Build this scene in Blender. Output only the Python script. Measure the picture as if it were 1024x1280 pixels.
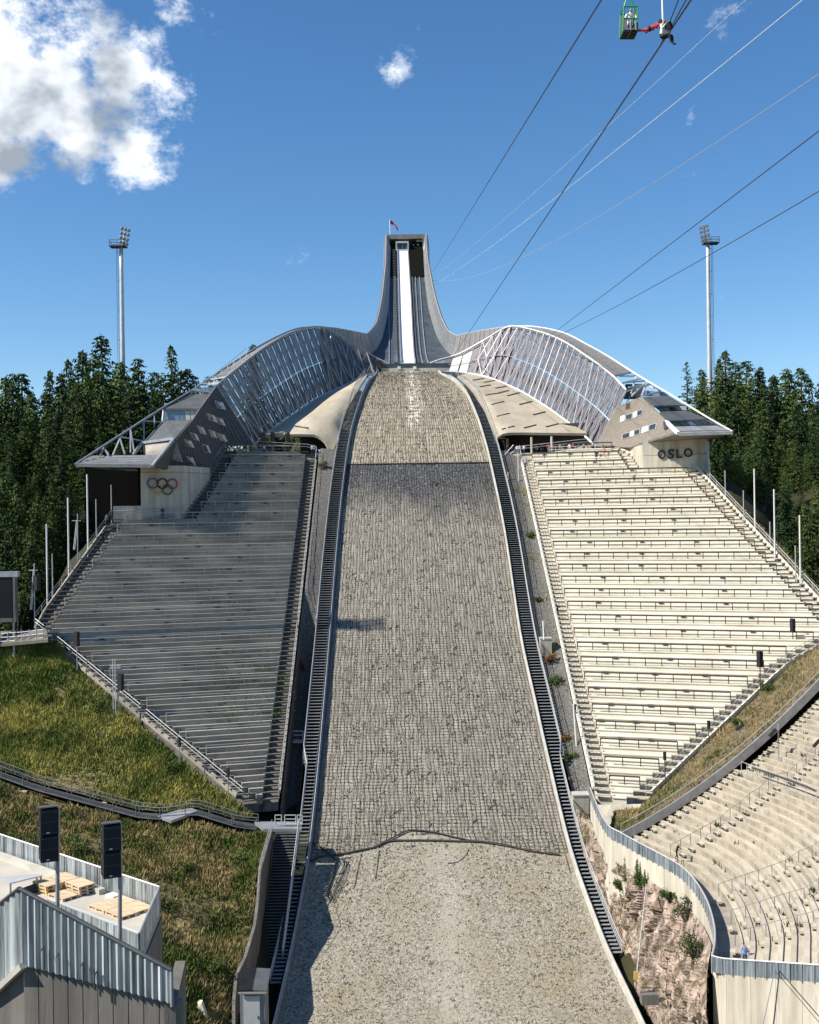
import bpy, bmesh, math, random
import numpy as np
from mathutils import Vector, Matrix, noise
from mathutils.bvhtree import BVHTree
random.seed(7); np.random.seed(7)
V = Vector
S = bpy.context.scene
COL = S.collection
for o in list(bpy.data.objects): bpy.data.objects.remove(o)

# ------------------------------------------------------------------ camera
F = 1400.0                      # focal length in photo pixels (photo 1024 x 1280)
CAM = V((0, 0, 55.0))
YAW = math.atan(12 / F); ROLL = 0.0145
R0 = V((math.cos(YAW), -math.sin(YAW), 0)); U0 = V((0, 0, 1))
FW = V((math.sin(YAW), math.cos(YAW), 0))
RT = R0 * math.cos(ROLL) - U0 * math.sin(ROLL)
UP = U0 * math.cos(ROLL) + R0 * math.sin(ROLL)
cd = bpy.data.cameras.new('camera'); cam = bpy.data.objects.new('camera', cd); COL.objects.link(cam)
cam.matrix_world = Matrix(((RT.x, UP.x, -FW.x, CAM.x), (RT.y, UP.y, -FW.y, CAM.y), (RT.z, UP.z, -FW.z, CAM.z), (0, 0, 0, 1)))
cd.sensor_fit = 'HORIZONTAL'; cd.sensor_width = 36; cd.lens = F / 1024 * 36
cd.clip_start = 0.5; cd.clip_end = 6000
S.camera = cam
S.render.resolution_x, S.render.resolution_y = 819, 1024

# ------------------------------------------------------------------ light
SUN_E = math.radians(43); SUN_B = math.radians(15)
SDIR = V((-math.cos(SUN_B) * math.cos(SUN_E), -math.sin(SUN_B) * math.cos(SUN_E), math.sin(SUN_E)))   # towards the sun
sl = bpy.data.lights.new('sun', 'SUN'); so = bpy.data.objects.new('sun', sl); COL.objects.link(so)
sl.energy = 5.0; sl.angle = math.radians(0.5); sl.color = (1.0, 0.94, 0.84)
so.rotation_euler = SDIR.to_track_quat('Z', 'Y').to_euler(); so.location = (-60, 0, 160)
S.view_settings.view_transform = 'Standard'; S.view_settings.look = 'None'
S.view_settings.exposure = 0.62; S.view_settings.gamma = 1.0; S.view_settings.use_curve_mapping = False
SKY_STRENGTH = 0.095

def ray(px, py): return FW + RT * ((px - 512) / F) + UP * ((640 - py) / F)
def P(px, py, Y):
    d = ray(px, py); return CAM + d * (Y / d.y)
def hitz(px, py, z):             # ray onto a level plane z (relative to camera)
    d = ray(px, py); return CAM + d * (z / d.z)
def hitplane(px, py, p, n):
    d = ray(px, py); return CAM + d * ((p - CAM).dot(n) / d.dot(n))
def dirpx(px, py): return ray(px, py).normalized()

w = bpy.data.worlds.new('World'); S.world = w; w.use_nodes = True
nt = w.node_tree; N = nt.nodes; L = nt.links; N.clear()
def wn(t, **k):
    n = N.new(t)
    for a, b in k.items(): setattr(n, a, b)
    return n
def math_(op, a, b=None, c=None, clamp=False):
    n = wn('ShaderNodeMath', operation=op, use_clamp=clamp)
    for i, x in enumerate((a, b, c)):
        if x is None: continue
        if isinstance(x, (int, float)): n.inputs[i].default_value = x
        else: L.new(x, n.inputs[i])
    return n.outputs[0]
sky = wn('ShaderNodeTexSky', sky_type='NISHITA', sun_disc=False)
sky.sun_elevation = SUN_E
sky.sun_rotation = math.atan2(SDIR.x, SDIR.y)
sky.altitude = 400; sky.air_density = 1.0; sky.dust_density = 0.0; sky.ozone_density = 4.0
hs = wn('ShaderNodeHueSaturation'); hs.inputs['Saturation'].default_value = 1.19
L.new(sky.outputs[0], hs.inputs['Color'])
bg1 = wn('ShaderNodeBackground'); bg1.inputs[1].default_value = SKY_STRENGTH; L.new(hs.outputs[0], bg1.inputs[0])
tc = wn('ShaderNodeTexCoord')
def nz(scale, detail, rough, off=(0, 0, 0)):
    m = wn('ShaderNodeMapping'); m.inputs['Location'].default_value = off; m.inputs['Scale'].default_value = (1, 1, 1.35)
    L.new(tc.outputs['Generated'], m.inputs[0])
    n = wn('ShaderNodeTexNoise'); n.inputs['Scale'].default_value = scale; n.inputs['Detail'].default_value = detail
    n.inputs['Roughness'].default_value = rough; L.new(m.outputs[0], n.inputs['Vector']); return n.outputs['Fac']
def blob(px, py, r, amp, flat=1.0):
    d = dirpx(px, py)
    s = wn('ShaderNodeVectorMath', operation='SUBTRACT'); L.new(tc.outputs['Generated'], s.inputs[0]); s.inputs[1].default_value = d
    m = wn('ShaderNodeVectorMath', operation='MULTIPLY'); L.new(s.outputs[0], m.inputs[0]); m.inputs[1].default_value = (1, 1, flat)
    ln = wn('ShaderNodeVectorMath', operation='LENGTH'); L.new(m.outputs[0], ln.inputs[0])
    q = math_('DIVIDE', ln.outputs['Value'], r / F)
    return math_('MULTIPLY', math_('SUBTRACT', 1.0, q, clamp=True), amp)
BL = [(-10, 112, 150, 1.25), (75, 110, 130, 1.1), (145, 105, 115, 1.05), (205, 108, 70, 0.95), (165, 190, 80, 1.0), (100, 175, 90, 0.9),
      (5, 200, 85, 1.15), (20, 12, 110, .62), (90, -10, 80, .5), (225, -14, 70, .66), (489, 86, 50, .47), (863, 146, 26, .36), (1022, 118, 34, .5), (-8, 287, 30, .5), (-300, 60, 260, 1.2), (-700, 200, 300, 1.2), (1500, 100, 240, 1.1), (1900, -300, 420, 1.1)]
acc = None
for b in BL:
    v = blob(*b); acc = v if acc is None else math_('MAXIMUM', acc, v)
n1 = nz(10, 12, 0.68); n2 = nz(3.2, 3, 0.5, (3.1, 1.7, 0.4))
far = math_('MULTIPLY', math_('SUBTRACT', n2, 0.60, clamp=True), 2.2)         # sparse clouds elsewhere in the sky
# keep the sparse field out of the clear part of the sky that the picture shows
clear = blob(560, 250, 900, 1.0)
far = math_('MULTIPLY', far, math_('SUBTRACT', 1.0, math_('MULTIPLY', clear, 3.0, clamp=True), clamp=True))
dens = math_('ADD', math_('MAXIMUM', acc, far), math_('MULTIPLY', math_('SUBTRACT', n1, 0.56), 2.5))
mask = wn('ShaderNodeMapRange', interpolation_type='SMOOTHSTEP'); L.new(dens, mask.inputs[0]); mask.inputs[1].default_value = 0.22; mask.inputs[2].default_value = 0.66
edge = blob(480, 80, 90, 1.0)
amt = math_('MULTIPLY', mask.outputs[0], 0.97)
# cloud tone: thick parts turned away from the sun are grey
n3 = nz(5.5, 5, 0.55, (SDIR.x * .05, SDIR.y * .05, SDIR.z * .05)); n4 = nz(5.5, 5, 0.55)
lit = math_('ADD', math_('MULTIPLY', math_('SUBTRACT', n4, n3), 5.0), math_('SUBTRACT', 1.18, math_('MULTIPLY', dens, 0.30)))
base = blob(20, 205, 75, 1.5, 1.2); base2 = blob(125, 165, 75, .5)
lit = math_('SUBTRACT', lit, math_('ADD', base, base2))
cr = wn('ShaderNodeValToRGB'); L.new(lit, cr.inputs[0])
cr.color_ramp.elements[0].position = 0.1; cr.color_ramp.elements[0].color = (0.25, 0.29, 0.34, 1)
cr.color_ramp.elements[1].position = 0.85; cr.color_ramp.elements[1].color = (0.80, 0.83, 0.86, 1)
bg2 = wn('ShaderNodeBackground'); bg2.inputs[1].default_value = 1.0; L.new(cr.outputs[0], bg2.inputs[0])
mx = wn('ShaderNodeMixShader'); L.new(amt, mx.inputs[0]); L.new(bg1.outputs[0], mx.inputs[1]); L.new(bg2.outputs[0], mx.inputs[2])
wo = wn('ShaderNodeOutputWorld'); L.new(mx.outputs[0], wo.inputs[0])

# ------------------------------------------------------------------ materials
MATS = {}
def mat(name, col, col2=None, scale=1.0, rough=0.85, metal=0.0, bump=0.0, bscale=None, stretch=(1, 1, 1), detail=6, mid=(0.35, 0.65), rnd=0.0, trans=0.0, spec=0.3, fine=None, emit=None):
    m = bpy.data.materials.new(name); m.use_nodes = True; t = m.node_tree; n = t.nodes; l = t.links
    b = n['Principled BSDF']; b.inputs['Roughness'].default_value = rough; b.inputs['Metallic'].default_value = metal
    b.inputs['Specular IOR Level'].default_value = spec
    c4 = lambda c: (c[0], c[1], c[2], 1)
    out = None
    co = n.new('ShaderNodeTexCoord'); mp = n.new('ShaderNodeMapping'); mp.inputs['Scale'].default_value = stretch
    oi = n.new('ShaderNodeObjectInfo')
    l.new(co.outputs['Object'], mp.inputs[0])
    if col2 is not None:
        nn = n.new('ShaderNodeTexNoise'); nn.inputs['Scale'].default_value = scale; nn.inputs['Detail'].default_value = detail; nn.inputs['Roughness'].default_value = 0.65
        l.new(mp.outputs[0], nn.inputs['Vector'])
        r = n.new('ShaderNodeValToRGB'); r.color_ramp.elements[0].position = mid[0]; r.color_ramp.elements[1].position = mid[1]
        r.color_ramp.elements[0].color = c4(col); r.color_ramp.elements[1].color = c4(col2)
        l.new(nn.outputs['Fac'], r.inputs[0]); out = r.outputs[0]
    else:
        rg = n.new('ShaderNodeRGB'); rg.outputs[0].default_value = c4(col); out = rg.outputs[0]
    if fine:                                    # second, finer speckle: (scale, colour, low, high)
        nn = n.new('ShaderNodeTexNoise'); nn.inputs['Scale'].default_value = fine[0]; nn.inputs['Detail'].default_value = 4; nn.inputs['Roughness'].default_value = 0.7
        l.new((mp if name.startswith('concrete_w') or name.startswith('concrete_d') else co).outputs[0 if (name.startswith('concrete_w') or name.startswith('concrete_d')) else 'Object'], nn.inputs['Vector'])
        mr = n.new('ShaderNodeMapRange'); mr.inputs[1].default_value = fine[2]; mr.inputs[2].default_value = fine[3]; l.new(nn.outputs['Fac'], mr.inputs[0])
        mm = n.new('ShaderNodeMix'); mm.data_type = 'RGBA'; l.new(mr.outputs[0], mm.inputs[0]); l.new(out, mm.inputs[6]); mm.inputs[7].default_value = c4(fine[1]); out = mm.outputs[2]
    if rnd > 0:
        hv = n.new('ShaderNodeHueSaturation'); mr = n.new('ShaderNodeMapRange'); mr.inputs[3].default_value = 1 - rnd; mr.inputs[4].default_value = 1 + rnd
        l.new(oi.outputs['Random'], mr.inputs[0]); l.new(mr.outputs[0], hv.inputs['Value']); l.new(out, hv.inputs['Color']); out = hv.outputs[0]
    l.new(out, b.inputs['Base Color'])
    if bump > 0:
        nb = n.new('ShaderNodeTexNoise'); nb.inputs['Scale'].default_value = bscale or scale * 3; nb.inputs['Detail'].default_value = 6; l.new(mp.outputs[0], nb.inputs['Vector'])
        bp = n.new('ShaderNodeBump'); bp.inputs['Strength'].default_value = bump; bp.inputs['Distance'].default_value = 0.1
        l.new(nb.outputs['Fac'], bp.inputs['Height']); l.new(bp.outputs[0], b.inputs['Normal'])
    if trans > 0:
        tr = n.new('ShaderNodeBsdfTransparent'); ms = n.new('ShaderNodeMixShader'); ms.inputs[0].default_value = trans
        l.new(b.outputs[0], ms.inputs[1]); l.new(tr.outputs[0], ms.inputs[2]); l.new(ms.outputs[0], n['Material Output'].inputs[0])
    if emit: b.inputs['Emission Color'].default_value = c4(emit); b.inputs['Emission Strength'].default_value = 1
    MATS[name] = m; return m
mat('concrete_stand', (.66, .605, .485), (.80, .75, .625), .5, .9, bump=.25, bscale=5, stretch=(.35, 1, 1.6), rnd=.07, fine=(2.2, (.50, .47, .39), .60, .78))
mat('concrete_grey_shaded', (.225, .205, .170), (.40, .368, .308), .3, .9, bump=.25, bscale=5, stretch=(.35, 1, 1.6), rnd=.10, fine=(1.2, (.12, .13, .105), .58, .75))  # darker copy of the stand concrete, the left stand's shade put into it
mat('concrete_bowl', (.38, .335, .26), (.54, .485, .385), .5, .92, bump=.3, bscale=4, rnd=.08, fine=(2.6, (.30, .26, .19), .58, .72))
mat('concrete_wall', (.36, .32, .25), (.58, .54, .44), .3, .9, bump=.15, bscale=6, stretch=(2.2, 2.2, .25), rnd=.05, fine=(.9, (.30, .27, .22), .58, .8))
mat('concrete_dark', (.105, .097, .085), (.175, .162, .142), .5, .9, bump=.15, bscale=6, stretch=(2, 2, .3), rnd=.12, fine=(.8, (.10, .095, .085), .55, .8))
mat('concrete_shell', (.33, .285, .215), (.46, .405, .31), .22, .9, bump=.15, bscale=3, fine=(1.1, (.28, .245, .19), .56, .78))
mat('concrete_board', (.38, .36, .31), (.52, .495, .43), .8, .85, rnd=.08, fine=(2, (.36, .34, .3), .58, .8))
mat('steel', (.33, .345, .36), (.46, .475, .49), 1.5, .5, .55, rnd=.05)
mat('steel_dark', (.06, .065, .07), (.10, .105, .11), 1.0, .6, .2)
mat('steel_pale', (.50, .50, .49), (.62, .61, .60), 1.0, .5, .35)
mat('rail_grey', (.42, .43, .43), None, rough=.5, metal=.3)
mat('rail_dark', (.055, .05, .045), None, rough=.6, metal=.1)
mat('galvanised', (.14, .165, .175), (.62, .655, .65), .9, .45, .3, stretch=(6, 6, .3), mid=(.36, .64), rnd=.22, bump=.05, bscale=2)
mat('galvanised_light', (.42, .47, .50), (.60, .64, .66), 1.2, .45, .5, stretch=(3, 3, .4), rnd=.08)
mat('mesh_panel', (.13, .12, .135), (.20, .18, .20), .5, .6, .2, rnd=.12, trans=.10)
mat('mesh_panel_open', (.24, .24, .255), (.33, .33, .345), .5, .6, .2, rnd=.12, trans=.24)
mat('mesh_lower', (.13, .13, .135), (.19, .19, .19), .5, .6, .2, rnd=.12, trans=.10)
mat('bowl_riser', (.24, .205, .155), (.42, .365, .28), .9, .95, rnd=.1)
mat('galvanised_old', (.10, .125, .14), (.36, .41, .44), .9, .45, .3, stretch=(6, 6, .3), mid=(.36, .64), rnd=.2)
mat('lid_iron', (.20, .18, .14), (.26, .235, .185), 2, .8)
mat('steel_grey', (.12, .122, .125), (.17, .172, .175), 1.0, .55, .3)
mat('timber_clad_shaded', (.075, .075, .075), (.125, .122, .12), 1.2, .7, stretch=(6, 6, .5), rnd=.1)  # darker copy of the timber cladding, the left facade's shade put into it
mat('mesh_solid', (.19, .18, .168), (.27, .25, .232), .7, .6, .3, rnd=.05, stretch=(2, 2, .3))
mat('timber_clad', (.26, .225, .18), (.40, .35, .29), 1.2, .8, stretch=(6, 6, .5), rnd=.10)
mat('roof_metal', (.10, .105, .105), (.14, .145, .145), .5, .5, .3, rnd=.05)
mat('roof_pale', (.30, .30, .29), (.40, .40, .38), .5, .5, .3, rnd=.05)
mat('roof_mid', (.19, .19, .185), (.26, .26, .25), .5, .5, .3, rnd=.05)
mat('inrun_floor', (.045, .06, .072), (.085, .105, .12), .4, .5, .2, fine=(1.5, (.12, .14, .15), .6, .85))
mat('track_white', (.80, .80, .79), (.88, .88, .87), .5, .5)
mat('black_metal', (.012, .012, .013), (.02, .02, .021), 2, .55)
mat('speaker_grille', (.02, .02, .022), (.03, .03, .032), 20, .7)
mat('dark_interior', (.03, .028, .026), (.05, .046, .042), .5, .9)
mat('soffit', (.13, .12, .105), (.18, .165, .14), .5, .8)
mat('glass_blue', (.10, .16, .24), (.22, .30, .40), 1.0, .12, 0, spec=.7)
mat('glass_dark', (.03, .035, .04), (.06, .07, .08), 1.0, .1, 0, spec=.7)
mat('window_white', (.62, .60, .55), None, rough=.5)
mat('net_rope', (.035, .033, .03), (.07, .065, .06), 3, .9)
mat('gravel', (.06, .056, .05), (.17, .16, .145), 4, .95, bump=.8, bscale=9, fine=(3, (.26, .25, .225), .56, .7))
mat('shade_black', (.010, .010, .009), None, rough=1.0, spec=0.0)  # near-black for recesses, their shade put into the colour
mat('outrun_weed', (.045, .045, .022), (.12, .105, .05), .5, .95, spec=.1)
mat('outrun_stone', (.42, .40, .35), (.62, .59, .52), 1.5, .9)
mat('soil', (.09, .062, .038), (.20, .145, .088), 1.2, .95, bump=.9, bscale=5, fine=(7, (.10, .10, .045), .52, .68))
mat('grass_ground', (.075, .085, .024), (.25, .18, .09), .22, .95, bump=.6, bscale=4, fine=(3, (.035, .045, .013), .5, .66))
mat('grass_blade', (.11, .15, .030), (.40, .36, .10), .16, .9, detail=4, mid=(.38, .62), spec=.15, fine=(.9, (.06, .085, .018), .54, .70))
mat('grass_dry', (.085, .115, .024), (.38, .29, .13), .20, .9, detail=5, mid=(.42, .62), spec=.15, fine=(.9, (.13, .085, .045), .54, .70))
mat('forest_floor', (.018, .02, .008), (.05, .045, .018), .2, .95)
mat('spruce_a', (.014, .032, .012), (.050, .085, .026), .55, .8, rnd=.30, spec=.12)
mat('spruce_b', (.022, .045, .012), (.085, .12, .030), .5, .8, rnd=.30, spec=.12)
mat('leaf', (.05, .085, .02), (.11, .15, .03), .8, .8, rnd=.25, spec=.15)
mat('leaf_dark', (.03, .05, .015), (.07, .09, .025), .8, .8, rnd=.25, spec=.15)
mat('leaf_rust', (.20, .075, .025), (.26, .13, .04), .8, .8, rnd=.15)
mat('bark', (.06, .045, .035), (.11, .085, .065), 3, .95, stretch=(1, 1, .3))
mat('rock', (.10, .076, .058), (.45, .35, .285), .75, .9, bump=1.0, bscale=3.5, stretch=(1.3, 1.3, .7), mid=(.36, .60), fine=(1.1, (.085, .070, .04), .50, .64))
mat('wood_raw', (.50, .38, .24), (.64, .51, .34), 2.5, .8, stretch=(.5, 4, 4), rnd=.10)
mat('wood_yellow', (.62, .42, .07), (.70, .50, .12), 2, .7)
mat('deck_pale', (.40, .37, .31), (.50, .46, .39), .6, .9, fine=(1.5, (.40, .37, .31), .58, .75))
mat('white_paint', (.78, .78, .76), (.70, .70, .68), 1, .5)
mat('door_grey', (.42, .43, .42), (.48, .49, .48), 1, .6)
mat('hut_wall', (.17, .18, .19), (.22, .23, .24), 1, .7)
mat('roof_black', (.01, .01, .011), (.016, .016, .017), 1, .45)
mat('roof_grey', (.07, .075, .08), (.10, .105, .11), 1, .6)
mat('screen_black', (.008, .008, .01), (.014, .014, .016), 5, .4)
mat('skin', (.45, .27, .19), None, rough=.6)
mat('hair', (.04, .025, .015), None, rough=.7)
for nme, c in dict(white=(.75, .75, .74), red=(.45, .04, .04), navy=(.03, .05, .12), blue=(.10, .20, .42), black=(.02, .02, .022), grey=(.2, .2, .21), pink=(.55, .25, .27), green=(.06, .18, .07), tan=(.4, .32, .22)).items():
    mat('cloth_' + nme, c, None, rough=.85)
mat('shoe', (.03, .028, .026), None, rough=.6)
mat('paint_green', (.03, .30, .10), None, rough=.45)
mat('strap_pale', (.70, .74, .68), None, rough=.6)
mat('strap_red', (.55, .06, .05), None, rough=.6)
for nme, c in dict(blue=(.03, .10, .26), black=(.012, .012, .012), red=(.32, .05, .04), yellow=(.50, .30, .05), green=(.02, .12, .08)).items(): mat('ring_' + nme, c, None, rough=.5)
mat('letter', (.035, .035, .035), None, rough=.5, metal=.3)
mat('lamp_glass', (.30, .29, .29), None, rough=.2, metal=.4)

def slope_material():
    m = bpy.data.materials.new('landing_mat'); m.use_nodes = True; t = m.node_tree; n = t.nodes; l = t.links; b = n['Principled BSDF']
    b.inputs['Roughness'].default_value = .95; b.inputs['Specular IOR Level'].default_value = .15
    co = n.new('ShaderNodeTexCoord'); sp = n.new('ShaderNodeSeparateXYZ'); l.new(co.outputs['Object'], sp.inputs[0])
    def noi(s, d=6, st=(1, 1, 1), r=.65):
        mp = n.new('ShaderNodeMapping'); mp.inputs['Scale'].default_value = st; l.new(co.outputs['Object'], mp.inputs[0])
        k = n.new('ShaderNodeTexNoise'); k.inputs['Scale'].default_value = s; k.inputs['Detail'].default_value = d; k.inputs['Roughness'].default_value = r; l.new(mp.outputs[0], k.inputs[0]); return k.outputs[0]
    def ramp(x, a, ca, c, cb):
        r = n.new('ShaderNodeValToRGB'); r.color_ramp.elements[0].position = a; r.color_ramp.elements[1].position = c
        r.color_ramp.elements[0].color = (*ca, 1); r.color_ramp.elements[1].color = (*cb, 1); l.new(x, r.inputs[0]); return r.outputs[0]
    def mr(x, a, c, lo=0., hi=1., smooth=False):
        r = n.new('ShaderNodeMapRange'); r.inputs[1].default_value = a; r.inputs[2].default_value = c; r.inputs[3].default_value = lo; r.inputs[4].default_value = hi
        if smooth: r.interpolation_type = 'SMOOTHSTEP'
        l.new(x, r.inputs[0]); return r.outputs[0]
    def mix(f, a, c):
        k = n.new('ShaderNodeMix'); k.data_type = 'RGBA'
        if isinstance(f, (int, float)): k.inputs[0].default_value = f
        else: l.new(f, k.inputs[0])
        for x, i in ((a, 6), (c, 7)):
            if isinstance(x, tuple): k.inputs[i].default_value = (*x, 1)
            else: l.new(x, k.inputs[i])
        return k.outputs[2]
    def ma(op, a, c):
        k = n.new('ShaderNodeMath'); k.operation = op
        for x, i in ((a, 0), (c, 1)):
            if isinstance(x, (int, float)): k.inputs[i].default_value = x
            else: l.new(x, k.inputs[i])
        return k.outputs[0]
    big = noi(.12, 5); med = noi(.8, 6, (2, .6, .6)); fin = noi(6, 4)
    strk = noi(1.0, 5, (6.5, .35, .35), .75)
    upper = ramp(med, .35, (.28, .24, .175), .68, (.42, .375, .29))
    upper = mix(mr(strk, .50, .60, 0, .5), upper, (.60, .53, .40)); upper = mix(mr(strk, .47, .40, 0, .5), upper, (.12, .095, .06))
    lower = ramp(med, .33, (.23, .205, .165), .70, (.40, .36, .295))
    lower = mix(mr(big, .42, .70, 0, .6), lower, (.26, .225, .18))
    lower = mix(mr(strk, .52, .62, 0, .38), lower, (.52, .50, .45)); lower = mix(mr(strk, .47, .39, 0, .38), lower, (.085, .078, .065))
    Yc = sp.outputs[1]
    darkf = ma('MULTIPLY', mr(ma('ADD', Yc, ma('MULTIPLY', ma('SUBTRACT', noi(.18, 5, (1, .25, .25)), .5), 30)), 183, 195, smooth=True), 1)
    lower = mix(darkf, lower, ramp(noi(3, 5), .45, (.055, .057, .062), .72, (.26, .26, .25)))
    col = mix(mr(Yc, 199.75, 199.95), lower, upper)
    # worn through patches on the knoll
    xx = ma('ABSOLUTE', ma('SUBTRACT', sp.outputs[0], 3.0), 0)
    wear = ma('MULTIPLY', ma('MULTIPLY', mr(xx, 2.0, .5), mr(Yc, 210, 215)), mr(noi(.9, 3), .46, .53))
    col = mix(wear, col, (.80, .72, .60))
    outr = ramp(noi(3.2, 6), .38, (.21, .187, .145), .62, (.39, .355, .285)); outr = mix(mr(noi(4.5, 5), .55, .63), outr, (.085, .076, .048))
    outr = mix(mr(noi(.16, 5), .48, .72, 0, .8), outr, (.25, .215, .135)); outr = mix(mr(ma('ADD', ma('ABSOLUTE', ma('SUBTRACT', sp.outputs[0], 4.5), 0), ma('MULTIPLY', noi(.3, 4), 7)), 6.5, 3.0, 0, .45), outr, (.44, .395, .335)); outr = mix(mr(noi(9, 3), .6, .72), outr, (.60, .56, .48))
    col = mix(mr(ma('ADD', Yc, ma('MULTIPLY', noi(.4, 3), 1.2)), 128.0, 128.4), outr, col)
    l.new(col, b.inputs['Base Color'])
    bp = n.new('ShaderNodeBump'); bp.inputs['Strength'].default_value = .8; bp.inputs['Distance'].default_value = .12; l.new(noi(5, 6, (1.6, .8, .8)), bp.inputs['Height']); l.new(bp.outputs[0], b.inputs['Normal'])
    MATS['landing_mat'] = m
slope_material()

# ------------------------------------------------------------------ mesh helpers
class MB:
    def __init__(s): s.v = []; s.f = []; s.m = []; s.mi = 0
    def add(s, vs, fs):
        o = len(s.v); s.v += [tuple(x) for x in vs]; s.f += [tuple(i + o for i in f) for f in fs]; s.m += [s.mi] * len(fs); return s
    def box(s, c, ax, ay, az):
        c = V(c); ax = V(ax); ay = V(ay); az = V(az)
        vs = [c + ax * i + ay * j + az * k for k in (-1, 1) for j in (-1, 1) for i in (-1, 1)]
        return s.add(vs, [(0, 2, 3, 1), (4, 5, 7, 6), (0, 1, 5, 4), (2, 6, 7, 3), (0, 4, 6, 2), (1, 3, 7, 5)])
    def bx(s, x0, x1, y0, y1, z0, z1):
        return s.box(((x0 + x1) / 2, (y0 + y1) / 2, (z0 + z1) / 2), ((x1 - x0) / 2, 0, 0), (0, (y1 - y0) / 2, 0), (0, 0, (z1 - z0) / 2))
    def beam(s, p, q, wd, ht, up=(0, 0, 1)):
        p = V(p); q = V(q); d = (q - p); d.normalize(); sd = d.cross(V(up))
        if sd.length < 1e-4: sd = d.cross(V((1, 0, 0)))
        sd.normalize(); u = sd.cross(d)
        return s.box((p + q) / 2, (q - p) / 2, sd * wd / 2, u * ht / 2)
    def tube(s, pts, r, n=5, cap=True):
        pts = [V(p) for p in pts]; rings = []
        k = len(pts)
        for i, p in enumerate(pts):
            d = pts[min(i + 1, k - 1)] - pts[max(i - 1, 0)]
            if d.length < 1e-7: d = V((0, 0, 1))
            d.normalize(); a = d.cross(V((0, 0, 1)))
            if a.length < .05: a = d.cross(V((1, 0, 0)))
            a.normalize(); b = d.cross(a); rr = r[i] if isinstance(r, (list, tuple)) else r
            rings.append([p + (a * math.cos(2 * math.pi * j / n) + b * math.sin(2 * math.pi * j / n)) * rr for j in range(n)])
        vs = [x for rg in rings for x in rg]; fs = []
        for i in range(k - 1):
            for j in range(n):
                j2 = (j + 1) % n; fs.append((i * n + j, i * n + j2, (i + 1) * n + j2, (i + 1) * n + j))
        if cap: fs += [tuple(range(n))[::-1], tuple((k - 1) * n + j for j in range(n))]
        return s.add(vs, fs)
    def grid(s, rows):
        nr = len(rows); nc = len(rows[0])
        return s.add([x for r in rows for x in r], [(i * nc + j, i * nc + j + 1, (i + 1) * nc + j + 1, (i + 1) * nc + j) for i in range(nr - 1) for j in range(nc - 1)])
    def slab(s, pts, off):          # polygon thickened by the vector off
        pts = [V(p) for p in pts]; off = V(off); n = len(pts)
        return s.add(pts + [p + off for p in pts], [tuple(range(n)), tuple(range(n, 2 * n))[::-1]] + [(i, n + i, n + (i + 1) % n, (i + 1) % n) for i in range(n)])
    def shell(s, rows, off):        # grid with thickness
        a = [list(map(V, r)) for r in rows]
        offs = off if callable(off) else (lambda i, j: V(off))
        b = [[p + offs(i, j) for j, p in enumerate(r)] for i, r in enumerate(a)]
        s.grid(a); s.grid([r[::-1] for r in b])
        nr, nc = len(a), len(a[0])
        s.grid([a[0], b[0]]); s.grid([a[-1], b[-1]]); s.grid([[r[0] for r in a], [r[0] for r in b]]); s.grid([[r[-1] for r in a], [r[-1] for r in b]])
        return s
    def mesh(s, name, mt, loc=V((0, 0, 0)), smooth=False):
        me = bpy.data.meshes.new(name); me.from_pydata([(x[0] - loc[0], x[1] - loc[1], x[2] - loc[2]) for x in s.v], [], s.f)
        mts = mt if isinstance(mt, (list, tuple)) else [mt]
        for q in mts: me.materials.append(MATS[q] if isinstance(q, str) else q)
        if len(mts) > 1: me.polygons.foreach_set('material_index', s.m)
        bm = bmesh.new(); bm.from_mesh(me); bmesh.ops.recalc_face_normals(bm, faces=bm.faces) if len(s.f) < 60000 else None; bm.to_mesh(me); bm.free()
        if smooth: me.polygons.foreach_set('use_smooth', [True] * len(me.polygons))
        me.update(); return me
    def build(s, name, mt, parent=None, smooth=False, loc=None, **props):
        if parent is not None: base = WORLDLOC[parent.name]
        elif loc is not None: base = V(loc)
        else:
            a = np.array(s.v); base = V(((a[:, 0].min() + a[:, 0].max()) / 2, (a[:, 1].min() + a[:, 1].max()) / 2, a[:, 2].min()))
        o = bpy.data.objects.new(name, s.mesh(name, mt, base, smooth)); COL.objects.link(o)
        if parent is not None: o.parent = parent
        else: o.location = base
        WORLDLOC[o.name] = V(base)
        for k, v in props.items(): o[k] = v
        return o
WORLDLOC = {}
def thing(name, label, cat, loc, group=None):
    o = bpy.data.objects.new(name, None); COL.objects.link(o); o.location = loc; o.empty_display_size = .3
    WORLDLOC[o.name] = V(loc); o['label'] = label; o['category'] = cat
    if group: o['group'] = group
    return o
def place(name, me, parent, loc, rz=0, label=None):      # another object on shared mesh data, loc in world coordinates
    o = bpy.data.objects.new(name, me); COL.objects.link(o); o.parent = parent
    o.location = V(loc) - WORLDLOC[parent.name]; o.rotation_euler = (0, 0, rz); WORLDLOC[o.name] = V(loc)
    return o
def copy_thing(root, loc, rz=0, scale=1.0, label=None):
    r = root.copy(); COL.objects.link(r); r.location = loc; r.rotation_euler = (0, 0, rz); r.scale = (scale,) * 3; WORLDLOC[r.name] = V(loc)
    if label: r['label'] = label
    for ch in root.children:
        c = ch.copy(); COL.objects.link(c); c.parent = r; WORLDLOC[c.name] = V(loc)
        for g in ch.children:
            d = g.copy(); COL.objects.link(d); d.parent = c
    return r
def lerp(a, b, t): return a + (b - a) * t
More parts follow.
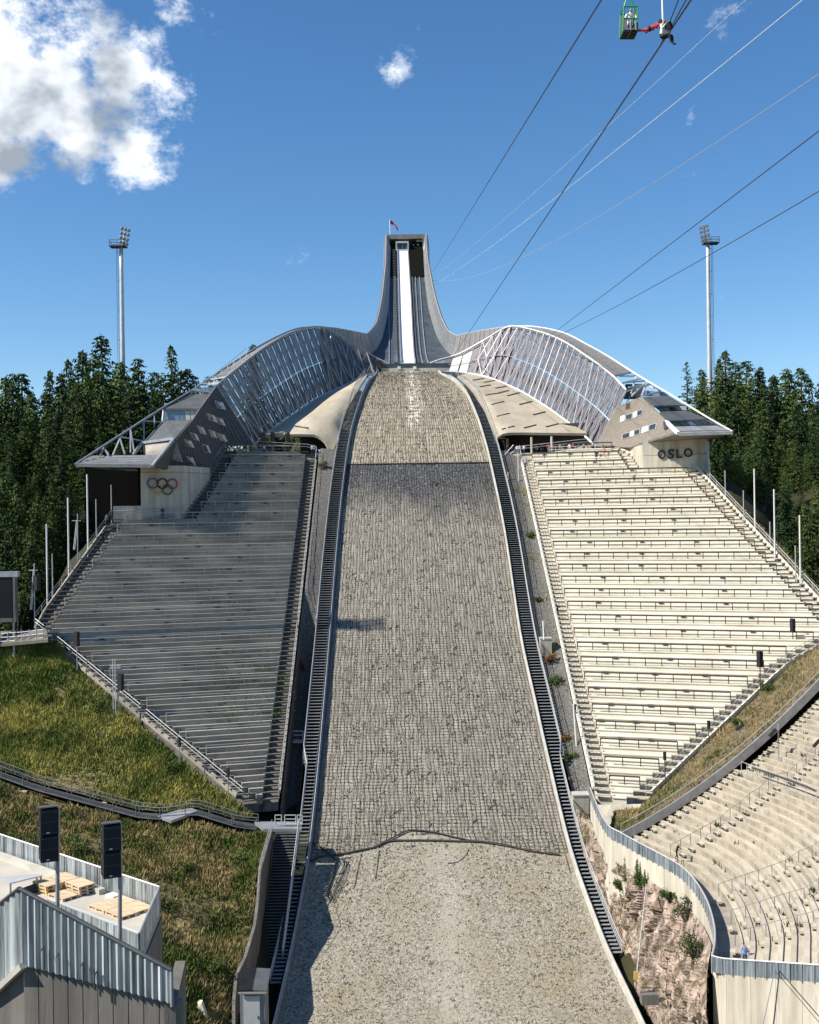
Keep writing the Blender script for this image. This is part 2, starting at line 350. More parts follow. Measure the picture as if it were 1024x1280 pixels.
def polyat(pts, t):                # t in 0..1 along a list of points by arc length
    d = [0]
    for a, b in zip(pts, pts[1:]): d.append(d[-1] + (V(b) - V(a)).length)
    s = t * d[-1]
    for i in range(len(pts) - 1):
        if s <= d[i + 1] + 1e-9: 
            u = (s - d[i]) / max(1e-9, d[i + 1] - d[i]); return V(pts[i]).lerp(V(pts[i + 1]), u)
    return V(pts[-1])
def smoothpts(pts, n):             # Catmull-Rom through points, n samples, uniform in index
    pts = [V(p) for p in pts]; k = len(pts) - 1; out = []
    for i in range(n):
        x = i / (n - 1) * k; a = min(int(x), k - 1); t = x - a
        p0 = pts[a - 1] if a > 0 else pts[a] * 2 - pts[a + 1]; p1 = pts[a]; p2 = pts[a + 1]; p3 = pts[a + 2] if a + 2 <= k else pts[a + 1] * 2 - pts[a]
        out.append(.5 * ((2 * p1) + (p2 - p0) * t + (2 * p0 - 5 * p1 + 4 * p2 - p3) * t * t + (3 * p1 - p0 - 3 * p2 + p3) * t ** 3))
    return out
def coons(c0, c1, d0, d1, nu, nv): # c0,c1 along u (v=0,1); d0,d1 along v (u=0,1)
    C0 = [polyat(c0, i / nu) for i in range(nu + 1)]; C1 = [polyat(c1, i / nu) for i in range(nu + 1)]
    D0 = [polyat(d0, j / nv) for j in range(nv + 1)]; D1 = [polyat(d1, j / nv) for j in range(nv + 1)]
    rows = []
    for j in range(nv + 1):
        v = j / nv; r = []
        for i in range(nu + 1):
            u = i / nu
            r.append(C0[i] * (1 - v) + C1[i] * v + D0[j] * (1 - u) + D1[j] * u - (C0[0] * (1 - u) * (1 - v) + C0[-1] * u * (1 - v) + C1[0] * (1 - u) * v + C1[-1] * u * v))
        rows.append(r)
    return rows
def bvh_of(rows):
    nr = len(rows); nc = len(rows[0])
    return BVHTree.FromPolygons([tuple(p) for r in rows for p in r], [(i * nc + j, i * nc + j + 1, (i + 1) * nc + j + 1, (i + 1) * nc + j) for i in range(nr - 1) for j in range(nc - 1)])
def bhit(bvh, px, py):
    d = ray(px, py).normalized(); h = bvh.ray_cast(CAM, d); 
    if h[0] is None: return None, None
    n = h[1] if h[1].dot(d) < 0 else -h[1]
    return h[0], n
def facing(px, py): return -ray(px, py).normalized()
# ------------------------------------------------------------------ the hill profile and its edges
HT = [(-60, -54), (40, -53.5), (70, -53), (88, -51.6), (105.2, -48.1), (117.2, -43.5), (127.7, -37.9), (150, -24.0), (175, -7.75), (199.8, 8.5), (212.9, 16.5), (222, 21.8), (229, 25.5), (238, 29.2), (243, 30.6), (260, 33.0)]
hy = np.array([a for a, b in HT]); hz = np.array([b for a, b in HT]) + 55
hs_ = np.diff(hz) / np.diff(hy); hm = np.concatenate([[hs_[0]], (hs_[1:] + hs_[:-1]) / 2, [hs_[-1]]])
def H(Y):
    Y = max(min(Y, 259.9), -59.9); i = int(np.searchsorted(hy, Y, 'right') - 1); h = hy[i + 1] - hy[i]; t = (Y - hy[i]) / h
    return float((2 * t**3 - 3 * t**2 + 1) * hz[i] + (t**3 - 2 * t**2 + t) * h * hm[i] + (-2 * t**3 + 3 * t**2) * hz[i + 1] + (t**3 - t**2) * h * hm[i + 1])
def hith(px, py, dz=0.0, fn=H, lo=20, hi=260):
    d = ray(px, py); d = d / d.y; n = 1200; py_ = None
    prev = None
    for i in range(n + 1):
        Y = lo + (hi - lo) * i / n; z = (CAM + d * Y).z; g = z - (fn(Y) + dz)
        if prev is not None and prev[1] > 0 >= g:
            a, b = prev[0], Y
            for _ in range(30):
                m = (a + b) / 2
                if (CAM + d * m).z - (fn(m) + dz) > 0: a = m
                else: b = m
            return CAM + d * ((a + b) / 2)
        prev = (Y, g)
    return CAM + d * hi
XLpx = [(471, 468.5), (462, 480), (453, 500), (441, 540), (434, 580), (427, 640), (420, 720), (414, 800), (403, 930), (390, 1060), (373, 1160), (347, 1280), (300, 1440)]
XRpx = [(551, 468.5), (571, 481), (585, 499), (601.5, 541), (612, 580), (630, 668), (650, 800), (672, 901), (691, 985), (711, 1066), (747, 1168), (798, 1280), (870, 1420)]
eL = [hith(*p) for p in XLpx]; eR = [hith(*p) for p in XRpx]
def edgefn(e):
    ys = np.array([p.y for p in e])[::-1]; xs = np.array([p.x for p in e])[::-1]
    k = np.concatenate([[(xs[1] - xs[0]) / (ys[1] - ys[0])], (xs[2:] - xs[:-2]) / (ys[2:] - ys[:-2]), [(xs[-1] - xs[-2]) / (ys[-1] - ys[-2])]])
    def f(Y):
        if Y <= ys[0]: return xs[0] + (Y - ys[0]) * k[0]
        if Y >= ys[-1]: return xs[-1] + (Y - ys[-1]) * k[-1] * .3
        i = int(np.searchsorted(ys, Y, 'right') - 1); h = ys[i + 1] - ys[i]; t = (Y - ys[i]) / h
        return float((2*t**3-3*t**2+1)*xs[i] + (t**3-2*t**2+t)*h*k[i]*.8 + (-2*t**3+3*t**2)*xs[i+1] + (t**3-t**2)*h*k[i+1]*.8)
    return f
XL = edgefn(eL); XR = edgefn(eR)
YTOP = 243.0
# landing slope and outrun
m = MB(); ys = np.linspace(20, YTOP, 260)
m.grid([[V((lerp(XL(Y) - (.0 if Y > 60 else 40), XR(Y) + (0 if Y > 60 else 6), j / 24), Y, H(Y))) for j in range(25)] for Y in ys])
m.build('landing_slope', 'landing_mat', loc=(0, 0, 0), smooth=True, kind='structure')

# plastic net laid over the slope, real strands
def net():
    m = MB(); y0, y1 = 126.2, 242; nx = 56; st = .45
    ysn = np.arange(y0, y1, st); nyn = len(ysn)
    pos = np.zeros((nx + 1, nyn, 3))
    for j, Y in enumerate(ysn):
        a, b, h = XL(Y) + .12, XR(Y) - .12, H(Y)
        for i in range(nx + 1):
            wob = noise.noise((i * .55, Y * .16, 3.1)) * .18 + noise.noise((i * .2, Y * .7, 8.1)) * .12 * (1.5 if Y < 150 else .7) + noise.noise((i * 1.9, Y * 2.3, 4.4)) * .10
            pos[i, j] = (lerp(a, b, i / nx) + (wob if 0 < i < nx else 0), Y + noise.noise((i * .9, Y * .8, 1.7)) * .30, h + .10 + abs(noise.noise((i * .7, Y * .5, 5.5))) * .10)
    def strand(P_, r):
        k = len(P_); d = np.gradient(P_, axis=0); d /= np.linalg.norm(d, axis=1)[:, None]
        up = np.array([0, -.5, .86]); sd = np.cross(d, up); sd /= np.linalg.norm(sd, axis=1)[:, None]; u = np.cross(sd, d)
        vs = np.concatenate([P_ + sd * r, P_ - sd * r, P_ + u * r * 1.3], 0); fs = []
        for i in range(k - 1):
            fs += [(i, i + 1, 2 * k + i + 1, 2 * k + i), (k + i, 2 * k + i, 2 * k + i + 1, k + i + 1)]
        m.add(vs, fs)
    RX = [388, 402, 420, 442, 470, 490, 508, 545, 602, 640, 668, 700, 720]; RY = [1074, 1070, 1069, 1065, 1059, 1050, 1042, 1044, 1053, 1059, 1065, 1069, 1071]
    def low(p):
        q = V(p) - CAM; k = q.dot(FW); return 640 - F * q.dot(UP) / k > np.interp(512 + F * q.dot(RT) / k, RX, RY)
    keep = [[not low(pos[i, j]) if ysn[j] < 131 else True for j in range(nyn)] for i in range(nx + 1)]
    for i in range(nx + 1):
        j0 = next(j for j in range(nyn) if keep[i][j]); strand(pos[i][j0:], .029)
    for j in range(0, nyn):
        if ysn[j] > 199.8 and j % 3: continue
        k0 = 0
        ii = [i for i in range(nx + 1) if keep[i][j]]
        runs = []
        for i in ii:
            if runs and runs[-1][-1] == i - 1: runs[-1].append(i)
            else: runs.append([i])
        for rn in runs:
            if len(rn) > 1: strand(pos[rn[0]:rn[-1] + 1, j], .015 if ysn[j] > 160 else .024)
    # little slack loops where strands are tied
    for _ in range(380):
        i = random.randint(1, nx - 1); j = random.randint(2, nyn - 6); p = V(pos[i, j])
        m.beam(p, p + V((random.uniform(.25, .6), random.uniform(.1, .5), .25)), .07, .06)
    return m
t = thing('slope_net', 'dark rope net stretched over the whole grey landing slope between the two side boards', 'net', (3, 186, H(186)))
mm_ = net(); mm_.build('netting', 'net_rope', t, kind='stuff')
rope = [hith(x, y) + V((0, 0, .14)) for x, y in [(388, 1078), (402, 1072), (420, 1070), (442, 1066), (470, 1060), (486, 1053), (510, 1052), (545, 1052), (575, 1053), (602, 1054), (640, 1060), (668, 1066), (700, 1070)]]
MB().tube(smoothpts(rope, 60), .13, 5).build('edge_rope', 'net_rope', t)
rope = [hith(x, y) + V((0, 0, .22)) for x, y in [(470, 1060), (490, 1050), (508, 1041), (520, 1040), (545, 1043), (565, 1048), (590, 1053), (620, 1056), (640, 1060)]]
MB().tube(smoothpts(rope, 40), .09, 5).build('edge_rope', 'net_rope', t)
rope = [hith(x, y) + V((0, 0, .2)) for x, y in [(390, 1056), (402, 1062), (416, 1074), (420, 1082), (414, 1102), (407, 1122)]]
MB().tube(smoothpts(rope, 24), .10, 5).build('edge_rope', 'net_rope', t)
for k in range(3):
    rope = [hith(x + 3 * k, y + k) + V((0, 0, .12)) for x, y in [(424, 1074), (430, 1080), (427, 1095), (419, 1112), (411, 1128)]]
    MB().tube(smoothpts(rope, 20), .04, 4).build('edge_rope', 'net_rope', t)
for pts in ([(452, 1068), (447, 1090), (443, 1110)], [(474, 1064), (472, 1082), (469, 1100)], [(560, 1080), (572, 1078), (582, 1070), (586, 1062)], [(707, 1070), (713, 1092)]):
    MB().tube(smoothpts([hith(*q) + V((0, 0, .08)) for q in pts], 10), .035, 4).build('loose_rope', 'net_rope', t)
line = [V((lerp(XL(199.8), XR(199.8), k / 20), 199.8 + .1 * math.sin(k), H(199.8) + .16)) for k in range(21)]
MB().tube(line, .13, 5).build('cross_rope', 'net_rope', t)
# drain lids on the outrun
for q, nm in (((702, 1269), 'round rusty drain lid on the outrun nearer the middle'), ((780, 1268), 'round rusty drain lid on the outrun beside the right side board')):
    p = hith(*q); dv = (V((0, 1, (H(p.y + .5) - H(p.y - .5))))).normalized(); nn = V((0, -dv.z, dv.y))
    MB().slab([p + nn * .01 + V((math.cos(a), 0, 0)) * .8 + dv * math.sin(a) * .8 for a in np.linspace(0, 6.28, 17)[:-1]], nn * .03).build('drain_lid', 'lid_iron', label=nm, category='drain lid')

# side boards of the hill: panels with a cap, each a part
def side_board(side, label):
    fx = XL if side < 0 else XR
    t = thing('side_board', label, 'barrier', (fx(170), 170, H(170)), 'side boards of the landing slope')
    Y = 60.0
    th = .22 * side; k = 0
    while Y < 240.5:
        step = 2.4 if Y > 90 else 6; Y2 = min(Y + step - .03, 241); n_ = 2
        pts = []
        for yy in (Y, Y2):
            x = fx(yy) + side * .03; z = H(yy)
            hgt = .85 if yy < 232 else .85 * max(.35, (241 - yy) / 9)
            pts.append((x, yy, z, hgt))
        (xa, ya, za, ha), (xb, yb, zb, hb) = pts
        b = MB(); o = len(b.v)
        vs = [(xa, ya, za - .4), (xa, ya, za + ha), (xa + th, ya, za + ha + .06), (xa + th, ya, za - .4), (xb, yb, zb - .4), (xb, yb, zb + hb), (xb + th, yb, zb + hb + .06), (xb + th, yb, zb - .4)]
        b.add(vs, [(0, 1, 2, 3), (7, 6, 5, 4), (0, 4, 5, 1), (1, 5, 6, 2), (2, 6, 7, 3), (3, 7, 4, 0)])
        b.build('board_panel', 'concrete_board' if side > 0 else 'steel', t)
        Y += step
    # cap rail with brackets
    cap = [V((fx(y) + side * .2, y, H(y) + .97)) for y in np.arange(60, 236, 3.)]
    MB().tube(cap, .05, 5).build('cap_rail', 'steel', t)
    return t
side_board(-1, 'grey metal side board along the left edge of the landing slope')
side_board(1, 'pale concrete side board lit by the sun along the right edge of the landing slope')

# steel stairs beside the boards
def hill_stair(side, label):
    fx = XL if side < 0 else XR
    t = thing('hill_stair', label, 'stairs', (fx(170) + side * 1.2, 170, H(170)), 'steel stairs beside the landing slope')
    w0, w1 = .48, 2.15
    def wid(y): return w1 if y > 138 else 1.55
    ya, yb = (113, 238) if side > 0 else (110, 238)
    tr = MB(); y = ya
    while y < yb:
        z = H(y) + .55; x0 = fx(y) + side * w0; x1 = fx(y) + side * (wid(y) - .08)
        e_ = (.07 if y > 165 else .02) if side < 0 else .04; tr.bx(min(x0, x1), max(x0, x1), y - .17 - e_, y + .15 + e_, z - .025, z + .02); y += .5 if y < 232 else .8
    tr.build('stair_tread', 'steel', t, kind='stuff')
    ysr = list(np.arange(ya, yb, 2.5))
    for off in (w0 - .05,):
        MB().tube([V((fx(y) + side * off, y, H(y) + .42)) for y in ysr], .09, 4).build('stringer', 'steel_dark', t)
    MB().tube([V((fx(y) + side * (wid(y) + .05), y, H(y) + .42)) for y in ysr], .1, 4).build('stringer', 'steel_dark', t)
    # handrail on the outer side: rails and posts
    for hgt, r in ((1.55, .05), (1.1, .03), (.75, .03)):
        MB().tube([V((fx(y) + side * wid(y), y, H(y) + hgt)) for y in ysr], r, 4).build('handrail', 'rail_grey', t)
    pm = MB().tube([V((0, 0, 0)), V((0, 0, 1.1))], .04, 4).mesh('rail_post', 'rail_grey')
    y = ya
    while y < yb:
        place('rail_post', pm, t, (fx(y) + side * wid(y), y, H(y) + .45)); y += 2.0 if y < 150 else 2.6
    # perforated infill under the rail
    inf = MB(); 
    for a, b in zip(ysr, ysr[1:]):
        for q in range(6):
            y = lerp(a, b, q / 6); xx = fx(y) + side * wid(y)
            inf.tube([V((xx, y, H(y) + .5)), V((xx, y + .42, H(y + .42) + 1.5))], .018, 3, False)
    inf.build('rail_infill', 'rail_grey', t, kind='stuff')
    return t
hill_stair(-1, 'narrow steel stair with grey railing climbing left of the landing slope')
hill_stair(1, 'narrow dark steel stair climbing right of the landing slope behind the pale board')

# ------------------------------------------------------------------ grandstands
class Stand: pass
def make_stand(side, A, B, phi, poly_px, name, label, matname, railmat, umax=None):
    s = Stand(); s.side = side
    r = V((side * math.cos(phi), -math.sin(phi), 0)); e = B - A
    n = r.cross(e); n.normalize()
    if n.z < 0: n = -n
    s.n = n; s.A = A; s.r = r
    d = V((-r.y, r.x, 0)); d = d if d.y < 0 else -d            # horizontal, down the slope
    s.d = d; s.slope = (n.x * d.x + n.y * d.y) / n.z            # drop per metre along d
    def uv(p): q = p - A; return q.dot(r), q.dot(d)
    s.uv = uv
    s.pt = lambda u, v, dz=0.0: A + r * u + d * v + V((0, 0, -s.slope * v + dz))
    s.hit = lambda px, py: hitplane(px, py, A, n)
    poly = [uv(s.hit(*p)) for p in poly_px]; s.poly = poly
    dz = .56; wd = dz / s.slope; s.w = wd; s.dz = dz
    def span(v):
        xs = []
        for (u0, v0), (u1, v1) in zip(poly, poly[1:] + poly[:1]):
            if (v0 - v) * (v1 - v) < 0: xs.append(u0 + (u1 - u0) * (v - v0) / (v1 - v0))
        if len(xs) < 2: return None
        return (min(xs), max(xs)) if umax is None else (min(xs), min(max(xs), umax))
    s.span = span
    t = thing('grandstand', label, 'grandstand', s.pt(12, 40), 'concrete grandstands'); s.t = t
    s.vmin = min(v for u, v in poly); s.vmax = max(v for u, v in poly)
    return s
AL = P(396, 568, 203); BLp = P(347, 1012, 131)
polyL = [(285, 560), (396, 566), (347, 1012), (318, 1012), (60, 799), (42, 785), (140, 650), (229, 646), (283, 562)]
SL = make_stand(-1, AL, BLp, math.radians(15), polyL, 'L', 'dark grey concrete grandstand in shade left of the landing slope', 'concrete_grey_shaded', 'rail_grey')
AR = P(652, 568, 203); BR = P(746, 1003, 132)
polyR = [(650, 568), (762, 555.5), (786, 562), (804, 589), (868, 583), (1026, 754), (1058, 790), (985, 829), (802, 1003), (746, 1003)]
SR = make_stand(1, AR, BR, math.radians(18), polyR, 'R', 'pale sunlit concrete grandstand right of the landing slope', 'concrete_stand', 'rail_dark')
print('slopes', SL.slope, SR.slope, 'L', [tuple(round(x, 1) for x in q) for q in SL.poly], 'R', [tuple(round(x, 1) for x in q) for q in SR.poly])

def fill_stand(s, cmat, rmat, smat, stair_w=2.3):
    t = s.t; n = int((s.vmax - s.vmin) / s.w); s.rows = []
    tread = MB().box((0, 0, 0), (stair_w / 2, 0, 0), (0, s.w * .30, 0), (0, 0, .07)).mesh('stair_tread', smat)
    ang = math.atan2(s.r.y, s.r.x)
    aisle = MB()
    rr = random.Random(5)
    for k in range(n):
        v0 = s.vmin + k * s.w; sp = s.span(v0 + s.w * .5)
        if not sp or sp[1] - sp[0] < 1.2: continue
        u0, u1 = sp; z = -s.slope * (v0)          # tread level of this row, riser at v0 + w
        s.rows.append((k, v0, u0, u1))
        L0 = V((0, 0, 0))
        def q(u, v, zz): return s.A + s.r * u + s.d * v + V((0, 0, zz))
        a0 = u0 + stair_w * .9; a1 = u1 - stair_w * .9
        zt = -s.slope * v0 - s.dz * .5
        b = MB()
        jit = rr.uniform(-.012, .012)
        if a1 - a0 > .5:
            for (ua, ub) in ((a0, a1),):
                # stepped block: tread, nosing, riser, and a small seat upstand at the back
                prof = [(v0 - .25, zt - 1.3), (v0 - .25, zt + jit), (v0 + s.w * .52, zt + jit), (v0 + s.w * .52, zt + .10 + jit), (v0 + s.w + .12, zt + .10 + jit), (v0 + s.w + .12, zt - .02 + jit), (v0 + s.w + .0, zt - .02 + jit), (v0 + s.w + .0, zt - 1.3)]
                vs = [q(ua, v, zz) for v, zz in prof] + [q(ub, v, zz) for v, zz in prof]; m_ = len(prof)
                b.add(vs, [tuple(range(m_)), tuple(range(m_, 2 * m_))[::-1]] + [(i, (i + 1) % m_, m_ + (i + 1) % m_, m_ + i) for i in range(m_)])
            b.build('terrace_step', cmat, t)
        # edge stairs: a sloping base with open treads, two to a row
        for ua, ub in ((u0, u0 + stair_w * .9), (u1 - stair_w * .9, u1)):
            for h in (0, 1):
                vv = v0 + s.w * (.25 + .5 * h); zz = zt + .12 - s.dz * .5 * h
                if h == 0: place('stair_tread', tread, t, q((ua + ub) / 2, vv, zz), ang)
        # small dark boxes along the aisle lines
        L_ = u1 - u0
        for f in (.26, .5, .74):
            ua = lerp(u0, u1, f) + (k % 3 - 1) * .0
            if L_ > 14 and k % 3 == 2: aisle.box(q(ua + (k % 9) * .35 * (-s.side), v0 + s.w + .16, zt - .30), s.r * .32, s.d * .14, (0, 0, .09))
        # handrail in front of every third row
        if k % 3 == 1 and a1 - a0 > 3:
            rb = MB(); vr = v0 + s.w * .85; np_ = max(2, int((a1 - a0) / 2.1)); gap = (a1 - a0) / np_
            rb.tube([q(a0, vr, zt + 1.12), q(a1, vr, zt + 1.12)], .05 if s.side < 0 else .115, 5)
            rb.tube([q(a0, vr, zt + .58), q(a1, vr, zt + .58)], .022, 4)
            for i in range(np_ + 1): rb.tube([q(a0 + gap * i, vr, zt - .1), q(a0 + gap * i, vr, zt + 1.12)], .038 if s.side < 0 else .065, 4, False)
            rb.build('handrail', rmat, t)
    aisle.build('aisle_box', 'steel_dark', t, kind='stuff')
    # sloping base under the edge stairs
    for end in (0, 1):
        b = MB(); rows = []
        for (k, v0, u0, u1) in s.rows:
            ua, ub = (u0, u0 + stair_w) if end == 0 else (u1 - stair_w, u1)
            z = -s.slope * v0 - s.dz * .5 - .42
            rows.append([s.A + s.r * ua + s.d * v0 + V((0, 0, z)), s.A + s.r * ub + s.d * v0 + V((0, 0, z))])
        b.shell(rows, (0, 0, -1.0)); b.build('stair_base', smat, t)
        # low kerb with a rail along the outer edge
        b = MB(); sg = -1 if end == 0 else 1
        pts = [s.A + s.r * ((u0 if end == 0 else u1) + sg * .12) + s.d * v0 + V((0, 0, -s.slope * v0)) for (k, v0, u0, u1) in s.rows]
        seg = MB()
        for a, c in zip(pts[:-1:4], pts[4::4]): b.beam(a + V((0, 0, -.25)), c + V((0, 0, -.25)), .22, .6)
        b.build('edge_kerb', cmat, t)
        b = MB()
        for a in pts[::3]: b.tube([a, a + V((0, 0, 1.2))], .035, 4, False)
        b.tube([a + V((0, 0, 1.2)) for a in pts], .045, 4); b.tube([a + V((0, 0, .75)) for a in pts], .03, 4)
        b.build('stair_rail', rmat if s.side < 0 else 'rail_grey', t)
fill_stand(SL, 'concrete_grey_shaded', 'rail_grey', 'concrete_dark')  # darker concrete than the right stand, its shade put into the colour
fill_stand(SR, 'concrete_stand', 'rail_dark', 'concrete_wall')  # dark rails here, grey on the left: sun and shade put into colour
# ------------------------------------------------------------------ jump tower and inrun
def HI(Y):                          # inrun floor, world z
    if Y < 248: z = 32 + .19 * (Y - 242)
    elif Y < 300: q = Y - 248; z = 33.14 + .19 * q + .53 * q * q / 104
    else: z = 33.14 + .19 * 52 + .53 * 26 + .72 * (Y - 300)
    return z + 55
fl_px = [(467, 442), (477, 425), (485.8, 384), (487.5, 346), (488.2, 312)]
fr_px = [(561.4, 442), (546, 420), (535.6, 384), (530.5, 346), (529, 312)]
def hitin(px, py, dz=0): return hith(px, py, 0 if dz == 'w' else dz, (lambda Y: HI(Y) + WHf(Y)) if dz == 'w' else HI, 236, 345)
def sorted_edge(pts):
    a = sorted([(p.y, p.x) for p in pts]); return lambda Y: float(np.interp(Y, [q[0] for q in a], [q[1] for q in a]))
fl = sorted_edge([hitin(*p) for p in fl_px]); fr = sorted_edge([hitin(*p) for p in fr_px])
YT = hitin(503, 312).y
to_px_l = [(460, 418), (472, 404.4), (479.8, 366.6), (483.7, 328.8), (484.2, 303)]
to_px_r = [(570, 420), (559.7, 414.7), (549.4, 394), (540, 359.7), (533.5, 325), (531.6, 303)]
def WHf(Y): return float(np.interp(Y, [255, 290, 332], [4.6, 3.4, 2.1]))
WH = 2.2
tower = thing('ski_jump_tower', 'tall ski jump tower with grey mesh side walls and a white inrun track', 'ski jump', (4, 300, HI(270)))
m = MB(); yy = np.linspace(243, YT + 3, 46)
m.shell([[V((lerp(fl(Y) - 1.0, fr(Y) + 1.0, j / 6), Y, HI(Y))) for j in range(7)] for Y in yy], (0, 0, -1.2))
m.build('inrun_floor', 'inrun_floor', tower)
# white track
tl = sorted_edge([hitin(503, 457), hitin(499.5, 380), hitin(497.8, 315)]); trr = sorted_edge([hitin(520, 457), hitin(513.5, 380), hitin(509.5, 315)])
m = MB(); m.shell([[V((tl(Y), Y, HI(Y) + .25)), V((trr(Y), Y, HI(Y) + .25))] for Y in yy], (0, 0, -.2)); m.build('inrun_track', 'track_white', tower)
for f, s in ((tl, -1), (trr, 1)):
    MB().shell([[V((f(Y) + s * .04, Y, HI(Y) + .75)), V((f(Y) + s * .28, Y, HI(Y) + .75))] for Y in yy], (0, 0, -.75)).build('track_board', 'steel', tower)
# stair and service strips on the inrun floor
for off, wd, mt in ((-1.7, .9, 'steel_dark'), (-2.9, .18, 'steel'), (2.0, .5, 'steel_dark'), (3.1, .16, 'steel'), (4.3, .14, 'rail_grey')):
    MB().shell([[V((tl(Y) + (1.4 if off > 0 else 0) + off * (1 if Y < 320 else .8), Y, HI(Y) + .30)), V((tl(Y) + (1.4 if off > 0 else 0) + off * (1 if Y < 320 else .8) + wd, Y, HI(Y) + .30))] for Y in yy], (0, 0, -.25)).build('service_rail' if wd < .4 else 'service_stair', mt, tower)
st = MB()
for Y in np.arange(246, YT, .9): st.bx(tl(Y) - 1.65, tl(Y) - .85, Y - .2, Y + .2, HI(Y) + .3, HI(Y) + .42)
st.build('stair_tread', 'steel', tower, kind='stuff')

# ribbon side walls from the tower top down to the crest of the wings
def wing_wall(side):
    px = to_px_l if side < 0 else to_px_r
    top = [hitin(x, y, 'w') for x, y in px]                     # from low point to the tower top
    fx = fl if side < 0 else fr
    tx = sorted_edge(top)
    crest = P(405, 409.5, 238) if side < 0 else P(636, 408.5, 238)
    mid = [P(420, 410.5, 243), P(440, 414, 250)] if side < 0 else [P(618, 411, 243), P(595, 414.5, 250)]
    upper = [crest] + mid + [V((tx(Y), Y, HI(Y) + WHf(Y))) for Y in np.linspace(max(258, top[0].y), YT - 1.5, 26)]
    YH_ = max(hitin(484.2, 303, 'w').y, hitin(531.6, 303, 'w').y) + .3; xh = P(484.3 if side < 0 else 531.8, 300, YH_).x
    upper += [V((lerp(upper[-1].x, xh, q), lerp(upper[-1].y, YH_ - .1, q), lerp(upper[-1].z, P(508, 292.8, YH_).z - .1, q))) for q in (.35, .7, 1)]
    rows = []
    for i, p in enumerate(upper):
        if i < 3:
            f = i / 3; b = V((p.x - side * 1.2, p.y, p.z - lerp(9, 7, f)))
        else:
            b = V((fx(p.y) , p.y, HI(p.y) + .05)); 
            # the wall leans outwards from floor to cap
            if i == 3: b = V((lerp(fx(p.y), p.x, .3), p.y, HI(p.y)))
        rows.append([b, b.lerp(p, .5) + V((side * .15, 0, 0)), p])
    m = MB(); m.shell([r for r in rows], lambda i, j: V((side * .55, 0, -.05)))
    m.build('mesh_wall', 'mesh_solid', tower)
    # outer skin hanging below the cap so the ribbon has depth from outside
    m = MB(); m.shell([[r[2] + V((side * .58, 0, 0)), r[2] + V((side * 1.0, 0, -4)), r[0] + V((side * .4, 0, -5))] for r in rows], lambda i, j: V((side * .15, 0, 0)))
    m.build('outer_skin', 'mesh_solid', tower)
    MB().tube([r[2] + V((side * .3, 0, .08)) for r in rows], .17, 6).build('top_chord', 'steel', tower)
    rb = MB()
    for a, b in zip(rows, rows[1:]):
        for k in range(4):
            q = k / 4; lo = a[0].lerp(b[0], q); mi = a[1].lerp(b[1], q); hi = a[2].lerp(b[2], q)
            rb.tube([lo - V((side * .06, 0, 0)), mi - V((side * .06, 0, 0)), hi - V((side * .06, 0, 0))], .07, 3, False)
    rb.build('wall_rib', 'steel', tower, kind='stuff')
    return rows
wl = wing_wall(-1); wr = wing_wall(1)
# tower head: frame, dark room, start house
zt = HI(YT) + WH
hd0 = hitin(484.2, 303, 'w'); hd1 = hitin(531.6, 303, 'w'); YH = max(hd0.y, hd1.y) + .3
xl, xr = hd0.x, hd1.x
ztop = P(508, 292.8, YH).z; zb = P(508, 298.3, YH).z; zroom = HI(YH) - 1
m = MB(); m.bx(xl, xr, YH, YH + 7, zb, ztop); m.build('head_beam', 'mesh_solid', tower)
for x0, x1 in ((xl, xl + .75), (xr - .75, xr)):
    MB().bx(x0, x1, YH + .02, YH + 7, zroom - 6, zb - .003).build('head_post', 'mesh_solid', tower)
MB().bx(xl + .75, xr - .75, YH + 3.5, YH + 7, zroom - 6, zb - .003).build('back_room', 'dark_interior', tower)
MB().bx(xl + .3, xr - .3, YH + 6.9, YH + 14, zroom - 40, ztop - .5).build('rear_shaft', 'mesh_solid', tower)
a = P(494.7, 301.5, YH - 1.5); b = P(511, 313, YH - 1.5)
sh = MB()
sh.bx(a.x, b.x, YH - 1.5, YH + 1, a.z - .45, a.z); sh.bx(a.x, a.x + .35, YH - 1.48, YH + 1, b.z, a.z - .45); sh.bx(b.x - .35, b.x, YH - 1.48, YH + 1, b.z, a.z - .45); sh.bx(a.x + .35, b.x - .35, YH - 1.46, YH + 1, b.z, b.z + .4)
s_ = sh.build('start_house', 'steel_pale', tower)
MB().bx(a.x + .36, b.x - .36, YH - .4, YH - .2, b.z + .41, a.z - .46).build('start_window', 'glass_dark', s_)
for k in range(3):
    x = lerp(a.x + .5, b.x - .7, k / 2); MB().bx(x, x + .22, YH - .8, YH - .5, b.z + .42, b.z + 1.3 + .3 * (k % 2)).build('start_post', 'steel', s_)
# judges' gallery floors right of the track, seen as dark landings
for (x0, y0, x1, y1, mt) in ((513, 306.5, 528, 309.5, 'steel'), (516.5, 338, 529.5, 347.5, 'dark_interior'), (489.3, 338, 494, 347.5, 'dark_interior')):
    a = P(x0, y0, YH - 6 if y0 > 330 else YH + 1.6); b = P(x1, y1, YH - 6 if y0 > 330 else YH + 1.6)
    MB().bx(a.x, b.x, a.y, a.y + 3.4, b.z, a.z).build('side_landing', mt, tower)
    if y0 > 330:
        MB().tube([V((a.x, a.y, a.z + .1)), V((b.x, a.y, a.z + .1))], .08, 4).build('landing_rail', 'steel', tower)
Ya = hitin(520, 347).y
for nm, f0, f1 in (('right', lambda Y: trr(Y) + .6, lambda Y: fr(Y) - .1), ('left', lambda Y: fl(Y) + .1, lambda Y: tl(Y) - .6)):
    MB().shell([[V((f0(Y), Y, HI(Y) + .5)), V((f1(Y), Y, HI(Y) + .5))] for Y in np.linspace(Ya, YT + 2.5, 8)], (0, 0, -.45)).build('start_deck', 'shade_black', tower)  # black slab, the dark void under the tower head put into its colour
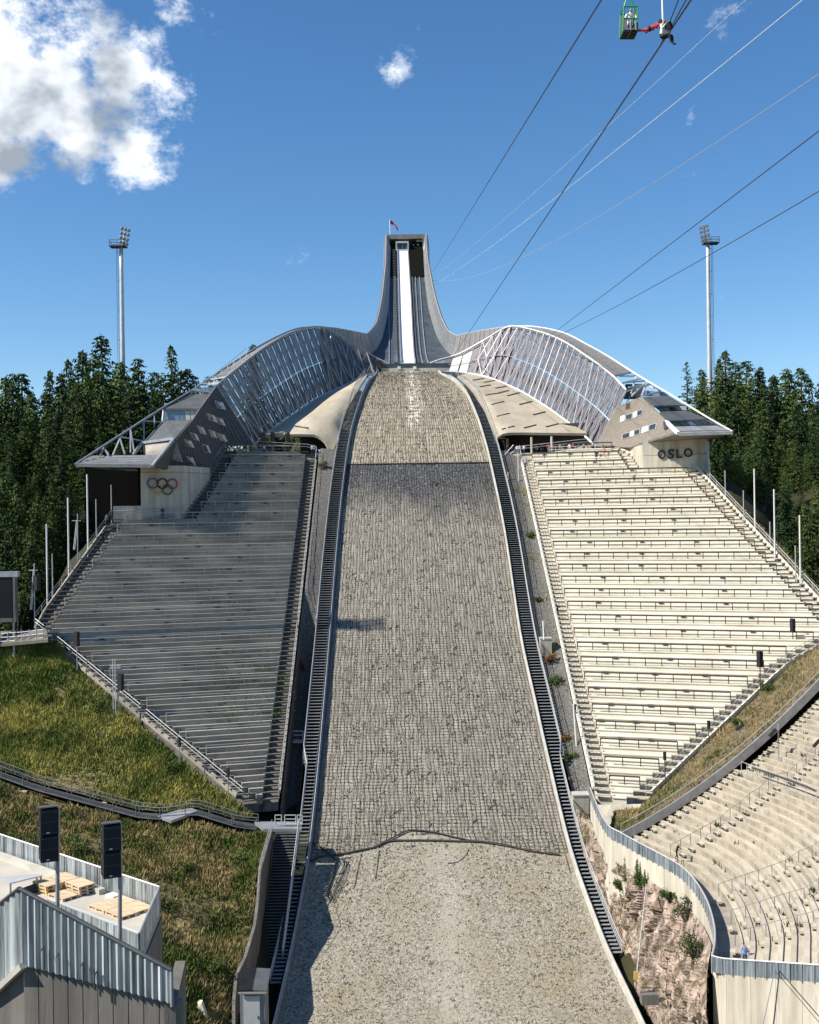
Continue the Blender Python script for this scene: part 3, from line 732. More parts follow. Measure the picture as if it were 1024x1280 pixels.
for (x0, y0, x1, y1) in ((521, 300, 524.5, 302), (525, 300, 527.3, 302), (516, 305.5, 518, 307.5), (521.5, 305, 524, 307)):
    a = P(x0, y0, YH + 1.5); b = P(x1, y1, YH + 1.5); MB().bx(a.x, b.x, a.y, a.y + .2, b.z, a.z).build('pale_window', 'window_white', tower)  # small pale panes in the tower head
pl = P(487.7, 293, YH + 1); ft = P(487.4, 274.5, YH + 1)
fp = thing('flagpole', 'thin white flagpole with drooping flag on top of the jump tower', 'flagpole', pl)
MB().tube([pl, ft], .13, 6).build('pole', 'white_paint', fp)
fw = [[ft + V((.15 + u * 2.2, .25 * math.sin(u * 6), -.2 - u * u * 2.6 - v * (1.1 - .3 * u))) for v in (0, .35, .65, 1)] for u in np.linspace(0, 1, 9)]
MB().shell(fw, (0, .03, 0)).build('flag', 'cloth_red', fp, label='red flag hanging limp')
MB().shell([[r[1] + V((0, -.02, .02)), r[2] + V((0, -.02, 0))] for r in fw], (0, -.02, 0)).build('flag_stripe', 'cloth_navy', fp)

# takeoff front and the low screens around it
tk = thing('takeoff_table', 'grey takeoff table at the foot of the white inrun track', 'takeoff', V((4, 243, H(243))))
pa = [P(x, y, Y) for x, y, Y in ((470, 447, 244), (480, 452, 244), (492, 457, 244), (503, 460.5, 243.5), (520, 460.5, 243.5), (532, 456, 244), (548, 450, 244), (565, 445.5, 244))]
pb = [V((p.x, p.y - 1.0, P(500, 470, p.y).z)) for p in pa]
for i in range(len(pa) - 1):
    for k in range(2):
        u0, u1 = k / 2, (k + 1) / 2 - .03
        q = [pa[i].lerp(pa[i + 1], u0), pa[i].lerp(pa[i + 1], u1), pb[i].lerp(pb[i + 1], u1), pb[i].lerp(pb[i + 1], u0)]
        MB().slab(q, (0, .25, 0)).build('front_panel', 'mesh_solid' if (i + k) % 3 else 'steel', tk)
MB().tube(pa, .16, 5).build('front_rail', 'steel_pale', tk)
for x in (499, 518.5):
    p = P(x, 459.5, 243); MB().bx(p.x - .35, p.x + .35, p.y - .3, p.y + .3, p.z - .35, p.z + .25).build('marker_block', 'white_paint', tk)
p0 = P(470, 463, 243.2); p1 = P(562, 462.5, 243.2)
MB().beam(p0, p1, .5, .9).build('table_edge', 'concrete_board', tk)
p = P(473, 450, 242.5); MB().bx(p.x - 1.4, p.x + .6, p.y, p.y + 2, p.z - 3.2, p.z).build('coach_cabin', 'dark_interior', tk)

# ------------------------------------------------------------------ concrete shell roofs on both shoulders of the knoll
def Pl(l): return [P(*q) for q in l]
def shell_roof(side, inner, outer, low, slots, label):
    rows = coons([inner[0], outer[0]], low, inner, outer, 18, 16)
    c = rows[8][9]; t = thing('shell_roof', label, 'roof', V((c.x, c.y, c.z - 4)), 'concrete shell roofs')
    MB().shell(rows, (0, 0.15, -.45)).build('roof_slab', 'concrete_shell', t, smooth=True)
    bv = bvh_of(rows)
    for (x, y, ln, sl) in slots:
        p, n = bhit(bv, x, y); q, _ = bhit(bv, x + ln, y - sl)
        if p is None or q is None: continue
        MB().beam(p + n * .02, q + n * .02, .42, .12, up=n).build('vent_slot', 'dark_interior', t)
    return t, rows, bv
def edge_inner(side):
    pxs = [(572, 470), (590, 487), (606, 512), (615, 535), (619, 552)] if side > 0 else [(459, 468.5), (446, 490), (433, 513), (424, 545), (414, 572)]
    e = [hith(x, y, .9) for x, y in pxs]; e[-1] = P(*pxs[-1], 206.2); e[-2] = P(*pxs[-2], max(e[-2].y, 207.5)); return e
ir = edge_inner(1); il = edge_inner(-1)
outr = Pl([(582, 467, 240), (604, 470, 237), (630, 479, 231.5), (660, 493, 224.5), (690, 513, 217), (716, 531, 210.5), (735, 541.5, 206.5)])
outl = Pl([(456, 468, 239), (432, 481, 234), (400, 496, 227), (366, 519, 218), (345, 534, 211), (329, 544, 207)])
lowr = [ir[-1]] + Pl([(621, 548, 207.5), (625, 543.5, 207.2), (632, 541, 207), (650, 540.5, 207), (690, 541, 206.8)]) + [outr[-1]]
lowl = [il[-1]] + Pl([(411, 563, 206.5), (407, 553, 206.8), (400, 546, 207), (392, 543, 207), (375, 542.5, 207), (350, 543, 207)]) + [outl[-1]]
c6 = lambda x, y: (540 + x / 4.267, 400 + y / 4.267)
slr = [(*c6(x, y), 15.5, 4) for x, y in ((345, 393), (318, 452), (347, 515), (374, 584), (402, 405), (467, 452), (540, 507), (491, 577), (609, 571))] + [(*c6(x, y), 14, 2.4) for x, y in ((218, 322), (278, 333), (254, 357), (338, 364), (284, 402))]
c5 = lambda x, y: (300 + x / 5.69, 380 + y / 5.69)
sll = [(*c5(x, y), 17, -2.5) for x, y in ((335, 780), (410, 712), (495, 648), (612, 630), (235, 872), (560, 592), (700, 535), (390, 870))]
shr = shell_roof(1, ir, outr, lowr, slr, 'tan concrete shell roof in full sun right of the knoll'); shl = shell_roof(-1, il, outl, lowl, sll, 'concrete shell roof mostly in shadow left of the knoll')

# galleries below the shells
def gallery(side, st, x0, x1, backwall, label):
    t = thing('gallery', label, 'gallery', P((x0 + x1) / 2, 562, 205), 'galleries under the shell roofs')
    sgn = side
    zf = st.pt(0, 0).z + .1
    fpts = [st.A + st.r * -1.5 + V((0, .3, 0)), st.A + st.r * 17.5 + V((0, .3, 0))]
    n_ = V((-st.d.x, -st.d.y, 0))
    MB().slab([V((p.x, p.y, zf)) for p in (fpts[0], fpts[1], fpts[1] + n_ * 11, fpts[0] + n_ * 11)], (0, 0, -.6)).build('gallery_floor', 'concrete_wall' if backwall else 'concrete_grey_shaded', t)
    if backwall:
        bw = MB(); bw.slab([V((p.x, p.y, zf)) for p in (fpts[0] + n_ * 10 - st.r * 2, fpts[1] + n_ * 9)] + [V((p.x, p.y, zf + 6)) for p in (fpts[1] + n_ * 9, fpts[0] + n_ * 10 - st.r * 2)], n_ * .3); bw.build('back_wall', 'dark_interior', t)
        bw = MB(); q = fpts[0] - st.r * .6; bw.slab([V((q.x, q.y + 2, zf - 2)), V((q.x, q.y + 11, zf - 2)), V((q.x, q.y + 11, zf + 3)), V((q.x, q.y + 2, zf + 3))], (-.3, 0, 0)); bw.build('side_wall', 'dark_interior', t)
    for k, f in enumerate((1.5, 5.2) if backwall else (4.5, 7.2, 9.0, 11.5)):
        p = st.A + st.r * f + n_ * (2.0 if backwall else 5); top = zf + (3.1 if backwall else 4.2)
        MB().tube([V((p.x, p.y, zf)), V((p.x, p.y, top))], .22 if backwall else .42, 8).build('column', 'concrete_wall' if backwall else 'bark', t)
    # rail along the front edge
    a = st.A + n_ * .5 + V((0, 0, zf - st.A.z)); r1 = MB()
    for h in (1.1, .6): r1.tube([a + st.r * 5 + V((0, 0, h)), a + st.r * 14.5 + V((0, 0, h))], .06, 4)
    for k in range(9): r1.tube([a + st.r * (5 + k * 1.18), a + st.r * (5 + k * 1.18) + V((0, 0, 1.1))], .05, 4)
    if backwall: r1.build('front_rail', 'rail_grey', t)
    # steps with three pale rails beside the landing slope
    ss = MB()
    for k in range(3):
        ss.tube([P(627 + 5 * k, 573 + 1 * k, 203.5), P(642 + 2 * k, 556 + 6 * k, 204.5)] if side > 0 else [P(413 - 4 * k, 578 + 2 * k, 203.5), P(398 - 1 * k, 562 + 5 * k, 204.5)], .09, 4)
    ss.build('corner_rail', 'steel_pale', t)
    return t, zf, n_
galR = gallery(1, SR, 620, 740, True, 'dark open gallery under the right shell roof above the sunlit stand')
galL = gallery(-1, SL, 320, 395, False, 'open gallery under the left shell roof with trees showing behind its columns')

# ------------------------------------------------------------------ steel wings (windscreens)
pairsL = [((470, 447, 244), (479, 467.5, 240)), ((440, 429, 242), (455, 469.5, 238.5)), ((405, 409.5, 238), (432, 481, 234)), ((370, 413.5, 229), (400, 496, 227)), ((330, 435, 218), (366, 519, 218)), ((290, 466, 206), (335, 541, 208.5)), ((271, 482, 201), (318, 556, 204))]
pairsR = [((564, 445.5, 244), (558, 464.5, 240.5)), ((577, 441, 243.5), (566, 465, 240.3)), ((606, 425, 242), (586, 467, 239.5)), ((636, 408.5, 238), (604, 470, 237)), ((665, 412, 231), (625, 477, 232.5)), ((700, 424, 221), (655, 491, 225.5)), ((735, 446, 211), (690, 513, 217)), ((765, 468.5, 203), (722, 537, 209)), ((783, 487, 199), (745, 558, 204))]
outerL = [(405, 408.5, 240), (370, 411, 233), (330, 429, 224), (290, 454, 214), (260, 474, 206), (240, 488, 201), (204, 509.5, 194), (150, 544, 184), (94, 580.5, 174)]
outerR = [(636, 407.5, 240), (670, 408.5, 233), (705, 416, 225), (735, 431, 218), (760, 445, 211), (800, 470.5, 203), (838, 493, 196.5), (860, 506.5, 192.5), (887, 523, 187), (916, 539.5, 180)]
def wing(side, pairs, outer, label):
    t = thing('wing_screen', label, 'windscreen', P(*pairs[4][1]), 'steel lattice wings')
    T = smoothpts(Pl([a for a, b in pairs]), 8 * (len(pairs) - 1) + 1); B = smoothpts(Pl([b for a, b in pairs]), 8 * (len(pairs) - 1) + 1)
    nb = 24; M = MB()
    def at(c, f): return polyat(c, max(0, min(1, f)))
    ctr = (T[len(T) // 2] + B[len(B) // 2]) / 2
    nrm = (T[20] - B[20]).cross(T[24] - T[16]).normalized()
    if nrm.dot(CAM - ctr) < 0: nrm = -nrm
    mid = .46
    def surf(f, v): return at(B, f).lerp(at(T, f), v)
    # mesh panels, upper and lower in every bay
    for i in range(nb):
        f0, f1 = i / nb + .003, (i + 1) / nb - .003
        for v0, v1 in ((.02, mid - .01), (mid + .01, .98)):
            if i < 2 and v0 > .2: pass
            q = [surf(f0, v0), surf(f1, v0), surf(f1, v1), surf(f0, v1)]
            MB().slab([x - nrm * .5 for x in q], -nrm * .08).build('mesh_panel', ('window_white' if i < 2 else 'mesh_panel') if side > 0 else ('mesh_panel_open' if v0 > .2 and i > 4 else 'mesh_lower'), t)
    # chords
    SM = 'steel_pale' if side > 0 else 'steel'; RM = 'steel' if side > 0 else 'steel_grey'  # left wing's shade put into its darker steel, sun into the pale right
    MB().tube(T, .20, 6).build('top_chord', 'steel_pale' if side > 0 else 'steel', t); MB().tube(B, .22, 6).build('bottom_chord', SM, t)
    MB().tube([surf(i / 40, mid) for i in range(41)], .055, 5).build('middle_chord', RM, t)
    # long struts, then braces
    for i in range(3 if side > 0 else 1, nb + 1):
        f = i / nb
        MB().tube([surf(f, 0), surf(f, 1)], .09 if side > 0 else .12, 5).build('strut', SM, t)
        if i < nb:
            g = (i + 1) / nb
            MB().tube([surf(f, mid), surf(g, 0)] if i % 2 else [surf(f, 0), surf(g, mid)], .06 if side > 0 else .10, 4).build('brace', SM, t)
            MB().tube([surf(g, mid), surf(f, 1)] if i % 2 else [surf(f, mid), surf(g, 1)], .055 if side > 0 else .09, 4).build('brace', SM, t)
            MB().tube([surf(f, 0) - nrm * 1.6, surf(g, mid) - nrm * 1.6] if i % 2 else [surf(g, 0) - nrm * 1.6, surf(f, mid) - nrm * 1.6], .10, 4).build('rear_brace', RM, t)
            MB().tube([surf(g, 0), surf(f, mid)] if i % 2 == 0 else [surf(f, mid), surf(g, 0) ], .05, 4).build('brace', RM, t)
            MB().tube([surf(f, mid), surf(g, 1)] if i % 2 else [surf(g, mid), surf(f, 1)], .05, 4).build('brace', RM, t)
            MB().tube([surf(f, 0) - nrm * 1.8, surf(g, 1) - nrm * 1.8], .10, 4).build('rear_brace', RM, t)
    # second, outer chord and the ribbon between
    O = smoothpts(Pl(outer), 60)
    MB().tube(O, .17, 6).build('outer_chord', 'steel_pale' if side > 0 else 'steel', t)
    # ribbon roof between inner and outer chord, from the crest to where the building opens
    k0 = next(i for i, p in enumerate(T) if p.y < 237.5)
    rT = [p for p in T[k0:] ]; rows = []
    for p in rT:
        q = min(O, key=lambda o: abs(o.y - (p.y + 1.5))); rows.append([p + V((0, 0, -.25)), q + V((0, 0, -.25))])
    cut = int(len(rows) * .80)
    MB().shell(rows[:cut], (0, 0, -.25)).build('ribbon_roof', 'mesh_solid', t)
    for r in rows[cut - 1::4]: MB().beam(r[0], r[1], .22, .3).build('cross_beam', 'steel_pale', t)
    return t, T, B, O
wgL = wing(-1, pairsL, outerL, 'dark lattice steel wing sweeping down left of the knoll'); wgR = wing(1, pairsR, outerR, 'pale sunlit lattice steel wing sweeping down right of the knoll')
# triangular walls closing the wing bottoms against the galleries
# ------------------------------------------------------------------ buildings at the ends of the wings
def plate(pts, thick, name, mt, parent, **k):          # planar slab facing the camera side
    pts = [V(p) for p in pts]; n = (pts[1] - pts[0]).cross(pts[-1] - pts[0]).normalized(); c = sum(pts, V((0, 0, 0))) / len(pts)
    if n.dot(CAM - c) > 0: n = -n
    return MB().slab(pts, n * thick).build(name, mt, parent, **k)
def strip(name, mt, parent, tops, bots, thick, nx=10, plank=None):
    m = MB(); T_ = [polyat(tops, i / nx) for i in range(nx + 1)]; B_ = [polyat(bots, i / nx) for i in range(nx + 1)]
    rows = [[a.lerp(b, j / 4) for j in range(5)] for a, b in zip(T_, B_)]
    n = (T_[-1] - T_[0]).cross(B_[0] - T_[0]).normalized()
    if n.dot(CAM - T_[0]) > 0: n = -n
    m.shell(rows, n * thick); return m.build(name, mt, parent), rows
def window(corners, bv, parent, dark='glass_dark', split=True, pale=.35):
    ps = [bhit(bv, *c) for c in corners]
    if any(p is None for p, n in ps): return
    n = ps[0][1]; q = [p + n * .10 for p, _ in ps]
    f = MB().slab([p + n * .0 for p in q], -n * .16).build('window', 'rail_grey', parent)
    def sub(u0, u1, v0, v1):
        g = lambda u, v: (q[0].lerp(q[1], u)).lerp(q[3].lerp(q[2], u), v) + n * .02
        return [g(u0, v0), g(u1, v0), g(u1, v1), g(u0, v1)]
    a = sub(.06, .5, .08, .92); b = sub(.56, .94, .08, .92)
    MB().slab(a, n * .03).build('pane', dark, f); MB().slab(b, n * .03).build('pane', 'window_white', f)

def vwall(name, mt, parent, foot, top, thick=.5, bot_extra=1.0):
    if name == 'base_wall' and bot_extra != 0:
        zj = lerp(max(V(p).z for p in foot), top, .42)
        vwall_('base_wall', mt, parent, foot, zj - .03, thick, bot_extra); fo = [V((p[0], p[1], zj + .03)) for p in foot]; return vwall_('base_wall', mt, parent, fo, top, thick, 0)
    return vwall_(name, mt, parent, foot, top, thick, bot_extra)
def vwall_(name, mt, parent, foot, top, thick=.5, bot_extra=1.0):
    m = MB(); c = []
    for p in foot: c.append(V(p))
    for a, b in zip(c, c[1:]):
        d = (b - a); d.z = 0; n = V((d.y, -d.x, 0)).normalized()
        if n.dot(CAM - a) > 0: n = -n
        m.slab([V((a.x, a.y, a.z - bot_extra)), V((b.x, b.y, b.z - bot_extra)), V((b.x, b.y, top)), V((a.x, a.y, top))], n * thick)
    return m.build(name, mt, parent)

# ---- left building (rings)
lb = thing('judges_building', 'dark clad building with coloured rings on its concrete base, below the left wing', 'building', SL.hit(232, 634), 'buildings at the wing ends')
cut_t = [wgL[1][-1], P(250, 511, 194), P(242.5, 523.5, 190), P(217, 553, 182), P(192, 582, 174)]
hb1 = SL.hit(283, 557) + V((0, 0, .1)); hb2 = SL.hit(262, 597)
cut_b = [wgL[2][-1], hb1, hb2 + V((0, 0, .2)), P(230, 590, hb2.y - 3.2), P(192, 582.5, 174)]
fac, frows = strip('facade', 'timber_clad_shaded', lb, [wgL[1][-1], P(250, 511, 194), P(241, 525, 189.6), P(217, 553, 182), P(192.5, 582, 174)], cut_b, .4, 14)
fac['label'] = 'dark sloping clad facade'
bvL = bvh_of(frows)
z3 = lambda x, y: (90 + x / 4.655, 470 + y / 4.655)
for c in ([(826, 143), (876, 155), (896, 198), (846, 186)], [(776, 213), (828, 232), (848, 275), (796, 256)], [(832, 236), (874, 250), (894, 293), (852, 279)], [(722, 288), (762, 300), (782, 345), (742, 333)], [(792, 312), (828, 322), (842, 364), (806, 354)], [(836, 330), (884, 342), (906, 386), (858, 374)], [(684, 328), (722, 338), (742, 380), (704, 370)], [(648, 367), (692, 378), (712, 420), (668, 409)], [(752, 396), (790, 404), (810, 450), (772, 442)], [(658, 464), (702, 476), (724, 526), (680, 514)]):
    window([z3(*q) for q in c], bvL, lb)
# planks of the cladding as fine ribs
rb = MB()
for i in range(0, 44):
    f = i / 44; k = f * (len(frows) - 1); a = int(k); u = k - a
    p0 = frows[a][0].lerp(frows[a + 1][0], u); p1 = frows[a][-1].lerp(frows[a + 1][-1], u); n = (CAM - p0).normalized()
    rb.tube([p0 + n * .06, p1 + n * .06], .05, 3, False)
rb.build('cladding_seam', 'steel_dark', lb, kind='stuff')
def roofslab(px4, ys, name, mt, parent, th=.35):
    q = [P(x, y, Y) for (x, y), Y in zip(px4, ys)]; return MB().slab(q, (0, 0, -th)).build(name, mt, parent), q
roofslab([(240, 492.5), (269, 492), (250.5, 510.5), (204.5, 510.5)], (201, 201, 194, 194), 'roof', 'roof_metal', lb)
roofslab([(203, 526), (239.5, 524.5), (218.5, 548.5), (178, 554)], (193, 190, 183, 187), 'roof', 'roof_metal', lb)
cnp, q_ = roofslab([(116, 569.5), (199, 568.5), (192, 580.5), (94.5, 579.5)], (180, 177.5, 174, 174), 'canopy', 'roof_mid', lb, .5)
for k in range(1, 5):
    a = q_[0].lerp(q_[3], k / 5); b = q_[1].lerp(q_[2], k / 5); MB().beam(a + V((0, 0, .04)), b + V((0, 0, .04)), .08, .08).build('roof_seam', 'steel', cnp)
# window bands below the roofs
a, b = P(204.5, 511.5, 194.3), P(250, 511.5, 194.3); c, d = P(253, 527, 194.3), P(204.5, 526, 194.3)
wb = MB().slab([a, b, c, d], (0, .2, 0)).build('window_band', 'rail_grey', lb)
for k in range(7):
    u0, u1 = k / 7 + .012, (k + 1) / 7 - .012
    MB().slab([a.lerp(b, u0).lerp(d.lerp(c, u0), .1) - V((0, .03, 0)), a.lerp(b, u1).lerp(d.lerp(c, u1), .1) - V((0, .03, 0)), a.lerp(b, u1).lerp(d.lerp(c, u1), .92) - V((0, .03, 0)), a.lerp(b, u0).lerp(d.lerp(c, u0), .92) - V((0, .03, 0))], (0, -.04, 0)).build('pane', 'glass_blue' if k < 4 else 'window_white', wb)
# concrete wall and beams in the open bay below the second roof
plate([P(178, 554, 186.5), P(218.5, 549, 183.2), P(228, 577, 181.5), P(199, 569, 182.5), P(180, 569, 183.5)], .3, 'bay_wall', 'concrete_grey_shaded', lb)
for pa, pb in (((178, 553.5, 186), (217, 548, 182.6)), ((178, 553.5, 186), (166, 569, 182)), ((217, 549, 182.4), (190, 583, 173.8))):
    MB().beam(P(*pa), P(*pb), .38, .42).build('steel_beam', 'steel', lb)
# the open truss between the outer chord and the building
tr = [((150, 546, 183.8), (178, 551, 187)), ((163, 537, 186), (168, 567, 181)), ((150, 548, 183.5), (141, 569, 179.5)), ((150, 548, 183.5), (156, 568, 179.5)), ((163, 537, 186), (163, 566, 181)), ((180, 526, 189.5), (180, 551, 187)), ((180, 526, 189.5), (203, 527.5, 193.5)), ((130, 560, 180.5), (125, 569, 178.5)), ((130, 560, 180.5), (136, 569, 178.5)), ((204.5, 511, 194), (203, 526, 193.6)), ((193, 518, 192), (193, 533, 191)), ((240, 487, 201), (269, 491, 201)), ((250, 480, 204), (279, 477, 203)), ((262, 472, 207), (289, 467, 206.5)), ((275, 464, 210), (300, 459, 209.5)), ((288, 456, 214), (312, 450, 213)), ((302, 447, 218), (322, 442, 216.5))]
for a, b in tr: MB().beam(P(*a), P(*b), .22, .22).build('truss_member', 'steel', lb)
for k in range(8):                                        # stair with rails between the chords
    f = k / 7; a = P(lerp(264, 318, f), lerp(489, 444, f), lerp(202, 217, f)); MB().tube([a + V((-1.5, 0, -.6)), a + V((-1.5, 0, .9))], .07, 4).build('stair_post', 'steel_pale', lb)
MB().tube([P(262, 481, 202) + V((-1, 0, .3)), P(316, 437, 217) + V((-1.3, 0, .2))], .08, 4).build('stair_handrail', 'steel_pale', lb)
MB().slab([P(240, 490.5, 201.2), P(270, 490.5, 201.2), P(270, 484, 201.2), P(242, 485, 201.2)], (0, .05, 0)).build('glass_balustrade', 'glass_blue', lb)
# base with rings
F1 = SL.hit(176.5, 643); F2 = SL.hit(231.5, 641); F3 = SL.hit(263, 598)
zt_ = P(204, 587, F2.y).z + .6
base_m = MB(); n2 = V((0, 1, 0))
vwall('base_wall', 'concrete_wall', lb, [F1, F2, F3], zt_, .6, 2.5)
vwall('recess_side', 'shade_black', lb, [F1 + V((0, .05, 0)), F1 + V((-.3, 11, 0))], zt_ + 1, .5, 2)  # near-black recess walls, the shade under the canopy put into their colour
vwall('recess_back', 'shade_black', lb, [F1 + V((-.3, 11, 0)), F1 + V((-12, 11, 0))], zt_ + 1.2, .5, 2)
pw = [SL.hit(141, 645), SL.hit(176.3, 645)]
vwall('low_parapet', 'concrete_wall', lb, [pw[0] + V((0, .3, 0)), pw[1] + V((0, .3, 0))], P(150, 632.5, pw[0].y).z, .3, 1)
MB().slab([P(112, 582.5, 174.5), P(192, 583.5, 174.5), P(229, 590, hb2.y - 2.5), P(250, 592, hb2.y + 6), P(150, 585, 188)], (0, 0, .3)).build('soffit', 'soffit', lb)
for a, b in (((116, 583, 175), (150, 588, 186)), ((146, 587, 186), (176, 588, 184)), ((118, 582.5, 175), (192, 583.5, 174.6))): MB().beam(P(*a), P(*b), .25, .35).build('soffit_beam', 'steel', lb)
dn = (F2 - F1); dn.z = 0; dn.normalize(); fn = V((dn.y, -dn.x, 0)); fn = fn if fn.dot(CAM - F1) > 0 else -fn
def onwall(px, py, p, n): return hitplane(px, py, p, n)
em = thing('ring_emblem', 'five interlocking coloured rings mounted on the concrete base wall', 'emblem', onwall(202, 610, F1 + fn * .08, fn))
for nm, x, y in (('blue', 190.6, 604), ('black', 203, 604.5), ('red', 215.5, 605), ('yellow', 197, 611.5), ('green', 209.3, 612)):
    c = onwall(x, y, F1 + fn * .10, fn); r = 6.0 / F * F1.y; m = MB(); k = 32; rows = []
    for i in range(k + 1):
        a = 2 * math.pi * i / k; e = dn * math.cos(a) + V((0, 0, 1)) * math.sin(a)
        rows.append([c + e * (r - .115) , c + e * (r - .115) + fn * .12, c + e * (r + .115) + fn * .12, c + e * (r + .115), c + e * (r - .115)])
    m.grid(rows); m.build('ring', 'ring_' + nm, em, label=nm + ' ring')

# ---- right building (OSLO)
rbd = thing('royal_building', 'pale timber clad building with dark letters on its base, below the right wing', 'building', SR.hit(804, 588), 'buildings at the wing ends')
tops = [wgR[1][-1], P(801, 496, 196), P(831, 524, 188), P(848, 541, 181)]
bots = [wgR[2][-1], P(763, 557.5, 200.5), P(786, 559.5, 196), P(827, 547.5, 187), P(848, 541.6, 181)]
fac2, frows2 = strip('facade', 'timber_clad', rbd, [polyat([wgR[1][-1], wgR[2][-1]], .28), P(801, 496, 196), P(831, 524, 188), P(848, 541, 181)], bots, .4, 16); fac2['label'] = 'sunlit sloping timber facade'
bvR = bvh_of(frows2)
rb = MB()
for i in range(0, 60):
    f = i / 60; k = f * (len(frows2) - 1); a = int(k); u = k - a
    p0 = frows2[a][0].lerp(frows2[a + 1][0], u); p1 = frows2[a][-1].lerp(frows2[a + 1][-1], u); n = (CAM - p0).normalized()
    rb.tube([p0 + n * .06, p1 + n * .06], .035, 3, False)
rb.build('cladding_seam', 'soffit', rbd, kind='stuff')
z4 = lambda x, y: (740 + x / 5.389, 470 + y / 5.389)
def win2(c, kind):
    ps = [bhit(bvR, *z4(*q)) for q in c]
    if any(p is None for p, n in ps): return
    n = ps[0][1]; q = [p + n * .1 for p, _ in ps]
    f = MB().slab(q, -n * .2).build('window', 'window_white' if kind == 'w' else 'rail_grey', rbd)
    if kind != 'w':
        cc = sum(q, V((0, 0, 0))) / 4; MB().slab([cc + (p - cc) * .78 + n * .02 for p in q], n * .03).build('pane', 'glass_dark', f)
    if kind == 'o': f.data.materials[0] = MATS['leaf_rust']
for c, k in (([(196, 272), (224, 262), (222, 300), (192, 312)], 'w'), ([(226, 264), (280, 246), (276, 286), (228, 300)], 'd'), ([(284, 244), (306, 236), (304, 274), (280, 284)], 'w'), ([(308, 236), (346, 222), (342, 262), (306, 272)], 'd'),
             ([(206, 392), (262, 376), (258, 412), (204, 428)], 'd'), ([(264, 374), (286, 366), (284, 404), (262, 410)], 'w'), ([(288, 366), (328, 354), (324, 392), (286, 402)], 'd'), ([(340, 346), (384, 334), (380, 372), (336, 386)], 'w'), ([(386, 332), (442, 314), (434, 358), (384, 372)], 'd'), ([(130, 408), (178, 396), (160, 460), (118, 474)], 'd'), ([(230, 186), (258, 178), (258, 218), (230, 226)], 'o')):
    win2(c, k)
roofslab([(804, 496.2), (836, 494.8), (855, 506), (818, 507)], (196, 198, 194, 192), 'roof', 'roof_metal', rbd)
roofslab([(825, 514.8), (859, 513.6), (887, 523.8), (834.6, 525.7)], (191, 193.5, 188.5, 186.5), 'roof', 'roof_metal', rbd)
cn2, q2 = roofslab([(842, 533.2), (903, 531.8), (916, 539), (849.5, 541)], (185, 185.5, 180, 180.4), 'canopy', 'roof_pale', rbd, .5)
for k in range(1, 4):
    a = q2[0].lerp(q2[3], k / 4); b = q2[1].lerp(q2[2], k / 4); MB().beam(a + V((0, 0, .04)), b + V((0, 0, .04)), .08, .08).build('roof_seam', 'steel', cn2)
def band(px4, Y, n, mts, parent):
    a, b, c, d = [P(x, y, Y) for x, y in px4]; w_ = MB().slab([a, b, c, d], (0, .2, 0)).build('window_band', 'steel_dark', parent)
    for k in range(n):
        u0, u1 = k / n + .015, (k + 1) / n - .015; o = V((0, -.03, 0)); g = lambda u, v: a.lerp(b, u).lerp(d.lerp(c, u), v) + o
        MB().slab([g(u0, .1), g(u1, .1), g(u1, .9), g(u0, .9)], (0, -.04, 0)).build('pane', mts[k % len(mts)], w_)
band([(818, 507.6), (856, 506.6), (860, 513.4), (826, 514.6)], 193.6, 5, ['glass_dark', 'glass_dark', 'leaf_dark', 'glass_dark', 'window_white'], rbd)
band([(835, 526.2), (889, 524.4), (903, 531.6), (844, 533)], 187.6, 6, ['glass_dark', 'glass_dark', 'glass_blue'], rbd)
plate([P(829, 527, 187), P(836, 526, 186.6), P(846, 535, 184), P(830, 536, 186)], .2, 'corner_glass', 'glass_dark', rbd)
MB().beam(P(833, 527, 187), P(848, 541.5, 180.6), .5, .5).build('steel_beam', 'white_paint', rbd)
MB().slab([P(849, 541.6, 181), P(916, 540, 180.4), P(888, 551, 192), P(806, 557, 195), P(788, 559.5, 196)], (0, 0, .35)).build('soffit', 'soffit', rbd)
for a, b in (((806, 479, 202), (790, 495, 198.5)), ((795, 471, 204), (789, 492, 199)), ((808, 480, 202), (826, 489, 200)), ((786, 484, 200), (812, 480, 202)), ((783, 478, 201.5), (806, 476, 202.5)), ((802, 495, 196.5), (808, 480, 202)), ((775, 470, 204), (795, 470, 204.5)), ((805, 494.5, 197), (826, 489, 200))):
    MB().beam(P(*a), P(*b), .28, .28).build('truss_member', 'steel_pale' , rbd)
MB().slab([P(782, 480, 205), P(806, 480, 205), P(800, 499, 203), P(780, 499, 203)], (0, .08, 0)).build('glass_balustrade', 'glass_dark', rbd)
MB().slab([P(806, 488, 200.5), P(836, 490.5, 199.5), P(836, 495, 199.5), P(804, 495.5, 200.5)], (0, .06, 0)).build('glass_balustrade', 'glass_blue', rbd)
G0 = SR.hit(786, 562); G1 = SR.hit(804, 590); G2 = SR.hit(869, 584.5)
ztr = P(830, 553, G1.y).z + .8
vwall('base_wall', 'concrete_wall', rbd, [G1, G2], ztr, .6, 2.5)
m = MB(); m.slab([G0 + V((0, 0, -2)), G1 + V((-.01, 0, -2.5)), V((G1.x - .01, G1.y, P(804, 555.5, G1.y).z)), V((G0.x, G0.y, P(787, 560.5, G0.y).z))], (.4, .3, 0)); m.build('side_wall', 'concrete_wall', rbd)
G3 = G2 + (G2 - G1).normalized() * 2.6 + V((0, 1.0, -1.2))
vwall('base_wall', 'concrete_wall', rbd, [G2 + V((0.005, 0, 0)), P(886, 600, G2.y + .6)], ztr + .5, .6, 2.5)
for (x, y0, y1) in ((885.5, 552, 612),): MB().tube([P(x, y0, G2.y - .8), P(x + 1, y1, G2.y - .8)], .18, 6).build('corner_column', 'steel', rbd)
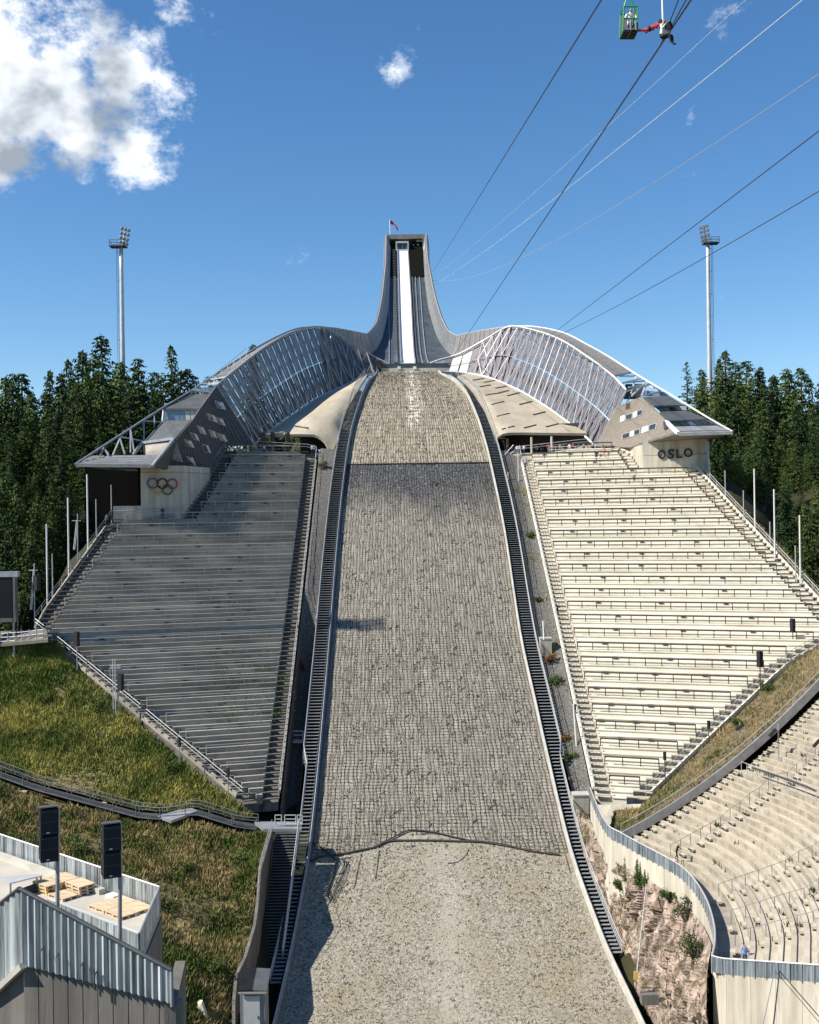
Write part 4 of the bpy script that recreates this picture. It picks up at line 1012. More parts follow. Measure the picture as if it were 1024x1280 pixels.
wn_ = (G2 - G1); wn_.z = 0; wn_.normalize(); fn2 = V((wn_.y, -wn_.x, 0)); fn2 = fn2 if fn2.dot(CAM - G1) > 0 else -fn2
sg = thing('letter_sign', 'dark metal letters reading OSLO on the pale concrete base wall', 'sign', hitplane(844, 567, G1 + fn2 * .1, fn2))
def letter(chars_px):
    ch, x0, x1, y0, y1 = chars_px
    o = hitplane(x0, y1, G1 + fn2 * .05, fn2); e = hitplane(x1, y1, G1 + fn2 * .05, fn2); tp = hitplane(x0, y0, G1 + fn2 * .05, fn2)
    ex = (e - o); ez = V((0, 0, (tp - o).length)); th = fn2 * .16; m = MB(); g = lambda u, v: o + ex * u + ez * v
    t_ = .20
    if ch == 'O':
        rows = []
        for i in range(41):
            a = 2 * math.pi * i / 40; c, s = math.cos(a), math.sin(a)
            p1 = g(.5 + .5 * c, .5 + .5 * s); p0 = g(.5 + .5 * c * .56, .5 + .5 * s * .60); rows.append([p0, p0 + th, p1 + th, p1, p0])
        m.grid(rows)
    elif ch == 'L':
        m.slab([g(0, 0), g(1, 0), g(1, .2), g(.3, .2), g(.3, 1), g(0, 1)], th)
    else:
        ctr = [(.95, .80), (.75, .93), (.48, .92), (.22, .82), (.20, .65), (.42, .55), (.66, .46), (.83, .32), (.74, .14), (.48, .07), (.22, .09), (.04, .22)]
        pts = smoothpts([V((a, b, 0)) for a, b in ctr], 34); L_ = []; R_ = []
        for i, p in enumerate(pts):
            d = (pts[min(i + 1, 33)] - pts[max(i - 1, 0)]).normalized(); nrm = V((-d.y, d.x, 0)); L_.append(p + nrm * .115); R_.append(p - nrm * .115)
        rows = [[g(a.x, a.y), g(a.x, a.y) + th, g(b.x, b.y) + th, g(b.x, b.y), g(a.x, a.y)] for a, b in zip(L_, R_)]; m.grid(rows)
    m.build('letter', 'letter', sg, label='letter ' + ch)
for c in (('O', 822.3, 832.5, 562.5, 573.5), ('S', 834.3, 843.5, 562, 573), ('L', 845.6, 853.3, 561.7, 572.5), ('O', 855, 866, 560.3, 571.5)): letter(c)

# ------------------------------------------------------------------ right bowl: parapet, rows, rock
zP = -33.6
cpx = [(776, 1041), (803, 1056), (830, 1070), (851, 1082.5), (867, 1098), (879, 1116), (887.5, 1135), (893.5, 1160), (893.5, 1180), (890, 1196)]
PC = smoothpts([hitz(x, y, zP) for x, y in cpx], 50)
D_ = [0]
for a, b in zip(PC, PC[1:]): D_.append(D_[-1] + (b - a).length)
LEN = D_[-1]
def pc(s):
    s = max(0, min(LEN, s)); i = int(np.searchsorted(D_, s, 'right') - 1); i = min(i, len(PC) - 2); u = (s - D_[i]) / (D_[i + 1] - D_[i]); return PC[i].lerp(PC[i + 1], u)
def pn(s):
    d = pc(min(LEN, s + 2.5)) - pc(max(0, s - 2.5)); d.z = 0; d.normalize(); return V((-d.y, d.x, 0)) if V((-d.y, d.x, 0)).x > 0 else V((d.y, -d.x, 0))
def wz(t): return .35 * t + .0095 * t * t
def bowl(s, t, dz=0): 
    p = pc(s) + pn(s) * t; return V((p.x, p.y, PC[0].z - 1.0 + wz(t) + dz))
print('bowl', LEN, [tuple(round(x, 1) for x in PC[i]) for i in (0, 15, 30, 49)])
bw = thing('bowl_terrace', 'curved pale concrete terrace of the spectator bowl at the right edge', 'grandstand', bowl(LEN / 2, 4))
ss = [LEN * i / 24 for i in range(25)]
# floor walk behind the parapet
MB().shell([[bowl(s, .3, -.1 - wz(.3)), bowl(s, 2.9, -.1 - wz(2.9))] for s in ss], (0, 0, -.4)).build('walk_floor', 'concrete_grey_shaded', bw)
FE = P(1026, 1207, 76)
t0 = 1.5; k = 0; tt = t0; rows_t = []
while tt < 46 and k < 62:
    rise = .42; wdt = rise / (.35 + .019 * tt)
    if abs(tt - 13.6) < .55: wdt = 1.8
    rows_t.append((tt, wdt)); tt += wdt; k += 1
zrow = PC[0].z - 1.0 + .55
for i, (tt, wdt) in enumerate(rows_t):
    z = zrow + .42 * i; b = MB(); rows = []
    s_end = LEN if tt > 6 else LEN - 2.5
    for s in [s_end * j / 26 for j in range(27)] + ([1e3] if tt > 2.5 else []):
        p = pc(s); n = pn(min(s, LEN))
        if s > LEN:
            tg_ = V((n.y, -n.x, 0)) if n.y > -2 and V((n.y, -n.x, 0)).y < 0 else V((-n.y, n.x, 0)); a_ = PC[-1] + n * (tt + wdt); dl = FE - PC[-1]
            den = tg_.x * dl.y - tg_.y * dl.x; Lx = min(((PC[-1] - a2).x * dl.y - (PC[-1] - a2).y * dl.x) / den for a2 in (a_, PC[-1] + n * tt)); p = p + tg_ * max(0, min(14, Lx - .55))
        jz = .012 * noise.noise((s * .3, i, 0)); f = lambda t, zz: V((p.x + n.x * t, p.y + n.y * t, zz))
        off = (.7 * min(1, s / LEN)) if i < 1 else 0
        rows.append([f(tt + off, z - 1.2), f(tt + off, z + jz), f(tt + .40, z + jz), f(tt + .40, z - .13), f(tt + wdt + .1, z - .13), f(tt + wdt + .1, z - 1.2)])
    b.grid(rows); b.add(rows[-1], [tuple(range(6))]); b.add(rows[0], [tuple(range(6))])
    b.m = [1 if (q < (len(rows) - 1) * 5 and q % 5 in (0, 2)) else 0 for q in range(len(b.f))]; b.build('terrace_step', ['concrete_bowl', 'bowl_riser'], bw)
def rowz(t):
    i = max(j for j, (a, w_) in enumerate(rows_t) if a <= max(t, t0)); return zrow + .42 * i
# radial stairs: half steps and a rail
stm = MB().bx(-.42, .42, -.20, .20, -.16, .02).mesh('stair_step', 'concrete_wall'); dkm = MB().bx(-.30, .30, -.03, .03, -.14, .0).mesh('step_shade', 'dark_interior')  # dark strip on each half step, the step's shadow put into its colour
def s_near(px, py, z):
    q = hitz(px, py, z); return min(np.linspace(0, LEN, 200), key=lambda s: (pc(s) - q).length)
for px, py, tmax in ((779, 1036, 44), (846, 1076, 40), (893, 1110, 30), (917, 1150, 24), (930, 1185, 16)):
    s0 = s_near(px - (0 if px > 800 else 0), py, zP - .8) if px > 800 else .7
    if px > 880: s0 = {893: LEN * .57, 917: LEN * .76, 930: LEN * .90}[px]
    n = pn(s0); tg = V((-n.y, n.x, 0)); ang = math.atan2(tg.y, tg.x)
    for (tt, wdt) in rows_t:
        if tt > tmax: break
        p = pc(s0) + n * (tt - .18); z = rowz(tt)
        place('stair_step', stm, bw, (p.x, p.y, z - .22), ang); q = p - n * .23; place('step_shade', dkm, bw, (q.x, q.y, z - .22), ang)
    if px > 800:
        r = MB(); pts = []
        for tt in np.arange(t0, min(tmax, 26), 1.15):
            p = pc(s0) + n * tt + tg * .7; z = rowz(tt); pts.append(V((p.x, p.y, z + 1.0))); r.tube([V((p.x, p.y, z - .1)), V((p.x, p.y, z + 1.0))], .03, 4, False)
        r.tube(pts, .026, 4); r.build('stair_rail', 'steel_grey', bw)
# cross aisle rail
r = MB(); pts = []; rd = MB(); pd = []
for j in range(0, 34):
    s = 1.5 + j * 1.05
    if s > LEN * .8: break
    p = pc(s) + pn(s) * 13.6; z = rowz(13.7); pts.append(V((p.x, p.y, z + 1.15))); r.tube([V((p.x, p.y, z - .1)), V((p.x, p.y, z + 1.15))], .035, 4, False)
    if 1 < j < 11 or 13 < j < 20: pd.append(V((p.x, p.y, z + .95)))
r.tube(pts, .035, 4); r.build('aisle_rail', 'rail_grey', bw)
MB().tube(pd[:9], .11, 5).build('aisle_pipe', 'rail_dark', bw)
# sloping side wall of the bowl along its far end
sw = thing('bowl_side_wall', 'grey metal capped side wall climbing between the bowl and the brown bank', 'wall', bowl(0, 4))
dv = pc(.01) - pc(1.0); dv.z = 0; dv.normalize()
pts = [bowl(0, t) + dv * .15 for t in np.arange(.2, 46, 1.6)]
for a, b in zip(pts, pts[1:]):
    MB().beam(a + V((0, 0, .45)), b + V((0, 0, .45)), .24, .95).build('wall_panel', 'steel', sw)
rr = MB(); rr.tube([p + dv * .1 + V((0, 0, 1.75)) for p in pts], .035, 4)
for p in pts: rr.tube([p + dv * .1 + V((0, 0, .8)), p + dv * .1 + V((0, 0, 1.75))], .03, 4, False)
rr.build('wall_rail', 'rail_grey', sw)

# corrugated parapet on a concrete retaining wall
def corr_panel(a, b, z0a, z1a, z0b, z1b, n_out, ribs, mt, parent, name='parapet_panel', depth=.05):
    m = MB(); rows = []
    k = ribs * 2
    for i in range(k + 1):
        u = i / k; p = a.lerp(b, u); o = n_out * (depth if i % 2 else -depth)
        rows.append([V((p.x, p.y, lerp(z0a, z0b, u))) + o, V((p.x, p.y, lerp(z1a, z1b, u))) + o])
    m.shell(rows, n_out * -.03); return m.build(name, mt, parent)
pw_ = thing('bowl_parapet', 'grey corrugated steel parapet curving along the lower rim of the bowl', 'parapet', PC[25] + V((0, 0, -1.4)))
lead = [hitz(738, 985, -32.2), hitz(745, 1003, -32.6), hitz(753, 1021, -33.2), hitz(762, 1034, -33.5)]
full = [V((p.x, p.y, p.z)) for p in lead] + [V(p) for p in PC]
e2 = P(1026, 1207, 76); e3 = e2 + (e2 - PC[-1]) * 1.0
full2 = full + [PC[-1].lerp(e2, .12) + V((0, -.25, 0)), e2, e3]
L2 = [0]
for a, b in zip(full2, full2[1:]): L2.append(L2[-1] + (b - a).length)
def fat(s): return polyat(full2, s / L2[-1])
s = 0; step = 1.0
while s < L2[-1] - .1:
    a = fat(s); b = fat(min(L2[-1], s + step)); d = b - a; d.z = 0; d.normalize(); n = V((d.y, -d.x, 0)); n = n if n.x < 0 or n.y < -.5 else -n
    corr_panel(a, b.lerp(a, .02), a.z - 1.15, a.z, b.z - 1.15, b.z, n, 3, 'galvanised_old', pw_)
    MB().tube([a + n * .1 + V((0, 0, -1.2)), a + n * .1 + V((0, 0, .02))], .05, 4).build('parapet_post', 'steel', pw_); s += step
MB().tube([fat(q) + V((0, 0, .03)) for q in np.linspace(0, L2[-1], 90)], .07, 5).build('top_rail', 'steel_pale', pw_)
rw = thing('retaining_wall', 'tall cream concrete retaining wall below the corrugated bowl parapet', 'wall', PC[25] + V((0, 0, -12)))
s = 0; k = 0
while s < L2[-1] - .1:
    st_ = 2.2; a = fat(s); b = fat(min(L2[-1], s + st_)); d = b - a; d.z = 0; d.normalize(); n = V((d.y, -d.x, 0)); n = n if n.x < 0 or n.y < -.5 else -n
    q = [a + V((0, 0, -1.16)), b.lerp(a, .012) + V((0, 0, -1.16)), b.lerp(a, .012) + V((0, 0, -16)), a + V((0, 0, -16))]
    MB().slab([p + n * .02 for p in q], n * -.5).build('wall_panel', 'concrete_wall', rw); s += st_
# end column of bowl (open space under parapet is filled by terrace); closing slab beneath the walk
# small concrete boxes between the right stair and the stand
for q, nm in (((676, 795, 690, 815), 'small pale concrete box between stair and sunlit stand, the upper one'), ((717, 990, 737, 1015), 'pale concrete box at the foot of the sunlit stand beside the parapet')):
    a = hith((q[0] + q[2]) / 2, q[3], 0); w2 = (q[2] - q[0]) / F * a.y; h2 = (q[3] - q[1]) / F * a.y
    tb = thing('concrete_box', nm, 'concrete box', V((a.x, a.y, a.z - 1)))
    MB().bx(a.x - w2 / 2, a.x + w2 / 2, a.y, a.y + 1.6, a.z - 2.5, a.z + h2 * .8).build('body', 'concrete_wall', tb); MB().bx(a.x - w2 / 2 - .08, a.x + w2 / 2 + .08, a.y - .08, a.y + 1.68, a.z + h2 * .8 + .003, a.z + h2 * .8 + .15).build('lid', 'concrete_board', tb)
    MB().tube([V((a.x - w2 / 2, a.y - .1, a.z + h2 * .6)), V((a.x + w2 / 2, a.y - .6, a.z - 1))], .04, 4).build('cable', 'rail_dark', tb)
# ------------------------------------------------------------------ ground around the built things
def proj(p):
    q = V(p) - CAM; k = q.dot(FW); return 512 + F * q.dot(RT) / k, 640 - F * q.dot(UP) / k
def fbm(x, y, z=0, o=4, ridged=False):
    s = 0; a = 1; f = 1
    for _ in range(o):
        v = noise.noise((x * f, y * f, z * f)); s += a * ((1 - abs(v) * 2) if ridged else v); a *= .5; f *= 2.05
    return s
def surface(rows, name, mt, amp=0, fr=.3, ridged=False, edge=True, seed=0, **props):
    nr, nc = len(rows), len(rows[0]); out = []
    for i, r in enumerate(rows):
        o = []
        for j, p in enumerate(r):
            k = min(1, 4 * min(i / (nr - 1), 1 - i / (nr - 1)), 4 * min(j / (nc - 1), 1 - j / (nc - 1))) if edge else 1
            a = rows[min(i + 1, nr - 1)][j] - rows[max(i - 1, 0)][j]; b = rows[i][min(j + 1, nc - 1)] - rows[i][max(j - 1, 0)]
            n = a.cross(b); n = n.normalized() if n.length > 1e-6 else V((0, 0, 1)); n = n if n.z > 0 else -n
            if ridged == 'rock':
                q = V((p.x * .42 + .25 * noise.noise(p * .6), p.y * .42, p.z * .26)); dd_, pp = noise.voronoi(q); q2 = V((p.x * 1.3, p.y * 1.3, p.z * .8)); d3, p3 = noise.voronoi(q2)
                hv = .35 + 1.3 * noise.noise(pp[0] * 7.3) - .7 * max(0, 1 - (dd_[1] - dd_[0]) * 5) + .55 * noise.noise(p3[0] * 5.1) - .25 * max(0, 1 - (d3[1] - d3[0]) * 5) + .25 * fbm(p.x * .9, p.y * .9, p.z * .9, 3)
                o.append(p + n * (k * max(hv, -.12))); continue
            o.append(p + n * (amp * k * fbm(p.x * fr + seed, p.y * fr, p.z * fr, 5, ridged)))
        out.append(o)
    m = MB(); m.grid(out); ob = m.build(name, mt, loc=(0, 0, 0), smooth=not ridged, kind='structure', **props)
    return out, bvh_of(out)
# strips of gravel between the steel stairs and the stands
def strip_rows(side):
    s = SL if side < 0 else SR; fx = XL if side < 0 else XR; rows = []
    u_edge = lambda Y: None
    top = s.A; bot = BLp if side < 0 else BR
    for Y in np.linspace(205, 131.5, 60):
        f = (top.y - Y) / (top.y - bot.y); o = top + (bot - top) * f - s.r * .3
        i = V((fx(Y) + side * 2.25, Y, H(Y) - .1)); dp = 0
        if side < 0: dp = 4.2 * max(0, min(1, (168 - Y) / 14))
        else: dp = .6
        rows.append([i, i.lerp(o, .15) - V((0, 0, dp)), i.lerp(o, .5) - V((0, 0, dp * 1.0)), i.lerp(o, .85) - V((0, 0, dp)), o + V((0, 0, -.3))])
    return [[a.lerp(b, u) for a, b in zip(r, r[1:]) for u in (0, .33, .66)] + [r[-1]] for r in rows]
gl_rows, bvGL = surface(strip_rows(-1), 'gravel_strip', 'gravel', .12, .9); gr_rows, bvGR = surface(strip_rows(1), 'gravel_strip', 'gravel', .15, .9, seed=5)
# grass slopes on the left
def hp(s, px, py, dz=0): return s.hit(px, py) + V((0, 0, dz))
wk = [(-120, 925, 134.5), (0, 967, 131), (50, 985, 130), (126, 1005, 128.8), (173, 1018, 128), (205, 1021, 127.6), (245, 1014, 128), (300, 1031, 127), (322, 1033, 127)]
wkp = Pl(wk)
s_top = [P(-120, 806, 156), P(-14, 810, 151.5), P(20, 803, 151), hp(SL, 44, 795, -.1)]
s_right = [hp(SL, 44, 795, -.1), hp(SL, 62, 803, -.1), hp(SL, 150, 884, -.1), hp(SL, 240, 962, -.1), hp(SL, 318, 1020, -.1)]
s_bot = [p + V((0, .8, .3)) for p in wkp[:-1]] + [hp(SL, 318, 1020, -.1)]
s_left = [P(-120, 806, 156), P(-120, 866, 146), s_bot[0]]
up_rows, bvU = surface(coons(s_top, s_bot, s_left, s_right, 60, 40), 'grass_bank', 'grass_ground', .45, .22, seed=3)
w_edge = [P(338, 1038, 123.5), P(331, 1062, 120.0), P(323, 1090, 115.2), P(320, 1130, 112.8), P(316, 1160, 110.8), P(304, 1200, 105.4), (P(293, 1222, 103.2)), P(290, 1255, 101), P(290, 1300, 98)]
l_top = [p + V((0, -.6, -.9)) for p in wkp]; l_top[-1] = w_edge[0] + V((-.2, 0, -.4))
l_right = [p + V((-.25, 0, -.35)) for p in w_edge]
l_left = [l_top[0], P(-120, 1030, 119), P(-120, 1120, 104), P(-120, 1320, 84)]
l_bot = [l_left[-1], P(0, 1318, 86), P(150, 1315, 88), l_right[-1]]
lo_rows, bvLo = surface(coons(l_top, l_bot, l_left, l_right, 60, 60), 'grass_bank', 'grass_ground', .7, .18, seed=11)
# brown banks on the right
b_in = [hp(SR, 869, 584, -.4), hp(SR, 945, 665, -.4), hp(SR, 1026, 755, -.4), hp(SR, 1058, 791, -.4)]
b_out = [b_in[0] + V((1.5, 1, -.2)), b_in[1] + V((2.8, 1.4, -.3)), b_in[2] + V((3.2, 1.2, -.5)), b_in[3] + V((8, 2, 0))]
br_rows, bvBR = surface(coons(b_in, b_out, [b_in[0], b_out[0]], [b_in[-1], b_out[-1]], 40, 6), 'earth_bank', 'soil', .12, .6)
c_in = [hp(SR, 1058, 790, -.5), hp(SR, 985, 830, -.5), hp(SR, 890, 918, -.5), hp(SR, 802, 1004, -.5), hp(SR, 768, 1006, -.6)]
c_out = [bowl(0, t) + dv * .5 + V((0, 0, .1)) for t in (40, 28, 20, 12, 6, 1)] + [hitz(764, 1034, zP - .9)]
bk_rows, bvBK = surface(coons(c_in, c_out, [c_in[0], c_out[0]], [c_in[-1], c_out[-1]], 60, 14), 'earth_bank', 'soil', .25, .5, seed=9)
MB().slab([hp(SR, 745, 1006), hp(SR, 803, 1005), hp(SR, 790, 1016, -.8), hp(SR, 762, 1024, -1.2)], (0, 0, -1)).build('landing_slab', 'concrete_wall', label='small pale concrete landing at the foot of the sunlit stand', category='landing')
# rock cut below the bowl
curve = [fat(q) for q in np.linspace(0, L2[-1], 400)]; cpx_ = [proj(p) for p in curve]
def wallpoint(px, py, lo=0, hi=1.0):
    best = min((abs(c[0] - px) + (0 if c[1] < 1215 else 99), p) for c, p in zip(cpx_[:260], curve[:260]))[1] if False else None
    k = min(range(int(lo * 400), int(hi * 400)), key=lambda i: abs(cpx_[i][0] - px)); p = curve[k]
    z = P(px, py, p.y).z; return V((p.x - .1, p.y, z))
iend = max(i for i in range(400) if (curve[i] - PC[-1]).length < .35) / 400
r_up = [wallpoint(x, y, 0, iend * .97) for x, y in ((737, 1024), (753, 1064), (775, 1081), (808, 1097), (841, 1120), (867, 1142), (880, 1157), (891, 1180))]
pe = PC[-1]; r_up += [V((pe.x - .3, pe.y + .2, P(884, 1215, pe.y).z)), V((pe.x - .6, pe.y - .4, P(882, 1262, pe.y).z)), V((pe.x - .4, pe.y - 1.5, P(880, 1320, pe.y).z))]
r_dn = [V((XR(Y) + 1.75, Y, H(Y) - .2)) for Y in np.linspace(133, 112, 14)] + [V((XR(Y) + 1.2 + (112 - Y) * .06, Y, H(Y) - .6)) for Y in np.linspace(109, 92, 8)]
rk_rows, bvRK = surface(coons(r_dn, r_up, [r_dn[0], r_up[0]], [r_dn[-1], r_up[-1]], 190, 120), 'rock_face', 'rock', 1.0, .34, ridged='rock', seed=2)
# the big ground sheet
CPT = []
for Y in range(40, 241, 20):
    CPT += [(XL(Y) - 8, Y, H(Y) - 3), (XR(Y) + 8, Y, H(Y) - 3)]
for u, v in SL.poly + SR.poly:
    s = SL if (u, v) in SL.poly else SR; p = s.pt(u, v); CPT.append((p.x, p.y, p.z - 2.5))
CPT += [(-60, 200, 57), (-95, 210, 52), (-62, 160, 40), (-70, 148, 36), (-110, 150, 36), (-140, 250, 62), (-60, 262, 70), (-25, 236, 59), (-38, 250, 60), (-24, 225, 59), (-30, 215, 59), (-20, 275, 78), (25, 262, 80), (0, 300, 80), (0, 345, 85), (60, 262, 72), (75, 200, 58), (110, 250, 60), (120, 180, 46), (75, 155, 36), (90, 140, 36), (-40, 110, 8), (-60, 60, 2), (60, 60, 0), (0, 0, 0), (-60, 0, 0), (60, 0, 2), (75, 110, 22), (-200, 200, 50), (200, 200, 50), (-90, 120, 24), (35, 236, 66), (48, 232, 66), (-300, 600, 90), (300, 600, 90), (0, 700, 95)]
CA = np.array(CPT, float)
cl = [p for r in lo_rows[::6] for p in r[::6]] + [p for r in up_rows[::6] for p in r[::6]] + [p for r in rk_rows[::8] for p in r[::8]]
CA = np.vstack([CA, np.array([[p.x, p.y, p.z - 2.5] for p in cl])])
def ground(X, Y):
    d = (CA[:, 0] - X) ** 2 + (CA[:, 1] - Y) ** 2; w_ = 1 / (d + 4) ** 2; z = float((w_ * CA[:, 2]).sum() / w_.sum())
    z += fbm(X * .03, Y * .03, 0, 3) * 1.2
    if XL(Y) - 3 < X < XR(Y) + 3 and Y < 242: z = min(z, H(Y) - 2.2)
    for s in (SL, SR):
        u, v = s.uv(V((X, Y, 0)) ); sp = s.span(v)
        if sp and sp[0] - 3 < u < sp[1] + 3: z = min(z, s.pt(u, v).z - 2.6)
    if X > 18 and 80 < Y < 150:
        t = (V((X, Y, 0)) - V((PC[20].x, PC[20].y, 0))).dot(V((.957, .287, 0)))
        if t > -3: z = min(z, PC[0].z - 3.5 + max(0, wz(max(t, 0))) - .5)
    return z
gx = sorted(set([-1500, -900, -500, -300, -220, -170] + list(range(-140, 141, 4)) + [170, 220, 300, 500, 900, 1500])); gy = sorted(set([-300, -150, -60] + list(range(-20, 300, 4)) + [320, 350, 400, 500, 700, 1000, 1600, 2600, 4000]))
m = MB(); m.grid([[V((x, y, ground(x, y) if abs(x) < 400 and y < 800 else 90 + 12 * noise.noise((x * .002, y * .002, 0)))) for x in gx] for y in gy])
m.build('ground', 'forest_floor', loc=(0, 0, 0), smooth=True, kind='structure')

# ------------------------------------------------------------------ grass, weeds, shrubs
def tufts(bvrows, n, mt, name, hmin, hmax, seed, dens=None, wd=.07, blades=3, **k):
    rng = random.Random(seed); nr, nc = len(bvrows), len(bvrows[0]); vs = []; fs = []
    for _ in range(n):
        i = rng.random() * (nr - 1.001); j = rng.random() * (nc - 1.001); a, b = int(i), int(j); u, v = i - a, j - b
        p = bvrows[a][b].lerp(bvrows[a][b + 1], v).lerp(bvrows[a + 1][b].lerp(bvrows[a + 1][b + 1], v), u)
        q = .5 + .5 * fbm(p.x * .35, p.y * .35, seed, 3)
        if dens and rng.random() > dens(p, q): continue
        hh = lerp(hmin, hmax, rng.random() ** 1.6) * (.5 + q)
        for _b in range(blades):
            an = rng.random() * 6.283; lx, ly = rng.gauss(0, .4) * hh, rng.gauss(0, .4) * hh; c, s = math.cos(an) * wd, math.sin(an) * wd
            ox, oy = rng.gauss(0, .12), rng.gauss(0, .12); o = len(vs)
            vs += [(p.x + ox - c, p.y + oy - s, p.z - .06), (p.x + ox + c, p.y + oy + s, p.z - .06), (p.x + ox + lx + c * .3, p.y + oy + ly + s * .3, p.z + hh)]
            fs.append((o, o + 1, o + 2))
    m = MB(); m.v = vs; m.f = fs; m.m = [0] * len(fs)
    return m.build(name, mt, loc=(0, 0, 0), kind='stuff', **k)
def patch(p, q): return .12 + 1.4 * max(0, .5 + fbm(p.x * .12, p.y * .12, 4.0, 3) * .9)
tufts(up_rows, 48000, 'grass_blade', 'grass', .15, .85, 1, patch, .085)
tufts(lo_rows, 62000, 'grass_dry', 'grass', .12, .70, 2, patch, .085)
tufts(bk_rows, 9000, 'grass_dry', 'grass', .12, .5, 3, lambda p, q: .2 + q * .6, .06)
tufts(br_rows, 2500, 'grass_dry', 'grass', .12, .45, 4, lambda p, q: .3 + q * .5, .06)
tufts(rk_rows, 3000, 'grass_dry', 'grass', .12, .5, 6, lambda p, q: max(0, (q - .48) * 3.0), .06)
tufts(gr_rows, 1500, 'grass_blade', 'weeds', .12, .5, 7, lambda p, q: max(0, (q - .5) * 3), .06)
hill_rows = [[V((lerp(XL(Y) + .4, XR(Y) - .4, j / 24), Y, H(Y))) for j in range(25)] for Y in np.linspace(92, 128.5, 60)]
slope_rows = [[V((lerp(XL(Y) + .4, XR(Y) - .4, j / 24), Y, H(Y) + .05)) for j in range(25)] for Y in np.linspace(128.5, 240, 90)]
tufts(hill_rows, 10000, 'outrun_weed', 'weeds', .03, .12, 12, lambda p, q: .25 + .9 * max(0, min(1, abs(p.x - 4.5) / 9)) * q * 1.6, .085)
tufts(hill_rows, 9000, 'outrun_stone', 'gravel_stones', .03, .10, 13, lambda p, q: 1.1 - q * .8, .10)
tufts(slope_rows, 9000, 'outrun_weed', 'slope_debris', .05, .20, 14, lambda p, q: q * 1.2, .10, 2)
tufts(slope_rows, 5000, 'outrun_stone', 'slope_stones', .04, .14, 15, lambda p, q: 1.1 - q, .08, 2)
def leafball(seed, rx, rz, n, size, lumps=9):
    rng = random.Random(seed); m = MB(); cs = []
    for _ in range(lumps):
        a = rng.random() * 6.283; r = rx * .75 * math.sqrt(rng.random()); cs.append((math.cos(a) * r, math.sin(a) * r, rz * (.25 + .75 * rng.random()), rx * rng.uniform(.28, .5)))
    for _ in range(n):
        c = rng.choice(cs); d = V((rng.gauss(0, 1), rng.gauss(0, 1), rng.gauss(0, .9))).normalized() * c[3] * (rng.random() ** .4)
        p = V(c[:3]) + d; p.z = max(p.z, .05); a = V((rng.gauss(0, 1), rng.gauss(0, 1), rng.gauss(0, 1))).normalized(); b = a.cross(V((rng.gauss(0, 1), rng.gauss(0, 1), rng.gauss(0, 1)))).normalized(); s = size * rng.uniform(.6, 1.4)
        m.add([p - a * s, p + b * s * .5, p + a * s, p - b * s * .5], [(0, 1, 2, 3)])
    st = MB()
    for c in cs: st.tube([(0, 0, -.2), (c[0] * .5, c[1] * .5, c[2] * .5), c[:3]], [.05 * rx, .035 * rx, .015 * rx], 4)
    return m, st
def shrub(p, rx, rz, label, mt='leaf', seed=0, n=700, size=.10, name='shrub'):
    tr_ = ' tree ' in label; t = thing('leafy_tree' if tr_ else name, label, 'tree' if tr_ else 'shrub', p); f, s = leafball(seed, rx, rz, n, size)
    f.v = [(a + p.x, b + p.y, c + p.z) for a, b, c in f.v]; s.v = [(a + p.x, b + p.y, c + p.z) for a, b, c in s.v]
    f.build('crown' if tr_ else 'foliage', mt, t); s.build('trunk' if tr_ else 'stem', 'bark', t); return t
sid = 0
